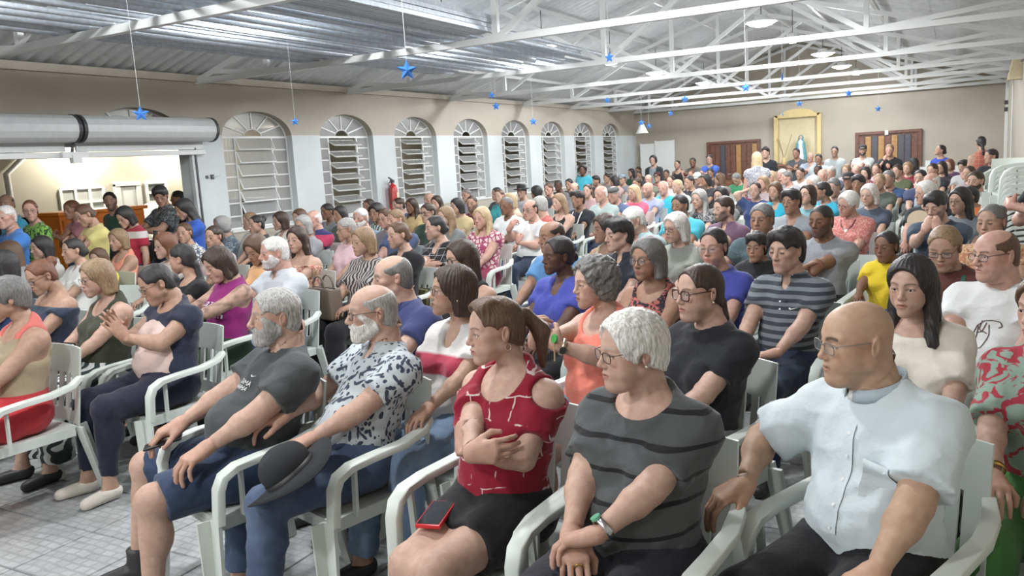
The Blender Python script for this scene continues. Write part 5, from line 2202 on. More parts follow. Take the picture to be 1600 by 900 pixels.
# ---------------------------------------------------------------- chairs: white moulded armchairs
def chair_meshes():
    out = {}
    # seat: dished grid with a rounded front edge
    b = MB()
    nx, ny = 9, 10
    top = []
    for j in range(ny + 1):
        v = j / ny
        y = -.235 + .47 * v
        for i in range(nx + 1):
            u = i / nx * 2 - 1
            w = .235 - .02 * v
            z = .435 - .018 * math.cos(u * 1.4) * math.sin(math.pi * min(v * 1.05, 1)) - .03 * max(0, .12 - v) / .12
            top.append((u * w, y, z))
    n = len(top)
    b.v = top + [(x, y, z - .012) for x, y, z in top]
    m = nx + 1
    for j in range(ny):
        for i in range(nx):
            a = j * m + i
            b.f += [(a, a + 1, a + m + 1, a + m), (n + a, n + a + m, n + a + m + 1, n + a + 1)]
    rim = [i for i in range(m)] + [j * m + nx for j in range(1, ny + 1)] + [ny * m + i for i in range(nx - 1, -1, -1)] + [j * m for j in range(ny - 1, 0, -1)]
    for k in range(len(rim)):
        p, q = rim[k], rim[(k + 1) % len(rim)]
        b.f.append((p, n + p, n + q, q))
    # apron under the seat
    b.bar((-.225, -.225, .405), (.225, -.225, .405), .018, .05)
    b.bar((-.225, -.22, .405), (-.215, .22, .405), .018, .05)
    b.bar((.225, -.22, .405), (.215, .22, .405), .018, .05)
    out['seat'] = b.mesh('seat', True)
    # backrest: frame, top band and slats with slots between
    b = MB()

    def bp(u, z):
        return vec(u * .225 * (1 - .12 * (z - .44)), .225 + .17 * (z - .42) + .035 * (1 - u * u) + .01, z)

    def strip(u0, u1, zs, th=.011):
        us = np.linspace(u0, u1, 3 if u1 - u0 < .5 else 9)
        base = len(b.v)
        for z in zs:
            for u in us:
                b.v.append(tuple(bp(u, z)))
        for z in zs:
            for u in us:
                b.v.append(tuple(bp(u, z) + vec(0, th, 0)))
        mu, mz = len(us), len(zs)
        o = mu * mz
        for j in range(mz - 1):
            for i in range(mu - 1):
                a = base + j * mu + i
                b.f += [(a, a + 1, a + mu + 1, a + mu), (o + a, o + a + mu, o + a + mu + 1, o + a + 1)]
        rim = [i for i in range(mu)] + [j * mu + mu - 1 for j in range(1, mz)] + [(mz - 1) * mu + i for i in range(mu - 2, -1, -1)] + [j * mu for j in range(mz - 2, 0, -1)]
        for k in range(len(rim)):
            p, q = base + rim[k], base + rim[(k + 1) % len(rim)]
            b.f.append((q, q + o, p + o, p))
    strip(-1, 1, (.70, .74, .80, .835, .855))
    strip(-1, 1, (.43, .47, .50))
    for k in range(6):
        c = -.82 + 1.64 * k / 5
        strip(c - (.18 if k in (0, 5) else .085), c + (.18 if k in (0, 5) else .085), (.50, .57, .64, .70))
    out['backrest'] = b.mesh('backrest', True)
    prof0 = [(-.024, -.005), (.020, -.005), (.022, -.020), (.028, -.020), (.028, .003), (.023, .007), (-.023, .007), (-.026, .0)]
    for s, nm in ((-1, 'r'), (1, 'l')):
        pts = [(s * .215, .285, .70), (s * .245, .22, .672), (s * .268, .10, .655), (s * .275, -.06, .650), (s * .272, -.16, .640), (s * .266, -.215, .610), (s * .262, -.238, .560), (s * .258, -.245, .47), (s * .256, -.248, .42)]
        ups = [(s * 1, 0, .2)] * len(pts)
        prof = [(a * s, c) for a, c in prof0] if s > 0 else [(-a, c) for a, c in prof0][::-1]
        b = MB().sweep(pts, [(a * s, c) for a, c in prof] if s < 0 else prof, [(1, 0, 0)] * len(pts), [(.7, 1), (.9, 1), (1, 1), (1, 1), (1.05, 1), (1.05, 1.1), (1.0, 1.2), (.95, 1.2), (.95, 1.2)])
        b.bar((s * .268, -.135, .64), (s * .255, -.135, .425), .026, .012, (0, 1, 0))
        out['arm' + nm] = b.mesh('armrest', True)
    lp = [(-.042, -.006), (.030, -.006), (.030, .008), (-.030, .008), (-.030, .055), (-.042, .055)]
    for s, nm in ((-1, 'r'), (1, 'l')):
        for f, (y0, y1) in (('f', (-.245, -.275)), ('b', (.235, .315))):
            p = [(s * .245, y0, .43), (s * .262, y0 + (y1 - y0) * .5, .22), (s * .282, y1, .0)]
            pr = [(a * (s if True else 1), c * (1 if f == 'f' else -1)) for a, c in lp]
            b = MB().sweep(p, pr, [(1, 0, 0)] * 3, [(1.15, 1.1), (.95, .95), (.72, .8)])
            out['leg' + f + nm] = b.mesh('leg', False)
    # one joined mesh for far copies
    j = MB()
    for me in out.values():
        n = len(j.v)
        j.v += [tuple(v.co) for v in me.vertices]
        j.f += [tuple(n + i for i in p.vertices) for p in me.polygons]
    out['whole'] = j.mesh('chair', True)
    return out


CHM = chair_meshes()


def chair(x, y, by, label, group='white plastic armchairs of the audience', whole=False, z=0.0, tilt=0.0):
    if whole:
        t = obj('plastic_chair', CHM['whole'], M_PLAST)
    else:
        t = empty('plastic_chair')
        for k in ('seat', 'backrest', 'armr', 'arml', 'legfr', 'legfl', 'legbr', 'legbl'):
            obj(CHM[k].name.split('.')[0], CHM[k], M_PLAST, t)
    t.location = (x, y, z)
    t.rotation_euler = (tilt, 0, -math.radians(by))
    tag(t, label, 'chair', group)
    return t
# ---------------------------------------------------------------- who sits and stands where
SK = dict(a=(.50, .325, .250), b=(.43, .270, .195), c=(.33, .190, .128), d=(.120, .062, .043), e=(.215, .112, .072), p=(.52, .315, .248), y=(.47, .305, .208))
HC = dict(k=(.028, .025, .025), d=(.045, .028, .020), b=(.105, .058, .034), l=(.25, .165, .095), y=(.48, .36, .215), g=(.34, .33, .315), w=(.62, .60, .57), r=(.16, .068, .038), s=(.15, .145, .14))
DEN, DEND, DENL = ('denim', (.06, .085, .15), (.10, .14, .22)), ('denim', (.022, .032, .062), (.035, .05, .09)), ('denim', (.15, .22, .33), (.24, .33, .45))


def cm(c):
    if isinstance(c, str):
        return MATS[c]
    if isinstance(c[0], str):
        if c[0] == 'denim':
            return cloth(c[1], 'denim', c[2])
        return cloth(c[1], *((c[0],) + tuple(c[2:])))
    return cloth(c)


# colours of clothes
BLK, NAV, WHT, GRY, DGR, TEA, TUR, PNK, RED, PUR, GRN, BLU, YEL, ORA, MAR, SAL, OLV, LIL, CRM, TAN = (
    (.018, .018, .021), (.022, .030, .065), (.72, .72, .70), (.30, .32, .33), (.055, .06, .065), (.05, .16, .19), (.03, .42, .60), (.62, .40, .43), (.42, .03, .05), (.26, .03, .16), (.035, .075, .055),
    (.04, .12, .48), (.72, .62, .22), (.72, .42, .18), (.13, .03, .04), (.62, .25, .22), (.11, .10, .06), (.38, .40, .58), (.66, .58, .42), (.55, .40, .27))
T = []


def P(x, y, h, v, sex, hair, hc, sk, top, tc, label, **k):
    T.append(dict(px=x, py=y, h=h, v=v, sex=sex, hair=hair, haircol=HC[hc], skin=SK[sk], top=top, tc=tc, label=label, **k))


# --- front rows
P(428, 470, 87, 78, 'm', 'crew', 'g', 'a', 'tee', (.060, .066, .068), 'stout grey-bearded man in charcoal tee and denim shorts, front row', head='m2', g=1.26, belly=.085, beard='full', beardcol=HC['g'], bot='shorts', bc=('denim', (.030, .045, .085), (.05, .075, .14)), by=22, lean=24, arms='gm', knees=dict(L=.08, R=.36), feet=dict(L=(.08, -.44, .09), R=(-.40, -.36, .09)), shoe='boot', fit=.014, twist=4, shortlen=.93, pitch=0, key='gm')
P(580, 461, 89, 80, 'm', 'bald', 'g', 'a', 'polo', ('leaf', (.46, .50, .52), (.045, .055, .085), .9), 'bald white-bearded man in glasses and leaf print polo, black hat on his lap', head='m', g=1.10, belly=.05, beard='full', beardcol=HC['w'], glasses='half', bot='jeans', bc=DEN, by=22, lean=22, arms='hm', knees=dict(L=.10, R=.30), feet=dict(L=(.10, -.45, .09), R=(-.30, -.38, .09)), collarm=(.40, .45, .47), key='hm', pitch=2)
P(772, 488, 105, 72, 'f', 'swept', 'b', 'a', 'cold', ('lines', (.25, .012, .028), (.62, .50, .48), 1.0), 'woman with arms crossed in red cold-shoulder blouse with white lines', head='f', g=1.13, belly=.035, bot='shorts', shortlen=.62, bc=(.016, .016, .018), by=10, lean=10, arms=('crossb', 'crossa'), earring='hoop', knees=dict(L=.10, R=.05), feet=dict(L=(.06, -.42, .09), R=(-.03, -.50, .10)), key='rw')
P(985, 512, 123, 66, 'f', 'pixie', 'w', 'a', 'tee', ('stripe', (.075, .080, .082), (.016, .016, .018), 3.9), 'white-haired woman in glasses and grey tee with thin black stripes', head='f2', g=1.28, belly=.07, glasses='half', gcol='brown', bot='trousers', bc=(.020, .020, .028), by=12, lean=9, arms='gw', earring='stud', key='gw', hem=-.07, neck='scoop', sleeve=.72)
P(1338, 494, 132, 62, 'm', None, 'k', 'y', 'polo', (.60, .67, .70), 'shaven-headed man in glasses and pale blue clerical shirt with white collar', head='e', g=1.24, belly=.06, glasses='thin', gcol='metal', bot='trousers', bc=(.016, .016, .018), by=30, lean=3, arms='pr', key='pr', hem=.02, fit=.016, sleeve=.80, sleeve_r=.016, brow=(.05, .035, .03), neck='crew', side=-4)
P(1640, 452, 112.5, 40, 'f', 'bob', 'b', 'a', 'half', ('blotch', (.25, .34, .28), (.36, .04, .06), .8), 'woman cut by the right edge in green floral blouse and green trousers', g=1.15, bot='trousers', bc=(.055, .17, .045), by=10, arms=('lapc', 'lap'), key='ew')
P(12, 466, 62, 88, 'f', 'pixie', 's', 'b', 'tank', ('chest', (.3, .2, .15), (0, 0, 0), 1.0, ((0, (.52, .05, .06)), (.66, (.34, .27, .18)), (.96, (.60, .16, .14)))), 'woman at the left edge with short grey hair in beige and coral top', g=1.15, bot='skirt', bc=(.50, .04, .05), by=18, arms=('lapc', 'lap'), key='le')
# --- second row, left of the aisle
P(240, 429, 61, 76, 'f', 'tied', 'k', 'b', 'cap', ('panel', (.028, .032, .058), (.62, .47, .42), 1.55), 'woman in navy and blush tee with dark tied hair, clapping', head='f2', g=1.28, belly=.07, glasses='thin', bot='leggings', bc=(.020, .022, .040), by=24, arms='clap', shoem=(.62, .58, .52), pitch=24, key='cw')
P(150, 428, 57, 72, 'f', 'bob', 'l', 'a', 'tank', (.055, .058, .040), 'woman in olive sleeveless top and zebra skirt with fair bob', g=1.1, belly=.05, glasses='thin', bot='longskirt', bc=('zebra', (.60, .62, .60), (.03, .04, .04), 1.0), by=20, arms=('lapc', 'lapc'), pitch=8, key='zw')
P(62, 428, 52, 62, 'f', 'bun', 'r', 'b', 'off', (.040, .052, .085), 'woman in navy off-shoulder top with auburn bun, looking down', g=1.2, glasses='half', bot='skirt', bc=('blotch', (.5, .25, .18), (.65, .45, .35), 1.0), by=18, arms=('lap', 'lapc'), pitch=22)
P(4, 412, 46, 100, 'f', 'bobw', 'k', 'a', 'tee', (.06, .09, .22), 'woman with black bob at the left edge behind the grey-haired one', by=30)
# --- second row
P(613, 429, 71, 82, 'm', 'balding', 's', 'a', 'polo', (.042, .050, .135), 'balding man in navy polo behind the bearded men', g=1.1, by=30, bot='jeans', bc=DEND, arms=('lap', 'lap'))
P(708, 456, 79, 80, 'f', 'bob', 'd', 'b', 'blouse', ('stripe', (.66, .64, .62), (.45, .06, .10), .55), 'woman with dark bob in white blouse with red trim', glasses='thin', by=26, arms=('knee', 'lap'), bot='jeans', bc=DENL, earring='stud', pitch=-4)
P(872, 398, 60, 62, 'f', 'tied', 'k', 'd', 'blouse', (.060, .075, .34), 'dark-skinned woman in royal blue V-neck top', g=1.18, by=18, arms=('lap', 'lapc'), roll=8)
P(928, 427, 83, 66, 'f', 'curly', 's', 'a', 'tank', (.72, .22, .16), 'woman with grey curls in coral tank top holding a green fan', g=1.12, by=24, arms='fan', bot='shorts', shortlen=.6, bc=DENL, key='cor', earring='stud')
P(1012, 404, 64, 40, 'f', 'bobw', 's', 'c', 'tank', ('blotch', (.03, .025, .03), (.40, .12, .10), 1.2), 'woman with long greying hair and round glasses in dark floral top', glasses='round', by=10, arms=('lap', 'lap'))
P(1092, 424, 89, 54, 'f', 'lowpony', 'd', 'a', 'tee', (.020, .021, .026), 'woman in black tee and thick glasses with long ponytail', head='f2', g=1.20, glasses='thick', gcol='brown', by=30, arms=('lapc', 'lap'), bot='leggings', bc=(.20, .21, .21), earring='stud', key='bt', pitch=2)
P(1228, 373, 72, 34, 'm', 'thick', 'k', 'a', 'polo', ('bands', (.045, .050, .062), (.17, .19, .21), 7.6), 'young man in dark striped polo shirt and dark jeans', by=16, arms=('lapc', 'lap'), bot='jeans', bc=DEND, key='sp', g=1.03)
P(1424, 447, 92, 22, 'f', 'longw', 'k', 'a', 'half', (.72, .68, .60), 'young woman in cream top with long dark hair', by=2, arms=('lap', 'lap'), g=1.03, neck='scoop', key='yw')
P(1556, 376, 78, 48, 'm', 'balding', 'b', 'p', 'tee', (.70, .71, .71), 'balding man in glasses and white tee with a drawing on the chest', head='m2', g=1.22, belly=.06, glasses='half', by=18, arms=('lap', 'lap'), key='wt', bot='jeans', bc=DENL)
P(1476, 356, 70, 14, 'f', 'tied', 'l', 'b', 'long', (.115, .042, .036), 'woman in maroon top and glasses with a green lanyard, looking at her phone', head='f2', g=1.25, glasses='half', by=6, arms=('phone', 'phone'), pitch=20, key='lan')
P(1385, 377, 46, 30, 'k', 'tied', 'k', 'e', 'tee', (.68, .50, .03), 'girl in bright yellow tee with tied dark hair', kid=1.14, by=8, arms=('lap', 'knee'))
# --- third row
P(1283, 337, 50, 28, 'm', 'buzz', 'k', 'e', 'tee', (.27, .28, .30), 'dark-skinned man in grey tee with short beard', by=10, stubble=.6, arms=('crossa', 'crossb'), g=1.08)
P(1182, 370, 44, 22, 'k', 'thick', 'k', 'c', 'tee', (.018, .018, .020), 'child in black tee with big red lips print', kid=1.14, by=8, key='lips')
P(1115, 386, 51, 26, 'f', 'tied', 'k', 'p', 'tee', (.060, .075, .32), 'woman in pale glasses and blue tee behind the black-tee woman', glasses='thin', gcol='metal', by=10, g=1.1)
P(1056, 356, 42, 44, 'f', 'bob', 'w', 'a', 'tee', (.24, .25, .22), 'white-haired woman in dark glasses and sage grey tee', glasses='half', gcol='red', by=14, g=1.15)
P(966, 366, 53, 56, 'm', 'thick', 'k', 'a', 'polo', (.030, .034, .045), 'young man with thick black fringe in dark polo', by=16)
P(862, 373, 45, 58, 'm', 'balding', 'd', 'c', 'polo', (.09, .22, .42), 'balding man in light blue polo behind the dark-skinned woman', by=18, g=1.12)
P(945, 357, 40, 62, 'f', 'bob', 'd', 'c', 'tank', ('grid', (.62, .52, .36), (.5, .42, .26), 1.6), 'woman in cream sleeveless top hidden behind the young man', by=16, g=1.1)
P(988, 339, 42, 62, 'm', 'short', 'w', 'a', 'polo', ('panel', (.30, .42, .44), (.045, .06, .16), 1.4), 'white-haired man in navy and mint polo bending forward', by=18, pitch=18, g=1.18)
P(720, 405, 49, 62, 'f', 'long', 'd', 'b', 'tank', (.03, .03, .03), 'woman in dark-framed glasses with long brown hair and bare shoulder', glasses='thick', by=24, bot='jeans', bc=DENL, arms=('lap', 'knee'))
P(428, 395, 51, 74, 'm', 'crew', 'w', 'p', 'shirt', (.56, .59, .62), 'white-haired man with short beard in white shirt and jeans', beard='short', beardcol=HC['w'], by=22, g=1.16, belly=.05, bot='jeans', bc=DENL, arms=('lap', 'knee'), head='m2', lean=12, key='ws')
P(338, 402, 50, 66, 'f', 'bobw', 'd', 'a', 'sless', (.24, .022, .15), 'woman in magenta tee with white script, looking at her phone', head='f2', g=1.18, by=30, arms=('phone', 'phone'), pitch=22, tattoo=True, bot='trousers', bc=(.03, .05, .03), key='mag')
P(285, 407, 42, 120, 'f', 'lowpony', 'k', 'b', 'cap', (.016, .016, .018), 'woman in black top with long dark hair turned away', by=40, neck='scoop')
# --- middle left
P(398, 376, 44, 46, 'f', 'curlylong', 'b', 'c', 'sless', (.70, .40, .20), 'woman in apricot sleeveless top with brown ponytail, head bowed', pitch=24, by=20, g=1.12, arms=('phone', 'lap'))
P(464, 374, 40, 36, 'f', 'long', 'd', 'a', 'off', ('blotch', (.62, .44, .30), (.42, .12, .12), 1.4), 'woman with long dark hair in sand dress with bright motifs', g=1.2, by=14)
P(567, 377, 37, 56, 'f', 'bob', 'l', 'b', 'half', ('zebra', (.04, .035, .04), (.42, .38, .35), 1.6), 'woman with light brown bob in zebra print blouse and brown handbag', g=1.2, by=22, arms=('lap', 'lapc'), earring='stud', bot='trousers', bc=(.018, .018, .022), key='zb')
P(622, 368, 33, 62, 'f', 'tied', 'b', 'a', 'blouse', (.018, .018, .02), 'slim woman in black V-neck tee with brown ponytail', by=24)
P(680, 356, 38, 70, 'f', 'tied', 'k', 'a', 'half', ('grid', (.020, .020, .024), (.45, .45, .45), 1.2), 'person with arms crossed in black tee with white grid', g=1.2, by=26, arms=('crossb', 'crossa'), neck='v')
P(752, 331, 34, 36, 'f', 'longw', 'y', 'p', 'cap', ('cells', (.30, .05, .12), (.66, .50, .48), 1.3), 'blonde woman in white and burgundy patterned blouse and wine trousers', g=1.2, by=16, arms=('lap', 'lapc'), bot='trousers', bc=(.22, .03, .07), key='bb')
P(828, 317, 32, 40, 'm', 'balding', 'd', 'p', 'tee', (.70, .71, .70), 'balding man in white tee and glasses, hand at his chin', glasses='half', g=1.15, belly=.05, by=18, arms=('crossb', 'chin'), bot='jeans', bc=DEND)
P(791, 322, 27, 38, 'm', 'buzz', 's', 'e', 'shirt', (.66, .67, .66), 'dark-skinned man in white shirt with a black strap', by=14, g=1.1)
P(873, 314, 25, 46, 'f', 'long', 'l', 'a', 'tank', (.016, .016, .018), 'fair long-haired woman in glasses and black strappy top', glasses='thick', by=16, roll=-6)
P(902, 304, 29, 40, 'm', 'thick', 'k', 'c', 'tee', (.022, .024, .03), 'young man in glasses and black tee with white lanyard, red jacket at waist', glasses='half', by=16, arms=('lap', 'chest'), bot='jeans', bc=DEN, key='ly')
P(958, 298, 25, 40, 'm', 'short', 'g', 'p', 'shirt', (.10, .14, .26), 'man in grey flat cap and denim blue shirt, hand at his mouth', headwear='flatcap', hatcol=(.10, .10, .10), by=14, arms=('mouth', 'lap'), pitch=12)
P(938, 289, 27, 46, 'm', 'balding', 'w', 'p', 'shirt', (.36, .44, .42), 'white-haired man with red face and glasses in pale green shirt', glasses='thin', by=14, g=1.1)
P(990, 298, 24, 44, 'f', 'long', 'y', 'a', 'tee', (.72, .12, .20), 'blonde woman in bright coral pink tee', by=16)
P(1012, 296, 23, 36, 'm', None, 'd', 'a', 'tee', (.30, .34, .50), 'bald man with beard in lilac blue tee', by=12, stubble=.5, g=1.08)
P(1036, 290, 23, 24, 'm', 'balding', 'w', 'p', 'polo', (.05, .42, .56), 'elderly man in glasses and bright turquoise polo', glasses='thin', by=10, g=1.1, arms=('rest', 'rest'))
P(1058, 292, 19, 48, 'f', 'tied', 'y', 'a', 'tee', ('dots', (.50, .52, .50), (.35, .38, .36), 1.0), 'woman with fair tied hair and glasses in pale dotted top', glasses='thin', by=14)
P(1062, 322, 31, 34, 'm', 'crew', 'k', 'c', 'tee', (.07, .40, .50), 'dark-haired man with moustache in aqua tee', stubble=.35, g=1.16, by=12)
P(1092, 310, 29, 32, 'f', 'longw', 'g', 'a', 'tee', ('blotch', (.022, .022, .025), (.25, .25, .25), 1.6), 'silver blonde woman in black printed tee', by=10)
P(1130, 327, 31, 52, 'm', 'short', 'd', 'a', 'polo', (.15, .085, .13), 'bearded man in plum polo with arms folded', stubble=.75, by=18, arms=('crossa', 'crossb'))
P(1126, 308, 24, 30, 'f', 'bob', 'k', 'a', 'tee', (.2, .2, .2), 'dark-haired woman in glasses behind the bearded plum-shirted man', glasses='thin', by=10)
P(1190, 317, 51, 24, 'm', 'short', 's', 'c', 'tee', ('dots', (.065, .095, .11), (.10, .14, .16), 2.0), 'big man with greying black hair in slate dotted tee', g=1.25, by=8, head='m2', arms=('rest', 'rest'))
P(1236, 292, 40, 30, 'm', 'thick', 'k', 'c', 'tee', (.27, .29, .31), 'man with black hair in grey tee, sunglasses hung at the neck', neck='v', by=10, g=1.05)
P(1180, 297, 26, 18, 'f', 'tied', 'd', 'a', 'tee', (.035, .055, .14), 'girl in navy tee with a hand behind her head', by=8, arms=('lap', 'head'))
P(1211, 292, 28, 26, 'f', 'long', 'b', 'b', 'blouse', (.03, .33, .46), 'woman with long brown hair in turquoise top', by=8)
P(1262, 308, 25, 34, 'f', 'bob', 'd', 'a', 'tee', (.16, .32, .36), 'woman with short brown hair and glasses in mint top looking up', glasses='thin', by=10, pitch=-8)
P(1284, 298, 30, 74, 'f', 'tied', 'k', 'c', 'tee', (.04, .36, .52), 'woman in turquoise tee with dark tied hair seen in profile', by=24)
P(1302, 292, 27, 20, 'm', 'short', 's', 'a', 'polo', (.12, .16, .22), 'grey-haired man looking down between the turquoise-clad women', pitch=14, by=8)
P(1325, 316, 35, 42, 'f', 'pixie', 'w', 'p', 'half', ('blotch', (.52, .17, .15), (.66, .34, .30), 1.8), 'white-haired woman in salmon floral blouse and dark pendant, head tilted', glasses='half', head='f2', g=1.22, by=10, roll=14, pitch=14, key='sal')
P(1358, 302, 34, 26, 'f', 'bob', 'w', 'a', 'tee', (.085, .105, .14), 'person with thick white hair in slate blue tee', by=10)
P(1341, 284, 29, 16, 'm', 'thick', 'k', 'c', 'shirt', (.42, .44, .45), 'man with black hair and heavy glasses in pale shirt', glasses='thick', by=6)
P(1326, 283, 24, 18, 'm', 'crew', 'k', 'c', 'tee', (.10, .10, .12), 'man in dark cap beside the man with heavy glasses', headwear='cap', hatcol=(.02, .022, .03), by=6)
P(1462, 314, 47, 26, 'm', 'thick', 'k', 'a', 'tee', (.050, .070, .105), 'black-haired man resting his face on his hand in steel blue tee', stubble=.5, by=8, arms=('mouth', 'mouth'), pitch=16, g=1.12)
P(1500, 312, 41, 34, 'f', 'long', 'k', 'b', 'tee', (.20, .22, .24), 'woman with long black hair and glasses in grey top', glasses='thin', by=12)
P(1550, 322, 58, 26, 'f', 'bun', 's', 'b', 'tee', ('blotch', (.52, .36, .22), (.38, .16, .09), 1.2), 'woman with grey swept-back hair in tan printed top', head='f2', g=1.15, by=8)
P(1446, 302, 33, 56, 'm', 'pixie', 'w', 'p', 'tee', (.025, .028, .035), 'white-haired man in black tee holding a cream fan', by=16)
P(1515, 290, 29, 62, 'k', 'thick', 'k', 'c', 'tee', (.55, .17, .06), 'boy with black hair in orange tee', by=20, kid=1.2)
P(1525, 266, 33, 28, 'm', 'crew', 'd', 'a', 'polo', (.64, .66, .66), 'bearded man in white polo near the chair stacks', beard='short', g=1.15, by=10)
P(1388, 276, 26, 24, 'm', 'short', 's', 'b', 'shirt', (.045, .085, .18), 'grey-haired man in glasses and blue jacket with orange lanyard', glasses='half', by=10, g=1.12, key='orl')
# --- left, near the wall
P(335, 377, 28, 40, 'f', 'tied', 'd', 'b', 'tee', (.45, .36, .34), 'dark-haired woman in pale pink tee behind the magenta tee', by=14)
P(347, 361, 24, 70, 'f', 'curly', 'g', 'a', 'tee', ('blotch', (.10, .14, .17), (.30, .34, .36), 1.5), 'woman with grey curls in blue patterned top by the first window', by=24)
P(288, 361, 28, 30, 'f', 'tied', 'b', 'b', 'tee', ('blotch', (.66, .66, .64), (.10, .11, .13), 1.0), 'woman in white tee with dark flower print', g=1.2, by=10)
P(258, 384, 32, 64, 'f', 'bobw', 'r', 'a', 'tee', (.5, .45, .4), 'woman with auburn bob and glasses seen in profile', glasses='thin', by=24)
P(185, 378, 31, 52, 'f', 'bob', 'l', 'b', 'tank', (.68, .26, .18), 'woman with dark blonde hair in coral strappy top', by=18)
P(152, 391, 24, 40, 'k', 'bob', 'b', 'a', 'tee', (.68, .58, .10), 'little girl in yellow tee beside the coral top', kid=1.08, by=14)
P(114, 390, 38, 70, 'f', 'tied', 'k', 'b', 'shirt', (.64, .64, .60), 'dark-haired woman in white blouse turned to the left', g=1.2, by=26)
P(66, 394, 31, 72, 'f', 'bob', 'k', 'a', 'tee', (.55, .53, .5), 'young woman with short dark hair and pale face in profile', by=26)
P(14, 391, 34, 118, 'f', 'long', 'b', 'b', 'tee', (.3, .3, .3), 'woman with long brown hair turned away at the left edge', by=34)
P(390, 343, 24, 66, 'f', 'pixie', 'l', 'a', 'tee', (.64, .64, .62), 'woman with short fair hair in white top below the first window', by=22)
P(438, 346, 26, 66, 'f', 'bobw', 'd', 'a', 'blouse', (.66, .62, .56), 'woman with dark wavy bob in white V-neck blouse', by=22)
P(402, 367, 24, 60, 'f', 'bun', 'k', 'b', 'tee', (.05, .05, .055), 'black-haired head just behind the apricot top', by=18)
P(489, 335, 30, 56, 'm', 'bald', 'w', 'p', 'polo', ('chest', (.3, .2, .15), (0, 0, 0), 1.1, ((0, (.62, .63, .63)), (.80, (.03, .035, .10)), (.84, (.52, .06, .13)), (.98, (.05, .05, .16)))), 'bald man in navy, crimson and white polo', by=20, g=1.12)
P(468, 340, 22, 50, 'f', 'bob', 'b', 'a', 'tee', (.4, .3, .3), 'woman with brown fringe beside the bald man in striped polo', by=16)
P(474, 360, 25, 40, 'f', 'bob', 'g', 'b', 'tee', (.3, .3, .32), 'woman with smooth grey bob and glasses behind the sand dress', glasses='thin', by=14)
P(511, 328, 24, 52, 'm', 'short', 'k', 'e', 'shirt', (.22, .24, .25), 'dark-skinned man in grey shirt looking left under the second window', by=18)
P(531, 335, 26, 52, 'f', 'long', 'k', 'c', 'tee', ('dots', (.06, .07, .06), (.2, .2, .17), 1.6), 'woman with long black hair and dark glasses', glasses='thick', by=16)
P(541, 359, 28, 70, 'f', 'crew', 'g', 'b', 'tee', (.62, .42, .46), 'woman with cropped ash hair in pale pink top', glasses='thin', by=24)
P(563, 336, 33, 36, 'm', 'crew', 'w', 'p', 'tee', (.20, .26, .34), 'man with white hair and white beard in blue grey tee', beard='short', beardcol=HC['w'], by=14, g=1.12)
P(588, 333, 28, 40, 'f', 'afro', 'k', 'c', 'half', ('zebra', (.05, .08, .08), (.45, .5, .47), 1.0), 'woman with short black curls and glasses in leafy blouse', glasses='thin', by=14)
P(576, 318, 18, 40, 'm', 'short', 'd', 'c', 'tee', (.15, .15, .16), 'dark-haired man at the second window sill', by=12)
P(618, 341, 29, 54, 'm', 'crew', 'l', 'p', 'polo', (.08, .105, .20), 'man with cropped fair hair in blue polo', by=20, g=1.12)
P(603, 345, 24, 44, 'f', 'short', 'b', 'p', 'tee', (.2, .18, .2), 'short-haired person with glasses beside the cropped fair man', glasses='thin', by=16)
P(622, 315, 24, 58, 'm', 'crew', 'd', 'a', 'tee', (.045, .065, .16), 'young man with fade haircut and beard in navy tee', stubble=.6, by=22)
P(643, 322, 23, 42, 'f', 'longw', 'd', 'e', 'tee', (.45, .33, .16), 'brown-skinned woman with long hair below the third window', by=14)
P(668, 326, 30, 46, 'm', 'crew', 'd', 'a', 'tee', (.050, .085, .065), 'man in glasses and dark green tee', glasses='thick', by=16, g=1.15)
P(682, 315, 23, 36, 'f', 'long', 'd', 'a', 'tee', (.3, .25, .24), 'woman with long brown hair and glasses below the third window', glasses='thin', by=12)
P(670, 309, 17, 46, 'm', None, 'd', 'b', 'tee', (.2, .2, .22), 'bald head against the sill of the third window', by=14)
P(696, 339, 27, 52, 'f', 'longw', 'l', 'a', 'tee', (.15, .16, .16), 'woman with wavy dark blonde hair in grey top', glasses='thin', by=18)
P(714, 322, 24, 60, 'f', 'bob', 'k', 'a', 'tee', (.5, .40, .22), 'woman with glossy black bob in mustard top', by=20)
P(737, 314, 26, 22, 'm', 'buzz', 'd', 'b', 'tee', (.16, .03, .055), 'shaven man with beard in wine tee holding a baby', stubble=.7, by=8, arms=('chest', 'chest'), g=1.1)
P(728, 302, 19, 40, 'm', 'crew', 's', 'b', 'tee', (.3, .3, .32), 'grey-haired man in glasses below the fourth window', glasses='half', by=12)
P(776, 303, 17.7, 54, 'm', 'crew', 'k', 'b', 'tee', (.045, .065, .085), 'dark-haired young man in dark teal tee below the fifth window', by=18)
P(781, 313, 16.3, 34, 'f', 'tied', 'b', 'a', 'tee', (.04, .28, .30), 'woman in teal top behind the man in white shirt', by=12)
P(797, 316, 19, 120, 'f', 'bob', 'y', 'a', 'tee', (.5, .4, .3), 'fair-haired head turned away beside the white-shirted man', by=40)
P(843, 322, 23.1, 130, 'm', 'short', 'g', 'p', 'tee', (.42, .10, .09), 'grey-haired man in brick red tee turned away', by=40)
P(815, 302, 17, 30, 'm', 'short', 'k', 'b', 'tee', (.40, .40, .42), 'man in wide black hat', headwear='hat', hatcol=(.02, .02, .022), by=10)
P(838, 307, 16.3, 120, 'f', 'curly', 'k', 'c', 'tee', (.2, .2, .2), 'person with dark curls beside the man in black hat', by=36)
P(857, 296, 17.7, 34, 'm', 'crew', 'b', 'p', 'tee', (.06, .06, .07), 'man with light brown hair in black tee below the sixth window', by=12)
P(872, 290, 16.3, 34, 'm', 'buzz', 'k', 'd', 'tee', (.15, .14, .14), 'dark-skinned man behind the fair long-haired woman', by=12)
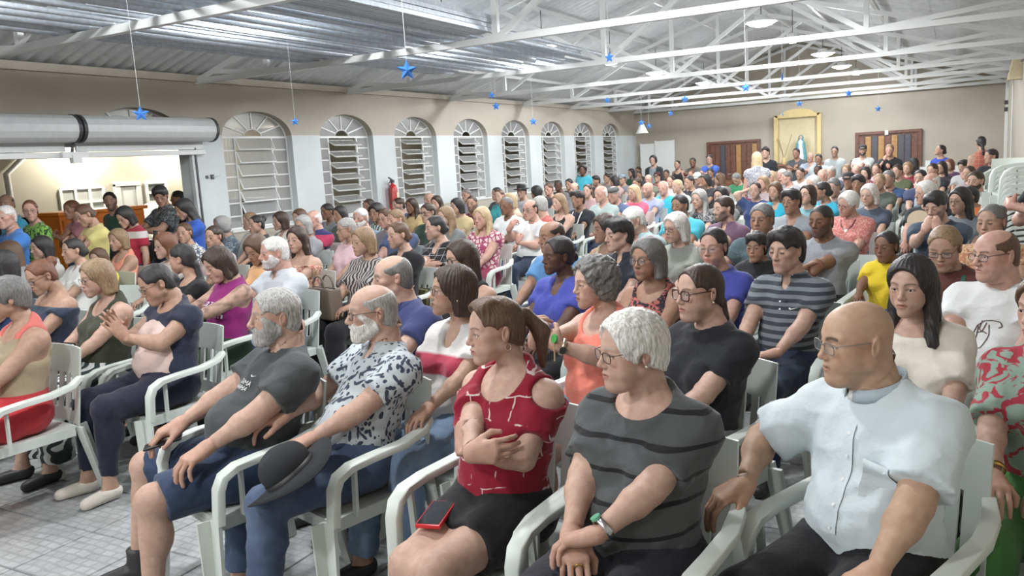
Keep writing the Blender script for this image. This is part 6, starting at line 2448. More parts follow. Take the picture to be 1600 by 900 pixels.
P(889, 288, 15, 30, 'm', 'short', 'k', 'b', 'tee', (.06, .06, .075), 'black-haired man below the seventh window', by=10)
P(897, 295, 16.3, 36, 'm', 'bald', 'd', 'p', 'tee', (.25, .26, .28), 'balding man behind the lanyard wearer', by=12)
P(918, 308, 16.3, 20, 'f', 'tied', 'd', 'a', 'tee', (.3, .2, .2), 'smiling woman behind the shoulder of the lanyard wearer', by=8)
P(931, 283, 16.3, 46, 'm', 'thick', 'k', 'b', 'tee', (.05, .05, .06), 'black-haired bearded man in profile below the last window', stubble=.6, by=14)
P(948, 279, 13.6, 34, 'm', 'crew', 'd', 'b', 'tee', (.3, .25, .25), 'brown-haired man below the last window', by=10)
P(960, 283, 14.3, 110, 'f', 'bob', 'k', 'b', 'tee', (.4, .25, .25), 'black-haired woman turned away below the last window', by=30)
P(972, 287, 12.2, 30, 'm', 'crew', 'k', 'b', 'tee', (.2, .2, .22), 'person in pale blue cap near the far left corner', headwear='cap', hatcol=(.22, .28, .34), by=10)
# --- far middle
P(986, 263, 12.9, 50, 'f', 'long', 'k', 'b', 'tee', (.03, .10, .06), 'dark long-haired woman in green top by the far corner', by=16)
P(997, 260, 12.2, 40, 'm', 'crew', 'd', 'c', 'tee', (.05, .05, .06), 'man with dark cap of hair by the white corner board', by=14)
P(998, 272, 13.6, 26, 'm', 'buzz', 'k', 'c', 'tee', (.06, .08, .08), 'short-haired man in dark green shirt near the far corner', by=10)
P(995, 288, 15, 36, 'm', 'short', 'd', 'c', 'tee', (.12, .12, .12), 'dark-haired man behind the blonde in coral pink', by=10)
P(1013, 281, 13.6, 24, 'm', 'bald', 'd', 'p', 'tee', ('blotch', (.10, .11, .08), (.2, .2, .15), 1.6), 'balding man in camouflage tee', by=10)
P(1027, 284, 12.2, 24, 'm', 'crew', 'k', 'b', 'tee', (.25, .10, .1), 'man in dark red and white cap', headwear='cap', hatcol=(.07, .02, .025), by=10)
P(1041, 272, 12.9, 22, 'm', 'crew', 'k', 'c', 'tee', (.36, .05, .06), 'dark-haired man in red tee far in the middle', by=8)
P(1048, 283, 15, 30, 'f', 'tied', 'd', 'a', 'tee', (.5, .45, .45), 'woman with tied dark hair behind the fair woman in dotted top', by=10)
P(1080, 273, 13.6, 26, 'f', 'tied', 'r', 'p', 'tee', (.25, .2, .2), 'red-haired woman before the wooden door', by=8)
P(1077, 285, 15.6, 44, 'm', 'crew', 'k', 'b', 'tee', (.03, .03, .035), 'man in black tee beside the white cap', by=14)
P(1090, 287, 13.6, 40, 'm', 'crew', 'd', 'b', 'tee', (.10, .08, .08), 'person in white cap looking down', headwear='cap', hatcol=(.55, .64, .70), pitch=20, by=12)
P(1103, 282, 17, 62, 'f', 'bob', 'k', 'c', 'tee', (.04, .04, .045), 'dark-haired woman in profile right of the white cap', by=20)
P(1110, 271, 13.6, 20, 'm', 'crew', 'k', 'c', 'tee', (.05, .05, .055), 'man with black crop sitting before the wooden door', by=6)
P(1124, 279, 15.6, 100, 'f', 'long', 'b', 'b', 'tee', (.2, .16, .15), 'woman with long brown hair turned aside before the wooden door', by=30)
P(1150, 278, 15.6, 30, 'm', 'crew', 's', 'b', 'tee', (.035, .19, .09), 'man in green tee with bowed head', pitch=34, by=10)
P(1192, 286, 17.7, 34, 'f', 'long', 'l', 'p', 'tee', (.3, .25, .25), 'woman with light brown hair behind the girl in navy', by=10)
P(1205, 284, 15, 30, 'f', 'bob', 'y', 'p', 'tee', (.45, .4, .35), 'fair-haired woman half hidden behind the turquoise top', by=10)
P(1222, 273, 17.7, 36, 'f', 'pixie', 'w', 'p', 'tee', (.2, .2, .22), 'white-haired woman behind the man in grey tee', by=12)
P(1229, 285, 16.3, 60, 'm', 'short', 's', 'p', 'tee', (.3, .3, .32), 'grey-haired man just behind the grey tee with sunglasses', by=18)
P(1250, 271, 19, 26, 'm', 'crew', 'k', 'b', 'shirt', (.62, .63, .62), 'dark-haired man in white shirt before the cabinet', by=8)
P(1278, 272, 13.6, 30, 'm', 'buzz', 'k', 'd', 'tee', (.2, .2, .22), 'dark-skinned man before the bald man in pale blue', by=10)
P(1270, 291, 20.4, 44, 'm', 'pixie', 'w', 'p', 'tee', (.4, .4, .4), 'elderly man with thin white hair behind the turquoise tee', by=12)
P(1285, 279, 16.3, 34, 'm', 'bald', 'w', 'p', 'tee', (.35, .36, .38), 'bald elderly man in the far middle', by=12)
P(1298, 279, 15, 34, 'm', 'short', 'g', 'p', 'tee', (.10, .11, .14), 'grey-haired man beside the bald elderly man', by=12)
P(1322, 275, 13.6, 26, 'f', 'bob', 'l', 'a', 'tee', (.4, .35, .35), 'woman with fair bob and glasses below the grey-shirted standing man', glasses='thin', by=8)
P(1338, 273, 15, 24, 'm', 'bald', 'w', 'p', 'tee', (.3, .28, .28), 'pink-headed bald man in front of the black-bearded one', by=8)
P(1352, 271, 16.3, 22, 'f', 'bob', 'k', 'a', 'tee', (.3, .1, .12), 'woman with black bob and glasses before the second door', glasses='thick', by=8)
P(1333, 257, 13.6, 18, 'm', 'buzz', 'k', 'c', 'tee', (.02, .02, .022), 'black-bearded man in black tee before the standing white tee', beard='full', beardcol=HC['k'], by=6)
P(1369, 265, 17, 20, 'f', 'tied', 'b', 'a', 'tee', (.45, .30, .36), 'woman with brown tied hair in mauve top', by=6)
P(1374, 285, 21.8, 18, 'f', 'tied', 'l', 'b', 'tee', (.10, .12, .10), 'smiling woman left of the orange lanyard', by=6)
P(1383, 262, 12.2, 90, 'k', 'bob', 'y', 'a', 'tee', (.3, .3, .3), 'small fair head below the standing man in black', kid=1.12, by=20)
P(1402, 268, 19, 26, 'm', 'short', 'd', 'a', 'tee', (.11, .13, .07), 'man with dark hair in olive green tee', by=8)
P(1418, 263, 19, 22, 'f', 'curly', 'l', 'a', 'tee', (.22, .03, .05), 'woman with fair curls and glasses in dark red top', glasses='thin', by=6)
P(1427, 255, 15, 100, 'f', 'longw', 'k', 'b', 'tee', (.03, .03, .033), 'dark-haired person in black bending behind the fair curls', by=30)
P(1438, 282, 20.4, 20, 'm', 'crew', 'k', 'a', 'tee', (.05, .06, .12), 'man with dark hair and white beard behind the white-haired man with fan', beard='short', beardcol=HC['w'], by=6)
P(1455, 291, 23.1, 60, 'm', 'bald', 'w', 'p', 'tee', (.28, .32, .36), 'bald man in profile behind the white-haired man with fan', by=16)
P(1457, 264, 21.8, 30, 'm', 'crew', 'd', 'a', 'shirt', (.028, .030, .036), 'young man in black shirt left of the white polo', by=10)
P(1471, 262, 19, 34, 'f', 'long', 'k', 'b', 'tee', (.05, .04, .05), 'dark long-haired woman behind the young man in black shirt', by=10)
P(1483, 257, 17.7, 30, 'f', 'bob', 'r', 'a', 'tee', (.09, .04, .10), 'woman with auburn bob in purple top', by=10)
P(1506, 261, 20.4, 40, 'm', 'thick', 'k', 'b', 'tee', (.4, .4, .4), 'black-haired man with a raised hand on his face', by=12, arms=('mouth', 'lap'))
P(1514, 275, 19, 36, 'f', 'tied', 'd', 'b', 'tee', (.3, .25, .25), 'woman between the white polo and the raised arm', by=10)
P(1556, 255, 17.7, 20, 'k', 'crew', 'k', 'c', 'tee', (.20, .22, .23), 'boy in grey tee sitting by the stacked chairs', kid=1.2, by=6)
# --- standing, back wall
G2 = 'people standing at the back'
for a in (
        (1020, 242, 15.6, 14, 'm', 'curly', 'k', 'a', 'long', ('panel', (.03, .036, .04), (.20, .24, .27), .8), 'man in open dark jacket standing before the white boards', {}),
        (1058, 250, 14.3, 30, 'f', 'bun', 'k', 'b', 'tank', (.025, .025, .03), 'woman in black tank top standing left of the first door', {}),
        (1082, 246, 14.3, 18, 'm', 'crew', 'k', 'e', 'tee', (.10, .095, .085), 'dark-skinned man in brown tee standing by the first door', dict(arms=('crossa', 'crossb'))),
        (1108, 241, 15, 10, 'm', 'short', 'k', 'a', 'tee', (.05, .11, .42), 'man in blue tee with folded arms standing by the first door', dict(arms=('crossa', 'crossb'))),
        (1196, 228, 18, 14, 'm', 'thick', 'k', 'a', 'tee', (.022, .023, .028), 'young man in black tee facing the blonde standing woman', dict(botc=(.5, .03, .05))),
        (1244, 231, 15.6, 24, 'm', 'crew', 'k', 'c', 'polo', (.075, .082, .09), 'man in charcoal polo standing with folded arms before the niche', dict(arms=('crossa', 'crossb'), g=1.12)),
        (1266, 237, 15.6, 10, 'm', 'bald', 'g', 'p', 'polo', (.34, .41, .50), 'bald man in pale blue polo standing with folded arms', dict(arms=('crossa', 'crossb'), g=1.2, glasses='thin')),
        (1279, 240, 12.9, 12, 'm', 'crew', 'k', 'c', 'tee', (.42, .48, .49), 'man half hidden behind the bald man in pale blue polo', {}),
        (1304, 228, 16.3, 8, 'm', 'crew', 'k', 'b', 'tee', (.40, .44, .45), 'man in light grey tee standing right of the niche', dict(g=1.08)),
        (1348, 226, 17, 8, 'm', 'crew', 'k', 'a', 'tee', (.60, .63, .62), 'bearded man in cap and white tee standing at the second door', dict(arms=('crossa', 'crossb'), beard='short', beardcol=HC['k'], headwear='cap', hatcol=(.05, .05, .055))),
        (1390, 225, 18.4, 10, 'm', 'short', 'l', 'p', 'tee', (.020, .021, .024), 'man in black tee standing at the second door, hand on his face', dict(arms=('crossb', 'chin'))),
        (1470, 226, 18, 70, 'f', 'tied', 'k', 'b', 'tee', (.045, .08, .42), 'woman in royal blue tee looking up, standing by the table', dict(by=20, pitch=-14)),
        (1533, 212, 22, 165, 'f', 'lowpony', 'k', 'b', 'tank', ('grid', (.40, .12, .08), (.6, .4, .36), 1.0), 'woman seen from behind in brick red checked top with dark ponytail', dict(by=165, g=1.15)),
        (1549, 232, 17.7, 60, 'm', 'crew', 'k', 'b', 'tee', (.03, .03, .035), 'dark-clad man half hidden behind the checked top', {}),
        (1182, 237, 21, 170, 'f', 'long', 'y', 'p', 'cap', ('blotch', (.42, .42, .44), (.20, .20, .24), 1.4), 'blonde woman seen from behind in grey flowered top and wine trousers', dict(by=170, g=1.12, bc=(.16, .03, .06)))):
    P(*a[:11], pose='stand', group=G2, by=a[11].pop('by', 4), **{k: v for k, v in a[11].items() if k != 'botc'})
P(1652, 196, 58, 60, 'm', 'crew', 'k', 'p', 'tee', (.02, .022, .026), 'man at the right edge in black tee and jeans with folded arms', pose='stand', arms=('crossa', 'crossb'), bot='jeans', bc=DEN, by=50, g=1.15)
P(910, 262, 16, 10, 'k', 'afro', 'k', 'd', 'tee', (.05, .30, .38), 'child in teal and yellow shirt raised up at the last windows', kid=1.2, by=4, pose='stand', lift=.32)
# --- standing, shutter opening
G3 = 'people standing at the shutter opening'
for a in (
        (6, 320, 37, 40, 'm', 'crew', 'w', 'p', 'tee', (.06, .20, .52), 'white-haired man in blue tee holding a black folder at the left edge', dict(arms=('chest', 'chest'), key='fold')),
        (8, 302, 24, 24, 'm', 'bald', 'd', 'b', 'tee', (.05, .30, .45), 'bald man in turquoise tee standing behind the folder holder', dict(zone='left2')),
        (45, 311, 26, 8, 'f', 'bun', 'r', 'p', 'half', ('blotch', (.22, .45, .08), (.03, .06, .03), 1.0), 'woman in bright green leaf print shirt with black shoulder strap', dict(glasses='thin', g=1.3, key='strap')),
        (110, 312, 24, 50, 'm', 'crew', 'r', 'c', 'polo', (.40, .17, .19), 'man in dusty pink polo half hidden behind the yellow tee', dict(zone='left2', arms=('crossa', 'crossb'))),
        (128, 317, 34, 60, 'f', 'tied', 'b', 'b', 'tee', (.68, .60, .24), 'woman in pale yellow tee with folded arms looking down', dict(arms=('crossa', 'crossb'), pitch=26, g=1.05)),
        (170, 299, 25, 10, 'm', 'crew', 'k', 'b', 'tee', (.035, .085, .06), 'bearded man in dark green tee at the opening', dict(zone='left2', stubble=.7, roll=-4)),
        (192, 321, 28, 50, 'f', 'bobw', 'k', 'a', 'tee', ('chest', (.3, .2, .15), (0, 0, 0), 1.2, ((0, (.36, .03, .055)), (1.13, (.62, .58, .56)), (1.21, (.36, .03, .055)))), 'woman in red tee with white chest band, dark hair and glasses', dict(glasses='thin', pitch=24, botc=1, bc=(.02, .025, .05))),
        (248, 286, 27, 10, 'm', 'thick', 'k', 'c', 'shirt', ('blotch', (.035, .038, .042), (.14, .15, .15), 1.3), 'tall man in dark patterned shirt looking at his phone', dict(arms=('phone', 'phone'), pitch=24, g=1.15, key='ph1')),
        (285, 310, 31, 70, 'f', 'curlylong', 'k', 'b', 'tee', (.045, .12, .48), 'woman in bright blue tee with long black curls and phone', dict(arms=('phone', 'phone'), pitch=20, by=50, key='ph2'))):
    k = dict(a[11])
    k.pop('botc', 0)
    P(*a[:11], pose='stand', group=G3, by=k.pop('by', 20), zone=k.pop('zone', 'left'), **k)
P(276, 297, 10.2, 90, 'm', 'crew', 'k', 'c', 'tee', (.03, .03, .035), 'small dark figure far out in the annex', pose='stand', by=60, zone='out')

# own arm settings of the people in front
ARMS = {
    'gm': [((.15, -.20, .685), (.05, -1, -.35), (0, -.3, -1), 'drape', (1, .5, -.3)), ((.17, -.31, .665), (.20, -1, -.30), (0, -.2, -1), 'drape', (1, .6, -.4))],
    'hm': [((.07, -.24, .68), (-.45, -.9, -.3), (-.2, .0, -1), 'hold', (1, .6, -.4)), ((.16, -.17, .76), (.35, -.95, -.2), (0, -.2, -1), 'drape', (1, .7, -.4))],
    'gw': [((.02, -.27, .70), (-.95, -.35, -.25), (0, -.2, -1), 'drape', (1, .3, -.4)), ((.03, -.29, .65), (-.6, -.7, -.5), (.2, .2, -1), 'drape', (1, .3, -.4))],
    'pr': [((.21, -.36, .56), (-.1, -.8, -.6), (-.3, -.2, -1), 'drape', (1, .3, .2)), ((.30, -.17, .725), (.35, -1, -.35), (0, 0, -1), 'drape', (1, .5, -.1))],
    'clap': [((.03, -.20, .88), (-.2, -.5, .85), (-1, -.1, 0), 'flat', (1, .0, -.9)), ((.04, -.19, .89), (-.2, -.5, .85), (-1, -.1, 0), 'flat', (1, .0, -.9))],
    'fan': [((.08, -.25, .95), (-.75, -.2, .6), (-.3, .8, 0), 'hold', (1, .2, -.9)), ((.03, -.29, .95), (-.35, -.25, .9), (-.5, .6, .2), 'hold', (1, .1, -.9))],
}

# ---------------------------------------------------------------- depth of each person from the size of the head
def place(t):
    kid = t.get('kid')
    fem = t['sex'] in 'fk'
    H = .24 if not fem else .232
    if kid:
        H = .20
    if t['hair'] in ('afro', 'curly', 'thick', 'bun'):
        H += .012
    if t.get('headwear') == 'hat':
        H += .02
    d = H * FPX / t['h']
    r = ray(t['px'], t['py'])
    stand = t.get('pose') == 'stand'
    lo, hi = (1.53, 1.84) if stand else (1.17, 1.385)
    if kid:
        lo, hi = (kid - .08, kid + .1) if not stand else (kid + t.get('lift', 0) - .1, kid + t.get('lift', 0) + .1)
    z = CAM_H + r[2] * d
    zc = min(max(z, lo), hi)
    if abs(z - zc) > 1e-6:
        d2 = (zc - CAM_H) / r[2] if abs(r[2]) > 1e-4 else d
        d2 = d2 if d2 > 0 else d
        d = min(max(d2, d * .78), d * 1.25)
    q = r * d
    if t.get('zone') == 'out':
        d = min(d, (XL - 2.0) / r[0])
    elif t.get('zone') == 'left2':
        d = -9.75 / r[0]
    elif t.get('zone') == 'left':
        d = min(d, (-8.75 if t['px'] < 240 else -8.0) / r[0])
    else:
        if q[0] < XL + .46:
            d *= (XL + .46) / q[0]
        if r[1] * d > YB - .45:
            d = (YB - .45) / r[1]
    t['d'] = d
    return t


for t in T:
    place(t)
# nobody shares a seat: push neighbours apart along their line of sight
for it in range(60):
    moved = 0
    for i, a in enumerate(T):
        for b in T[i + 1:]:
            pa, pb = ray(a['px'], a['py']) * a['d'], ray(b['px'], b['py']) * b['d']
            dd = math.hypot(pa[0] - pb[0], pa[1] - pb[1])
            need = .50 if min(a['d'], b['d']) > 3.6 else .42
            if dd < need:
                f, n = (a, b) if a['py'] + a['h'] > b['py'] + b['h'] else (b, a)
                if f['d'] > n['d'] + .5:
                    f, n = n, f
                s = (need - dd) * .35
                n['d'] += s
                if f['d'] > 3.4:
                    f['d'] -= s * .7
                moved += 1
    for t in T:
        r = ray(t['px'], t['py'])
        if t.get('zone') is None:
            if (r * t['d'])[0] < XL + .46:
                t['d'] *= (XL + .46) / (r * t['d'])[0]
            if r[1] * t['d'] > YB - .35:
                t['d'] = (YB - .35) / r[1]
    if not moved:
        break

LODS = [(.0120, .0031, .0036, True), (.0165, .0052, .0064, False), (.0240, .0088, .0110, False), (.0320, .0140, .0160, False), (.0420, .0180, .0220, False)]
BUILT = {}
for i, t in enumerate(T):
    d = t['d']
    lodi = 0 if d < 4.0 else 1 if d < 6.6 else 2 if d < 10.5 else 3 if d < 15 else 4
    r = ray(t['px'], t['py'])
    head = r * d
    top_z = CAM_H + head[2]
    stand = t.get('pose') == 'stand'
    fem = t['sex'] == 'f'
    kid = t.get('kid')
    s = dict(t)
    s.pop('h')
    if kid:
        s['sex'], s['head'], s['hs'] = 'f', 'k', .86
    hs = s.get('hs') or (.955 if fem else 1.0)
    hairz = {'thick': .03, 'afro': .045, 'curly': .02, 'bun': .015, None: 0}.get(t['hair'], .012)
    if t.get('headwear') == 'hat':
        hairz = .04
    up = (.112 + .105) * hs + hairz - math.sin(math.radians(max(t.get('pitch', 4), 0))) * .03
    lean = t.get('lean', 9)
    if stand:
        ts = (top_z - up - t.get('lift', 0)) / (.93 + .622)
        ts = min(max(ts, .70), 1.12)
        if kid:
            s['g'] = .72
    else:
        ts = (top_z - up - .555) / (.622 * math.cos(math.radians(lean)) + .020 * math.sin(math.radians(lean)))
        ts = min(max(ts, .62 if kid else .84), 1.13)
        if kid:
            s['g'] = .72
    camdir = math.degrees(math.atan2(-head[0], head[1]))
    hy = t['v'] - camdir
    by = t.get('by', 12)
    if t['px'] < 770 and t.get('key') not in ('gm', 'hm', 'rw') and by < 90:
        by *= .45
    rel = max(-88, min(88, hy - by))
    s.update(ts=ts, hy=by + rel, by=by, lod=LODS[lodi], lodi=lodi, seed=i, x=0, y=0, label=t['label'], group=t.get('group', 'seated audience'))
    a = t.get('arms', ('lap', 'lap') if not stand else ('down', 'down'))
    if isinstance(a, str):
        a = ARMS[a]
    elif not stand and a == ('lap', 'lap') and lodi > 0:
        a = (('lap', 'lap'), ('lapc', 'lapc'), ('lap', 'lapc'), ('knee', 'lap'))[i % 4]
    s['arms'] = a
    s['topm'] = cm(t['tc'])
    bc = t.get('bc', (DEND, DEN, (.02, .02, .024), (.05, .05, .055), (.12, .10, .08))[i % 5])
    s['botm'] = cm(bc)
    s['bot'] = t.get('bot', 'jeans' if bc in (DEND, DEN, DENL) else 'trousers')
    if 'collarm' in t:
        s['collarm'] = cm(t['collarm'])
    if 'shoem' in t:
        s['shoem'] = cloth(t['shoem'])
    o = build_person(s)
    # put the head where it belongs; everything else follows
    hc = o['_Mh'].translation + (o['_Mh'].to_3x3() @ Vector((0, 0, .02)))
    th = -math.radians(by)
    c, sn = math.cos(th), math.sin(th)
    lx, ly = hc.x * c - hc.y * sn, hc.x * sn + hc.y * c
    o['_root'].location = (head[0] - lx, head[1] - ly, t.get('lift', 0))
    t['o'] = o
    if t.get('key'):
        BUILT[t['key']] = o
    if not stand:
        loc = o['_root'].location
        cy = by * .75 if not t.get('chair_yaw') else t['chair_yaw']
        short = ' '.join(t['label'].replace(',', '').split()[:9])
        t['chair'] = chair(loc.x + .0, loc.y + .0, cy, 'white plastic armchair under the ' + short, whole=(lodi >= 3))
# ---------------------------------------------------------------- things held, carried and worn
from mathutils.bvhtree import BVHTree


def wpt(o, p):
    """point in a person's own frame -> the hall"""
    r = o['_root']
    return np.array(Matrix.Translation(r.location) @ Matrix.Rotation(r.rotation_euler[2], 4, 'Z') @ Vector(tuple(p)))


def front(o):
    """how far out the clothing lies: (x, z in the torso frame) -> point on it"""
    if '_bvh' not in o:
        me = o['_top'].data
        o['_bvh'] = BVHTree.FromPolygons([v.co.copy() for v in me.vertices], [tuple(p.vertices) for p in me.polygons])
    T_, R_ = o['_T'], o['_R']
    d = Vector(tuple(R_ @ vec(0, 1, 0)))

    def f(x, z, off=.002):
        p = Vector(tuple(T_(x, -.6, z)))
        h = o['_bvh'].ray_cast(p, d)
        q = h[0] if h[0] is not None else Vector(tuple(T_(x, -.12, z)))
        return np.array(q) - np.array(d) * off
    return f


def strap(o, pts, w, name, mat, off=.0045, n=24):
    """flat band laid over the clothing along points (x, z)"""
    f = front(o)
    P_ = np.array(pts, float)
    seg = np.r_[0, np.cumsum(np.linalg.norm(np.diff(P_, axis=0), axis=1))]
    s = np.linspace(0, seg[-1], n)
    C = np.stack([np.interp(s, seg, P_[:, k]) for k in (0, 1)], 1)
    t = np.gradient(C, axis=0)
    t /= np.linalg.norm(t, axis=1)[:, None] + 1e-9
    nn = np.stack([-t[:, 1], t[:, 0]], 1)
    b = MB()
    for k in range(n):
        for sg in (-1, 1):
            q = C[k] + nn[k] * sg * w / 2
            b.v.append(tuple(f(q[0], q[1], off)))
    b.f = [(2 * k, 2 * k + 1, 2 * k + 3, 2 * k + 2) for k in range(n - 1)]
    return b.build(name, mat, o['_root'], 'all')


def print_poly(o, polys, x0, z0, s, name, mat, off=.0048):
    """flat print of polygons (local x to the wearer's left, z up) on the chest"""
    f = front(o)
    b = MB()
    for poly in polys:
        n = len(b.v)
        b.v += [tuple(f(x0 + x * s, z0 + z * s, off)) for x, z in poly]
        b.f.append(tuple(range(n, n + len(poly))))
    return b.build(name, mat, o['_root'])


def text_mesh(txt, size, shear=0.0):
    cu = bpy.data.curves.new('lettering', 'FONT')
    cu.body = txt
    cu.size = size
    cu.shear = shear
    cu.align_x = 'CENTER'
    cu.resolution_u = 3
    ob = bpy.data.objects.new('lettering', cu)
    COL.objects.link(ob)
    me = bpy.data.meshes.new_from_object(ob.evaluated_get(bpy.context.evaluated_depsgraph_get()))
    bpy.data.objects.remove(ob)
    return me


def print_text(o, txt, x0, z0, size, mat, shear=0.0, name='lettering', rot=0.0):
    me = text_mesh(txt, size, shear)
    f = front(o)
    c, s = math.cos(rot), math.sin(rot)
    for v in me.vertices:
        x, z = v.co.x, v.co.y
        v.co = f(x0 + x * c - z * s, z0 + x * s + z * c, .0052)
    return obj(name, me, mat, o['_root'])


SWOOSH = [[(-.5, .02), (-.46, -.12), (-.34, -.17), (-.18, -.12), (.5, .16), (-.16, -.02), (-.30, -.04), (-.36, .0), (-.36, .08), (-.40, .10)]]
M_PRINT = plain('white print', (.78, .78, .78), .6)
M_BLACK = plain('black plastic', (.012, .012, .014), .3)
M_SCREEN = plain('phone glass', (.02, .022, .026), .08)
M_GOLD = plain('gold', (.65, .42, .12), .25, 1.0)

# prints
o = BUILT['gm']
print_poly(o, SWOOSH, .045, .40, .045, 'swoosh', M_PRINT)
print_text(o, 'DAMA', .005, .345, .036, M_PRINT)
print_text(o, 'FARMA', .005, .318, .030, M_PRINT)
o = BUILT['sp']
print_poly(o, SWOOSH, .075, .36, .055, 'swoosh', M_PRINT)
for k in range(2):
    print_poly(o, [[(math.cos(a) * .006, math.sin(a) * .006) for a in np.linspace(0, 5.6, 9)]], 0, .40 - .05 * k, 1, 'button', M_PRINT, .0065)
o = BUILT['mag']
print_text(o, 'Lazy', -.035, .345, .085, M_PRINT, .45)
strap(o, [(.05, .352), (.12, .352)], .007, 'script_stroke', M_PRINT)
print_text(o, 'Gurown', .0, .255, .075, M_PRINT, .45)
strap(o, [(-.10, .27), (-.12, .235), (-.09, .24), (-.075, .19)], .007, 'script_stroke', M_PRINT)
o = BUILT['lips']
lipc = plain('red print', (.62, .06, .06), .6)
print_poly(o, [[(-.5, .0), (-.42, .26), (-.22, .38), (0, .30), (.22, .38), (.42, .26), (.5, 0), (.42, -.26), (.22, -.42), (0, -.46), (-.22, -.42), (-.42, -.26)]], 0, .26, .20, 'lips_print', lipc)
print_poly(o, [[(-.36, .08), (0, .14), (.36, .08), (.3, -.02), (0, .02), (-.3, -.02)]], 0, .26, .20, 'teeth_print', M_PRINT, .0065)
print_poly(o, [[(-.1, -.12), (.12, -.12), (.2, -.5), (.05, -.66), (-.1, -.5)]], 0, .26, .20, 'tongue_print', plain('pink print', (.7, .16, .15), .6), .0075)
print_text(o, 'Tongues', 0, .35, .045, M_PRINT, .2)
o = BUILT['wt']
ink = plain('sepia ink', (.09, .05, .045), .7)
for pts in ([(-.10, .26), (-.075, .275), (-.06, .33), (-.03, .36), (.0, .365)], [(-.055, .33), (-.055, .22), (-.04, .205), (-.02, .215), (.0, .28), (-.01, .34)], [(-.04, .36), (-.05, .31), (-.035, .30), (-.02, .35)], [(0, .365), (.035, .36), (.045, .335), (.03, .325)], [(-.06, .29), (-.03, .30), (-.01, .29)]):
    strap(o, pts, .005, 'ink_line', ink, .003, 16)
# clerical collar, placket, pocket
o = BUILT['pr']
hw = HEADS['e']['neck']
N_o = lambda x, y, z: o['_NB'] + o['_R'] @ vec(x, y, z)


def band(a0, a1, r, name, mat, parent, h=.036, th=.004, n=28):
    b = MB()
    for k in range(n + 1):
        a = a0 + (a1 - a0) * k / n
        fr = (1 - math.sin(a)) / 2
        zc = .060 - .050 * fr
        for rr, zz in ((r, -h / 2), (r - .006, h / 2), (r - .006 - th, h / 2), (r - th, -h / 2)):
            b.v.append(tuple(N_o(rr * math.cos(a) * 1.05, rr * math.sin(a) * 1.05 - .012 * fr, zc + zz)))
    for k in range(n):
        for j in range(4):
            p, q = k * 4 + j, k * 4 + (j + 1) % 4
            b.f.append((p, q, q + 4, p + 4))
    b.f += [(0, 1, 2, 3), tuple(n * 4 + j for j in (3, 2, 1, 0))]
    return b.build(name, mat, parent, 'all')


sh = cm((.60, .67, .70))
cl = band(-math.pi / 2 - .18, -math.pi / 2 + 2 * math.pi - .62, hw * 1.30, 'collar', cloth((.42, .50, .55)), o['_root'])
band(-math.pi / 2 - .40, -math.pi / 2 - .05, hw * 1.285, 'collar_tab', plain('white collar tab', (.90, .90, .88), .5), cl, .030)
strap(o, [(0, .47), (0, .12)], .034, 'placket', sh, .005)
strap(o, [(.105, .37), (.105, .25)], .105, 'pocket', sh, .006)
for k in range(5):
    print_poly(o, [[(math.cos(a) * .0055, math.sin(a) * .0055) for a in np.linspace(0, 5.6, 8)]], 0, .44 - .075 * k, 1, 'button', M_PRINT, .008)
bl = o['_T'](0, 0, .09)
# lanyards, straps, pendant
lan = plain('green lanyard', (.04, .12, .09), .7)
o = BUILT['lan']
strap(o, [(-.085, .53), (-.08, .40), (-.02, .22)], .020, 'lanyard', lan)
strap(o, [(.085, .53), (.08, .40), (.02, .22)], .020, 'lanyard', lan)
o = BUILT['ly']
wl_ = plain('white lanyard', (.70, .70, .68), .7)
strap(o, [(-.08, .53), (-.06, .36), (.0, .2)], .018, 'lanyard', wl_)
strap(o, [(.08, .53), (.06, .36), (.0, .2)], .018, 'lanyard', wl_)
strap(o, [(-.02, .24), (.06, .28)], .03, 'badge_ribbon', plain('gold ribbon', (.5, .42, .16), .6))
o = BUILT['orl']
og = plain('orange lanyard', (.70, .20, .05), .7)
strap(o, [(-.05, .53), (-.03, .30)], .03, 'lanyard', og)
strap(o, [(.05, .53), (.03, .30)], .03, 'lanyard', og)
o = BUILT['strap']
strap(o, [(-.13, .50), (.0, .30), (.14, .06)], .045, 'shoulder_strap', plain('black webbing', (.02, .025, .022), .8))
o = BUILT['sal']
strap(o, [(-.07, .53), (-.05, .45), (0, .40), (.05, .45), (.07, .53)], .008, 'necklace', M_BLACK)
print_poly(o, [[(-.5, .5), (.5, .5), (.4, -.2), (0, -.6), (-.4, -.2)]], 0, .395, .035, 'pendant', plain('pale pendant', (.6, .55, .45), .4), .006)


def wrist_band(o, side, name, mat, dial=None, r=.034, w=.016, sub='dial'):
    W_, M_, hp = o['_hands'][side]
    S, E, W0, ga = o['_arm'][side]
    ax = unit(W0 - E)
    c = W0 - ax * .028
    x = unit(np.cross(ax, M_[:, 2]))
    z = np.cross(x, ax)
    r = r * (.75 + .3 * ga)
    b = MB()
    n = 18
    for k in range(n):
        a = 2 * math.pi * k / n
        for rr, s in ((r, -w / 2), (r, w / 2), (r + .003, w / 2), (r + .003, -w / 2)):
            b.v.append(tuple(c + x * math.cos(a) * rr + z * math.sin(a) * rr * .9 + ax * s))
    for k in range(n):
        for j in range(4):
            b.f.append((k * 4 + j, k * 4 + (j + 1) % 4, ((k + 1) % n) * 4 + (j + 1) % 4, ((k + 1) % n) * 4 + j))
    t = b.build(name, mat, o['_root'], 'all')
    if dial:
        q = MB()
        MM = np.stack([x, ax, z], 1)
        q.prism([(math.cos(a) * .017, math.sin(a) * .015) for a in np.linspace(0, 2 * math.pi, 17)[:-1]], r * .9, r * .9 + .008, (MM, c))
        q.build(sub, dial, t)


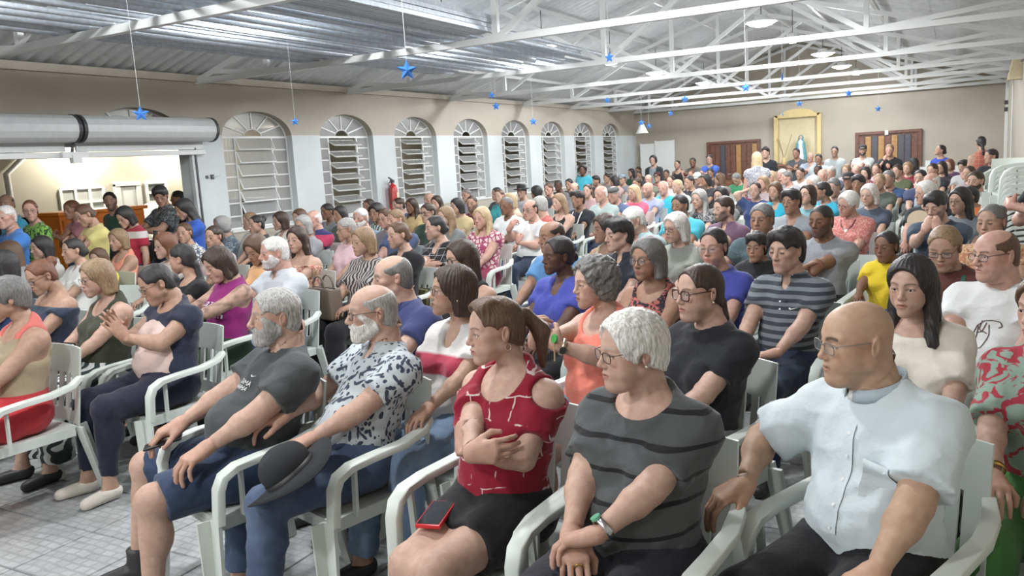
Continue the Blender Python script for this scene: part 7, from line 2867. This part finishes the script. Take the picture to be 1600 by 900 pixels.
wrist_band(BUILT['gw'], 'L', 'wristwatch', plain('watch steel', (.6, .6, .58), .25, 1.0), plain('green watch face', (.12, .40, .26), .2), w=.018)
wrist_band(BUILT['cor'], 'L', 'wristwatch', plain('watch gold', (.55, .48, .36), .3, 1.0), plain('dark watch face', (.05, .05, .05), .15), w=.016)
wrist_band(BUILT['ew'], 'R', 'bracelet', M_GOLD, w=.014)
wrist_band(BUILT['mag'], 'L', 'bracelet', plain('beads', (.3, .24, .2), .5), w=.02)
wrist_band(BUILT['bt'], 'R', 'bracelet', plain('silver beads', (.6, .6, .6), .3, .6), w=.008)
o = BUILT['gw']
W_, M_, _h = o['_hands']['R']
MB().tube([tuple(W_ + M_ @ vec(.105, .010 + .012 * math.cos(a), -.002 + .012 * math.sin(a))) for a in np.linspace(0, 6.283, 13)[:-1]], .0022, 5, closed=True).build('ring', M_GOLD, o['_root'], 'all')


def phone(p, X, Y, label, case=M_BLACK, sz=(.075, .155, .009), group='mobile phones'):
    """p centre, X across, Y along the phone; screen on the X x Y side"""
    X = unit(X)
    Z = unit(np.cross(X, Y))
    Y = np.cross(Z, X)
    t = empty('mobile_phone', tuple(p))
    MM = np.stack([X, Y, Z], 1)
    t.matrix_world = Matrix.Translation(tuple(p)) @ Matrix(MM.tolist()).to_4x4()
    tag(t, label, 'phone', group)
    a, b_, c = (v / 2 for v in sz)
    MB().box((-a, -b_, -c), (a, b_, c)).build('case', case, t, True, .004)
    MB().box((-a + .005, -b_ + .006, c), (a - .005, b_ - .006, c + .0012)).build('screen', M_SCREEN, t)
    MB().box((-a + .008, b_ - .032, -c - .002), (-a + .03, b_ - .008, -c)).build('camera_bump', M_SCREEN, t, False, .001, 1)
    return t


def in_hand(key, side, label, off=(.105, .015, -.030), case=M_BLACK):
    o = BUILT[key]
    W_, M_, hp = o['_hands'][side]
    p = wpt(o, W_ + M_ @ vec(*off))
    th = o['_root'].rotation_euler[2]
    Rz = rotz(th)
    return phone(p, Rz @ M_ @ vec(.2, 1, 0), Rz @ M_ @ vec(1, -.2, .1), label, case)


def thigh_top(o, side, t, up=.0):
    L = o['_leg'][side]
    p = L['H'] + (L['K'] - L['H']) * t
    r = .088 * L['tg'] * (1 - t) + .060 * L['tg'] * t
    return p + vec(0, -.01, r + .012 + up), unit(L['K'] - L['H'])


in_hand('gm', 'R', 'black phone under the right hand of the grey-bearded man', (.10, .03, -.035))
o = BUILT['hm']
W_, M_, hp = o['_hands']['L']
p = W_ + M_ @ vec(.115, .02, -.04)
th = rotz(o['_root'].rotation_euler[2])
phone(wpt(o, p), th @ M_ @ vec(0, .3, 1), th @ M_ @ vec(1, .2, 0), 'dark phone in the hand of the hat holder')
o = BUILT['rw']
p, ax = thigh_top(o, 'R', .62)
th = rotz(o['_root'].rotation_euler[2])
phone(wpt(o, p), th @ unit(np.cross(ax, (0, 0, 1)) + .25 * ax), th @ ax, 'phone in a red case on the thigh of the woman in red', plain('red phone case', (.55, .02, .03), .35), (.085, .165, .014))
in_hand('lan', 'L', 'black phone held by the woman with the green lanyard')
in_hand('mag', 'R', 'phone held by the woman in magenta tee')
in_hand('ph1', 'R', 'phone in the hands of the tall man in dark patterned shirt')
in_hand('ph2', 'R', 'phone in the hand of the woman in bright blue tee')

# black hat on the lap
o = BUILT['hm']
a, b_ = thigh_top(o, 'R', .62)[0], o['_hands']['R'][0]
p = at_depth(456, 742, T[[t.get('key') == 'hm' for t in T].index(True)]['d'] - .42)
t = empty('felt_hat')
z_ = unit((-.42, -.30, .85))
x_ = unit(np.cross((.3, 1, 0), z_))
t.matrix_world = Matrix.Translation(tuple(p)) @ Matrix(np.stack([x_, np.cross(z_, x_), z_], 1).tolist()).to_4x4()
tag(t, 'black felt hat with wide brim on the lap of the bald bearded man', 'hat')
hb_ = MB()
n = 32
for rr, zz in ((.088, .0), (.168, -.004), (.170, .0), (.090, .008)):
    for k in range(n):
        an = 2 * math.pi * k / n
        hb_.v.append((rr * 1.0 * math.cos(an), rr * 1.12 * math.sin(an), zz + (.022 * math.cos(2 * an) * -1 if rr > .1 else 0)))
for i in range(3):
    for k in range(n):
        hb_.f.append((i * n + k, i * n + (k + 1) % n, (i + 1) * n + (k + 1) % n, (i + 1) * n + k))
hb_.build('brim', felt((.022, .024, .028)), t, 'all')
F = Field((-.12, -.13, -.02), (.12, .13, .15), .007)
F.add(Ell((0, 0, .045), (.088, .102, .085)))
F.sub(Cone((0, -.09, .145), (0, .08, .135), .024, .020), .03)
F.keep(lambda x, y, z: F32(.0) - z + 0 * x + 0 * y)
P_, Q_ = F.mesh()
obj('crown', net_mesh('crown', P_, [Q_]), felt((.022, .024, .028)), t)
hr = MB()
for rr, zz in ((.0905, .002), (.0905, .026), (.0885, .026), (.0885, .002)):
    for k in range(n):
        an = 2 * math.pi * k / n
        hr.v.append((rr * math.cos(an), rr * 1.155 * math.sin(an), zz))
for i in range(3):
    for k in range(n):
        hr.f.append((i * n + k, i * n + (k + 1) % n, (i + 1) * n + (k + 1) % n, (i + 1) * n + k))
hr.build('hat_band', plain('hat band', (.010, .010, .012), .5), t, 'all')

# bags
def handbag(p, rz, w, h, d, mat, label, handles=True, cat='handbag'):
    t = empty('handbag', tuple(p), rz)
    tag(t, label, cat, None)
    F = Field((-w, -d, -.02), (w, d, h + .05), min(w, h) / 14)
    b = MB()
    b.prism([(-w / 2, 0), (w / 2, 0), (w * .44, h), (-w * .44, h)], -d / 2, d / 2, (np.array([[1, 0, 0], [0, 0, 1], [0, 1, 0]], float), vec(0, 0, 0)))
    b.build('bag_body', mat, t, True, min(d, h) * .16, 3)
    MB().box((-w * .43, -.006, h - .006), (w * .43, .006, h + .004)).build('zip', M_BLACK, t)
    if handles:
        for s in (-1, 1):
            MB().tube([(-w * .22 + 0, s * d * .4, h * .92)] + [(-w * .22 * math.cos(q), s * d * .35, h + h * .38 * math.sin(q)) for q in np.linspace(0, math.pi, 9)] + [(w * .22, s * d * .4, h * .92)], .008, 6).build('handle', mat, t, 'all')
    return t


o = BUILT['zb']
p = wpt(o, (thigh_top(o, 'R', .62)[0] + thigh_top(o, 'L', .62)[0]) / 2 + vec(-.10, -.06, -.02))
handbag(p, o['_root'].rotation_euler[2] - .1, .36, .25, .12, plain('taupe leather', (.15, .115, .09), .5, 0, .1, 40), 'taupe leather handbag on the lap of the woman in zebra print')
o = BUILT['zw']
p = wpt(o, (thigh_top(o, 'R', .5)[0] + thigh_top(o, 'L', .5)[0]) / 2 + vec(-.03, -.03, .02))
handbag(p, o['_root'].rotation_euler[2] + .2, .24, .16, .10, plain('black patent leather', (.012, .012, .014), .2), 'small black bag on the zebra skirt', False, 'bag')
q = at_depth(660, 462, T[[t['label'].startswith('person with arms') for t in T].index(True)]['d'] - .32)
handbag(q - vec(0, 0, .08), -.35, .26, .15, .09, plain('olive leather', (.14, .125, .06), .45), 'small olive bag before the person in white grid tee', False, 'bag')
o = BUILT['mag']
p = wpt(o, (thigh_top(o, 'R', .55)[0] + thigh_top(o, 'L', .55)[0]) / 2 + vec(0, -.02, .0))
b = handbag(p, o['_root'].rotation_euler[2], .25, .12, .10, cloth((.02, .022, .03), 'grid', (.6, .62, .62), 1.3), 'black purse with white grid on the lap of the woman in magenta', False, 'purse')
# folder
o = BUILT['fold']
p = wpt(o, (o['_hands']['L'][0] + o['_hands']['R'][0]) / 2 + vec(0, -.13, .10))
t = empty('folder', tuple(p), o['_root'].rotation_euler[2])
t.rotation_euler[0] = -.25
tag(t, 'black folder with a small white mark held at the left edge', 'folder')
MB().box((-.20, -.012, -.13), (.20, .012, .13)).build('cover', M_BLACK, t, False, .004)
MB().box((-.19, -.009, .125), (.19, .009, .142)).build('pages', M_PRINT, t)
MB().prism([(-.02, -.02), (.0, -.03), (.03, .05), (.01, .04)], .012, .0135, (np.array([[1, 0, 0], [0, 0, -1], [0, 1, 0]], float), vec(.06, 0, -.05))).build('mark', M_PRINT, t)
# fans
o = BUILT['cor']
W_, M_, hp = o['_hands']['R']
p = at_depth(866, 529, T[[t.get('key') == 'cor' for t in T].index(True)]['d'] - .26)
t = empty('hand_fan', tuple(p), -.5)
tag(t, 'small round green fan in the hand of the woman in coral', 'fan')
MB().lathe([(.001, -.003), (.020, -.003), (.020, .003), (.001, .003)], 16, (0, 0, 0), 2).build('leaf', plain('fan green', (.05, .30, .06), .5), t).rotation_euler = (1.3, 0, 0)
MB().tube([(0, 0, -.02), (-.005, .0, -.10)], .004, 5).build('stick', plain('stick', (.45, .33, .2), .7), t)
p = at_depth(1436, 345, T[[t['label'].startswith('white-haired man in black tee') for t in T].index(True)]['d'] - .3)
t = empty('hand_fan', tuple(p), .1)
tag(t, 'cream paper fan held by the white-haired man in black tee', 'fan')
MB().lathe([(.001, -.002), (.11, -.002), (.11, .002), (.001, .002)], 20).build('leaf', plain('fan cream', (.62, .50, .36), .7), t).rotation_euler = (1.2, 0, 0)
MB().tube([(0, 0, -.06), (.01, 0, -.2)], .006, 5).build('stick', plain('stick', (.45, .33, .2), .7), t)
# writing on the chair of the clerical shirt
ct = T[[t.get('key') == 'pr' for t in T].index(True)]['chair']
me = text_mesh('Linse', .075, .25)
for v in me.vertices:
    z = .60 + v.co.x
    u = -.80 - v.co.y / .225
    v.co = (u * .225 * (1 - .12 * (z - .44)), .225 + .17 * (z - .42) + .035 * (1 - u * u) + .0085, z)
obj('handwriting', me, plain('pen ink', (.03, .03, .035), .6), ct)

# stacked chairs by the right wall
for (px, py, d, n, lb) in ((1612, 213, 6.5, 14, 'near tall'), (1572, 246, 12.0, 9, 'far low')):
    p = at_depth(px, py, d)
    n_ = max(int((p[2] - .86) / 0.046), 3) + 1
    for k in range(n_):
        wd = ('bottom', 'second', 'third', 'fourth', 'fifth', 'sixth', 'seventh', 'eighth', 'ninth', 'tenth', 'eleventh', 'twelfth', 'thirteenth', 'fourteenth', 'fifteenth', 'sixteenth', 'seventeenth', 'eighteenth')[min(k, 17)]
        chair(min(p[0], XR - .34), p[1], 84 if d < 10 else 8, 'white plastic armchair stacked by the right wall, %s of the %s stack' % (wd if k < n_ - 1 else 'topmost', lb), 'stacked white armchairs', whole=(d > 10), z=0.046 * k)
# long white table at the back right
p = at_depth(1495, 258, 21.0)
t = empty('folding_table', (p[0] - .1, min(p[1], YB - .55), 0))
tag(t, 'white covered table by the back wall on the right', 'table')
MB().box((-.85, -.35, p[2] - .03), (.85, .35, p[2])).build('tabletop', M_WHITE, t, False, .006)
MB().box((-.86, -.36, p[2] - .35), (.86, -.345, p[2] - .001)).build('cloth', cloth((.70, .70, .68)), t)
for sx in (-.75, .75):
    for sy in (-.28, .28):
        MB().bar((sx, sy, 0), (sx, sy, p[2] - .03), .04).build('leg', M_STEEL, t)
tz = p[2]
for k, (dx, w_) in enumerate(((-.5, .22), (-.1, .16))):
    b = obj('white_box', MB().box((-w_ / 2, -.1, 0), (w_ / 2, .1, .16)).mesh('white_box', False, .008), M_PLAST)
    b.location = (t.location.x + dx, t.location.y, tz)
    tag(b, 'white carton on the covered table at the back, %s one' % ('larger left' if k == 0 else 'smaller right'), 'carton')

# annex: orange counter and parked cars
XC = -10.9
a, b_ = at_plane(92, 326, 0, XC), at_plane(226, 326, 0, XC)
cy, cw, chh = (a[1] + b_[1]) / 2, (b_[1] - a[1]) / 2, (a[2] + b_[2]) / 2
t = empty('orange_counter', (XC - .35, cy, 0))
tag(t, 'bright orange counter standing in the annex behind the people', 'counter')
M_OR = plain('orange laminate', (.92, .27, .03), .45)
MB().box((-.3, -cw, .05), (.33, cw, chh - .05)).build('body', M_OR, t, False, .01)
MB().box((-.35, -cw - .04, chh - .05), (.38, cw + .04, chh)).build('top', M_OR, t, False, .01)
for k in range(3):
    MB().box((.33, -cw + .04 + k * cw * .667, .12), (.345, -cw + k * cw * .667 + cw * .62, chh - .12)).build('panel', M_OR, t, False, .006, 1)
MB().prism([(-.16, -.04), (.10, .05), (.16, .05), (-.02, -.07)], .346, .352, (np.array([[0, 0, 1], [1, 0, 0], [0, 1, 0]], float), vec(0, -cw * .35, chh - .3))).build('black_mark', M_BLACK, t)


def car(x, y, rz, col, label):
    t = empty('car', (x, y, 0), rz)
    tag(t, label, 'car')
    side = [(-2.0, .30), (2.0, .30), (2.05, .62), (1.95, .80), (1.1, .93), (.55, 1.36), (-1.15, 1.40), (-1.75, .95), (-2.02, .85)]
    PMc = (np.array([[1, 0, 0], [0, 0, 1], [0, 1, 0]], float), vec(0, 0, 0))
    MB().prism(side, -.80, .80, PMc).build('body', plain('car paint ' + label[:9], col, .25), t, True, .08, 3)
    for s in (-1, 1):
        MB().prism([(-1.5, .98), (.92, .95), (.48, 1.30), (-1.08, 1.33)], s * .79, s * .815, PMc).build('window', M_SCREEN, t)
        for xx in (-1.25, 1.3):
            MB().lathe([(.05, -.1), (.31, -.1), (.33, -.05), (.33, .05), (.31, .1), (.05, .1)], 18, (0, 0, 0), 2).build('wheel', M_BLACK, t, True).matrix_local = Matrix.Translation((xx, s * .74, .33)) @ Matrix.Rotation(math.pi / 2, 4, 'X')
    MB().prism([(1.02, .96), (1.08, .95), (.60, 1.33), (.54, 1.33)], -.7, .7, PMc).build('windscreen', M_SCREEN, t)
    for s in (-.6, .6):
        MB().box((1.98, s - .16, .62), (2.06, s + .16, .76)).build('headlight', M_PRINT, t, False, .02)


q = at_plane(60, 322, 0, -12.4)
car(-12.3, q[1] - .4, math.pi / 2, (.012, .013, .015), 'black car parked in the annex behind the counter')
q = at_plane(262, 316, 0, -12.4)
car(-12.3, q[1] + 1.2, math.pi / 2, (.62, .62, .60), 'white car parked in the annex beside the doorway')

# box under the raised child
o = T[[t['label'].startswith('child in teal') for t in T].index(True)]['o']
q = o['_root'].location
t = empty('step_stool', (q.x, q.y, 0))
tag(t, 'low wooden step stool under the child at the last windows', 'stool')
MB().box((-.22, -.18, .29), (.22, .18, .325)).build('top', M_WOODL, t, False, .006)
for sx in (-.18, .18):
    for sy in (-.14, .14):
        MB().bar((sx, sy, 0), (sx, sy, .29), .04).build('leg', M_WOODL, t)

# two empty chairs in the audience
for px, py, lb in ((203, 446, 'empty white plastic armchair between the zebra skirt and the white blouse'), (1330, 398, 'empty white plastic armchair below the salmon floral blouse')):
    q = at_plane(px, py, 2, .86)
    chair(q[0], q[1] - .30, 6, lb)
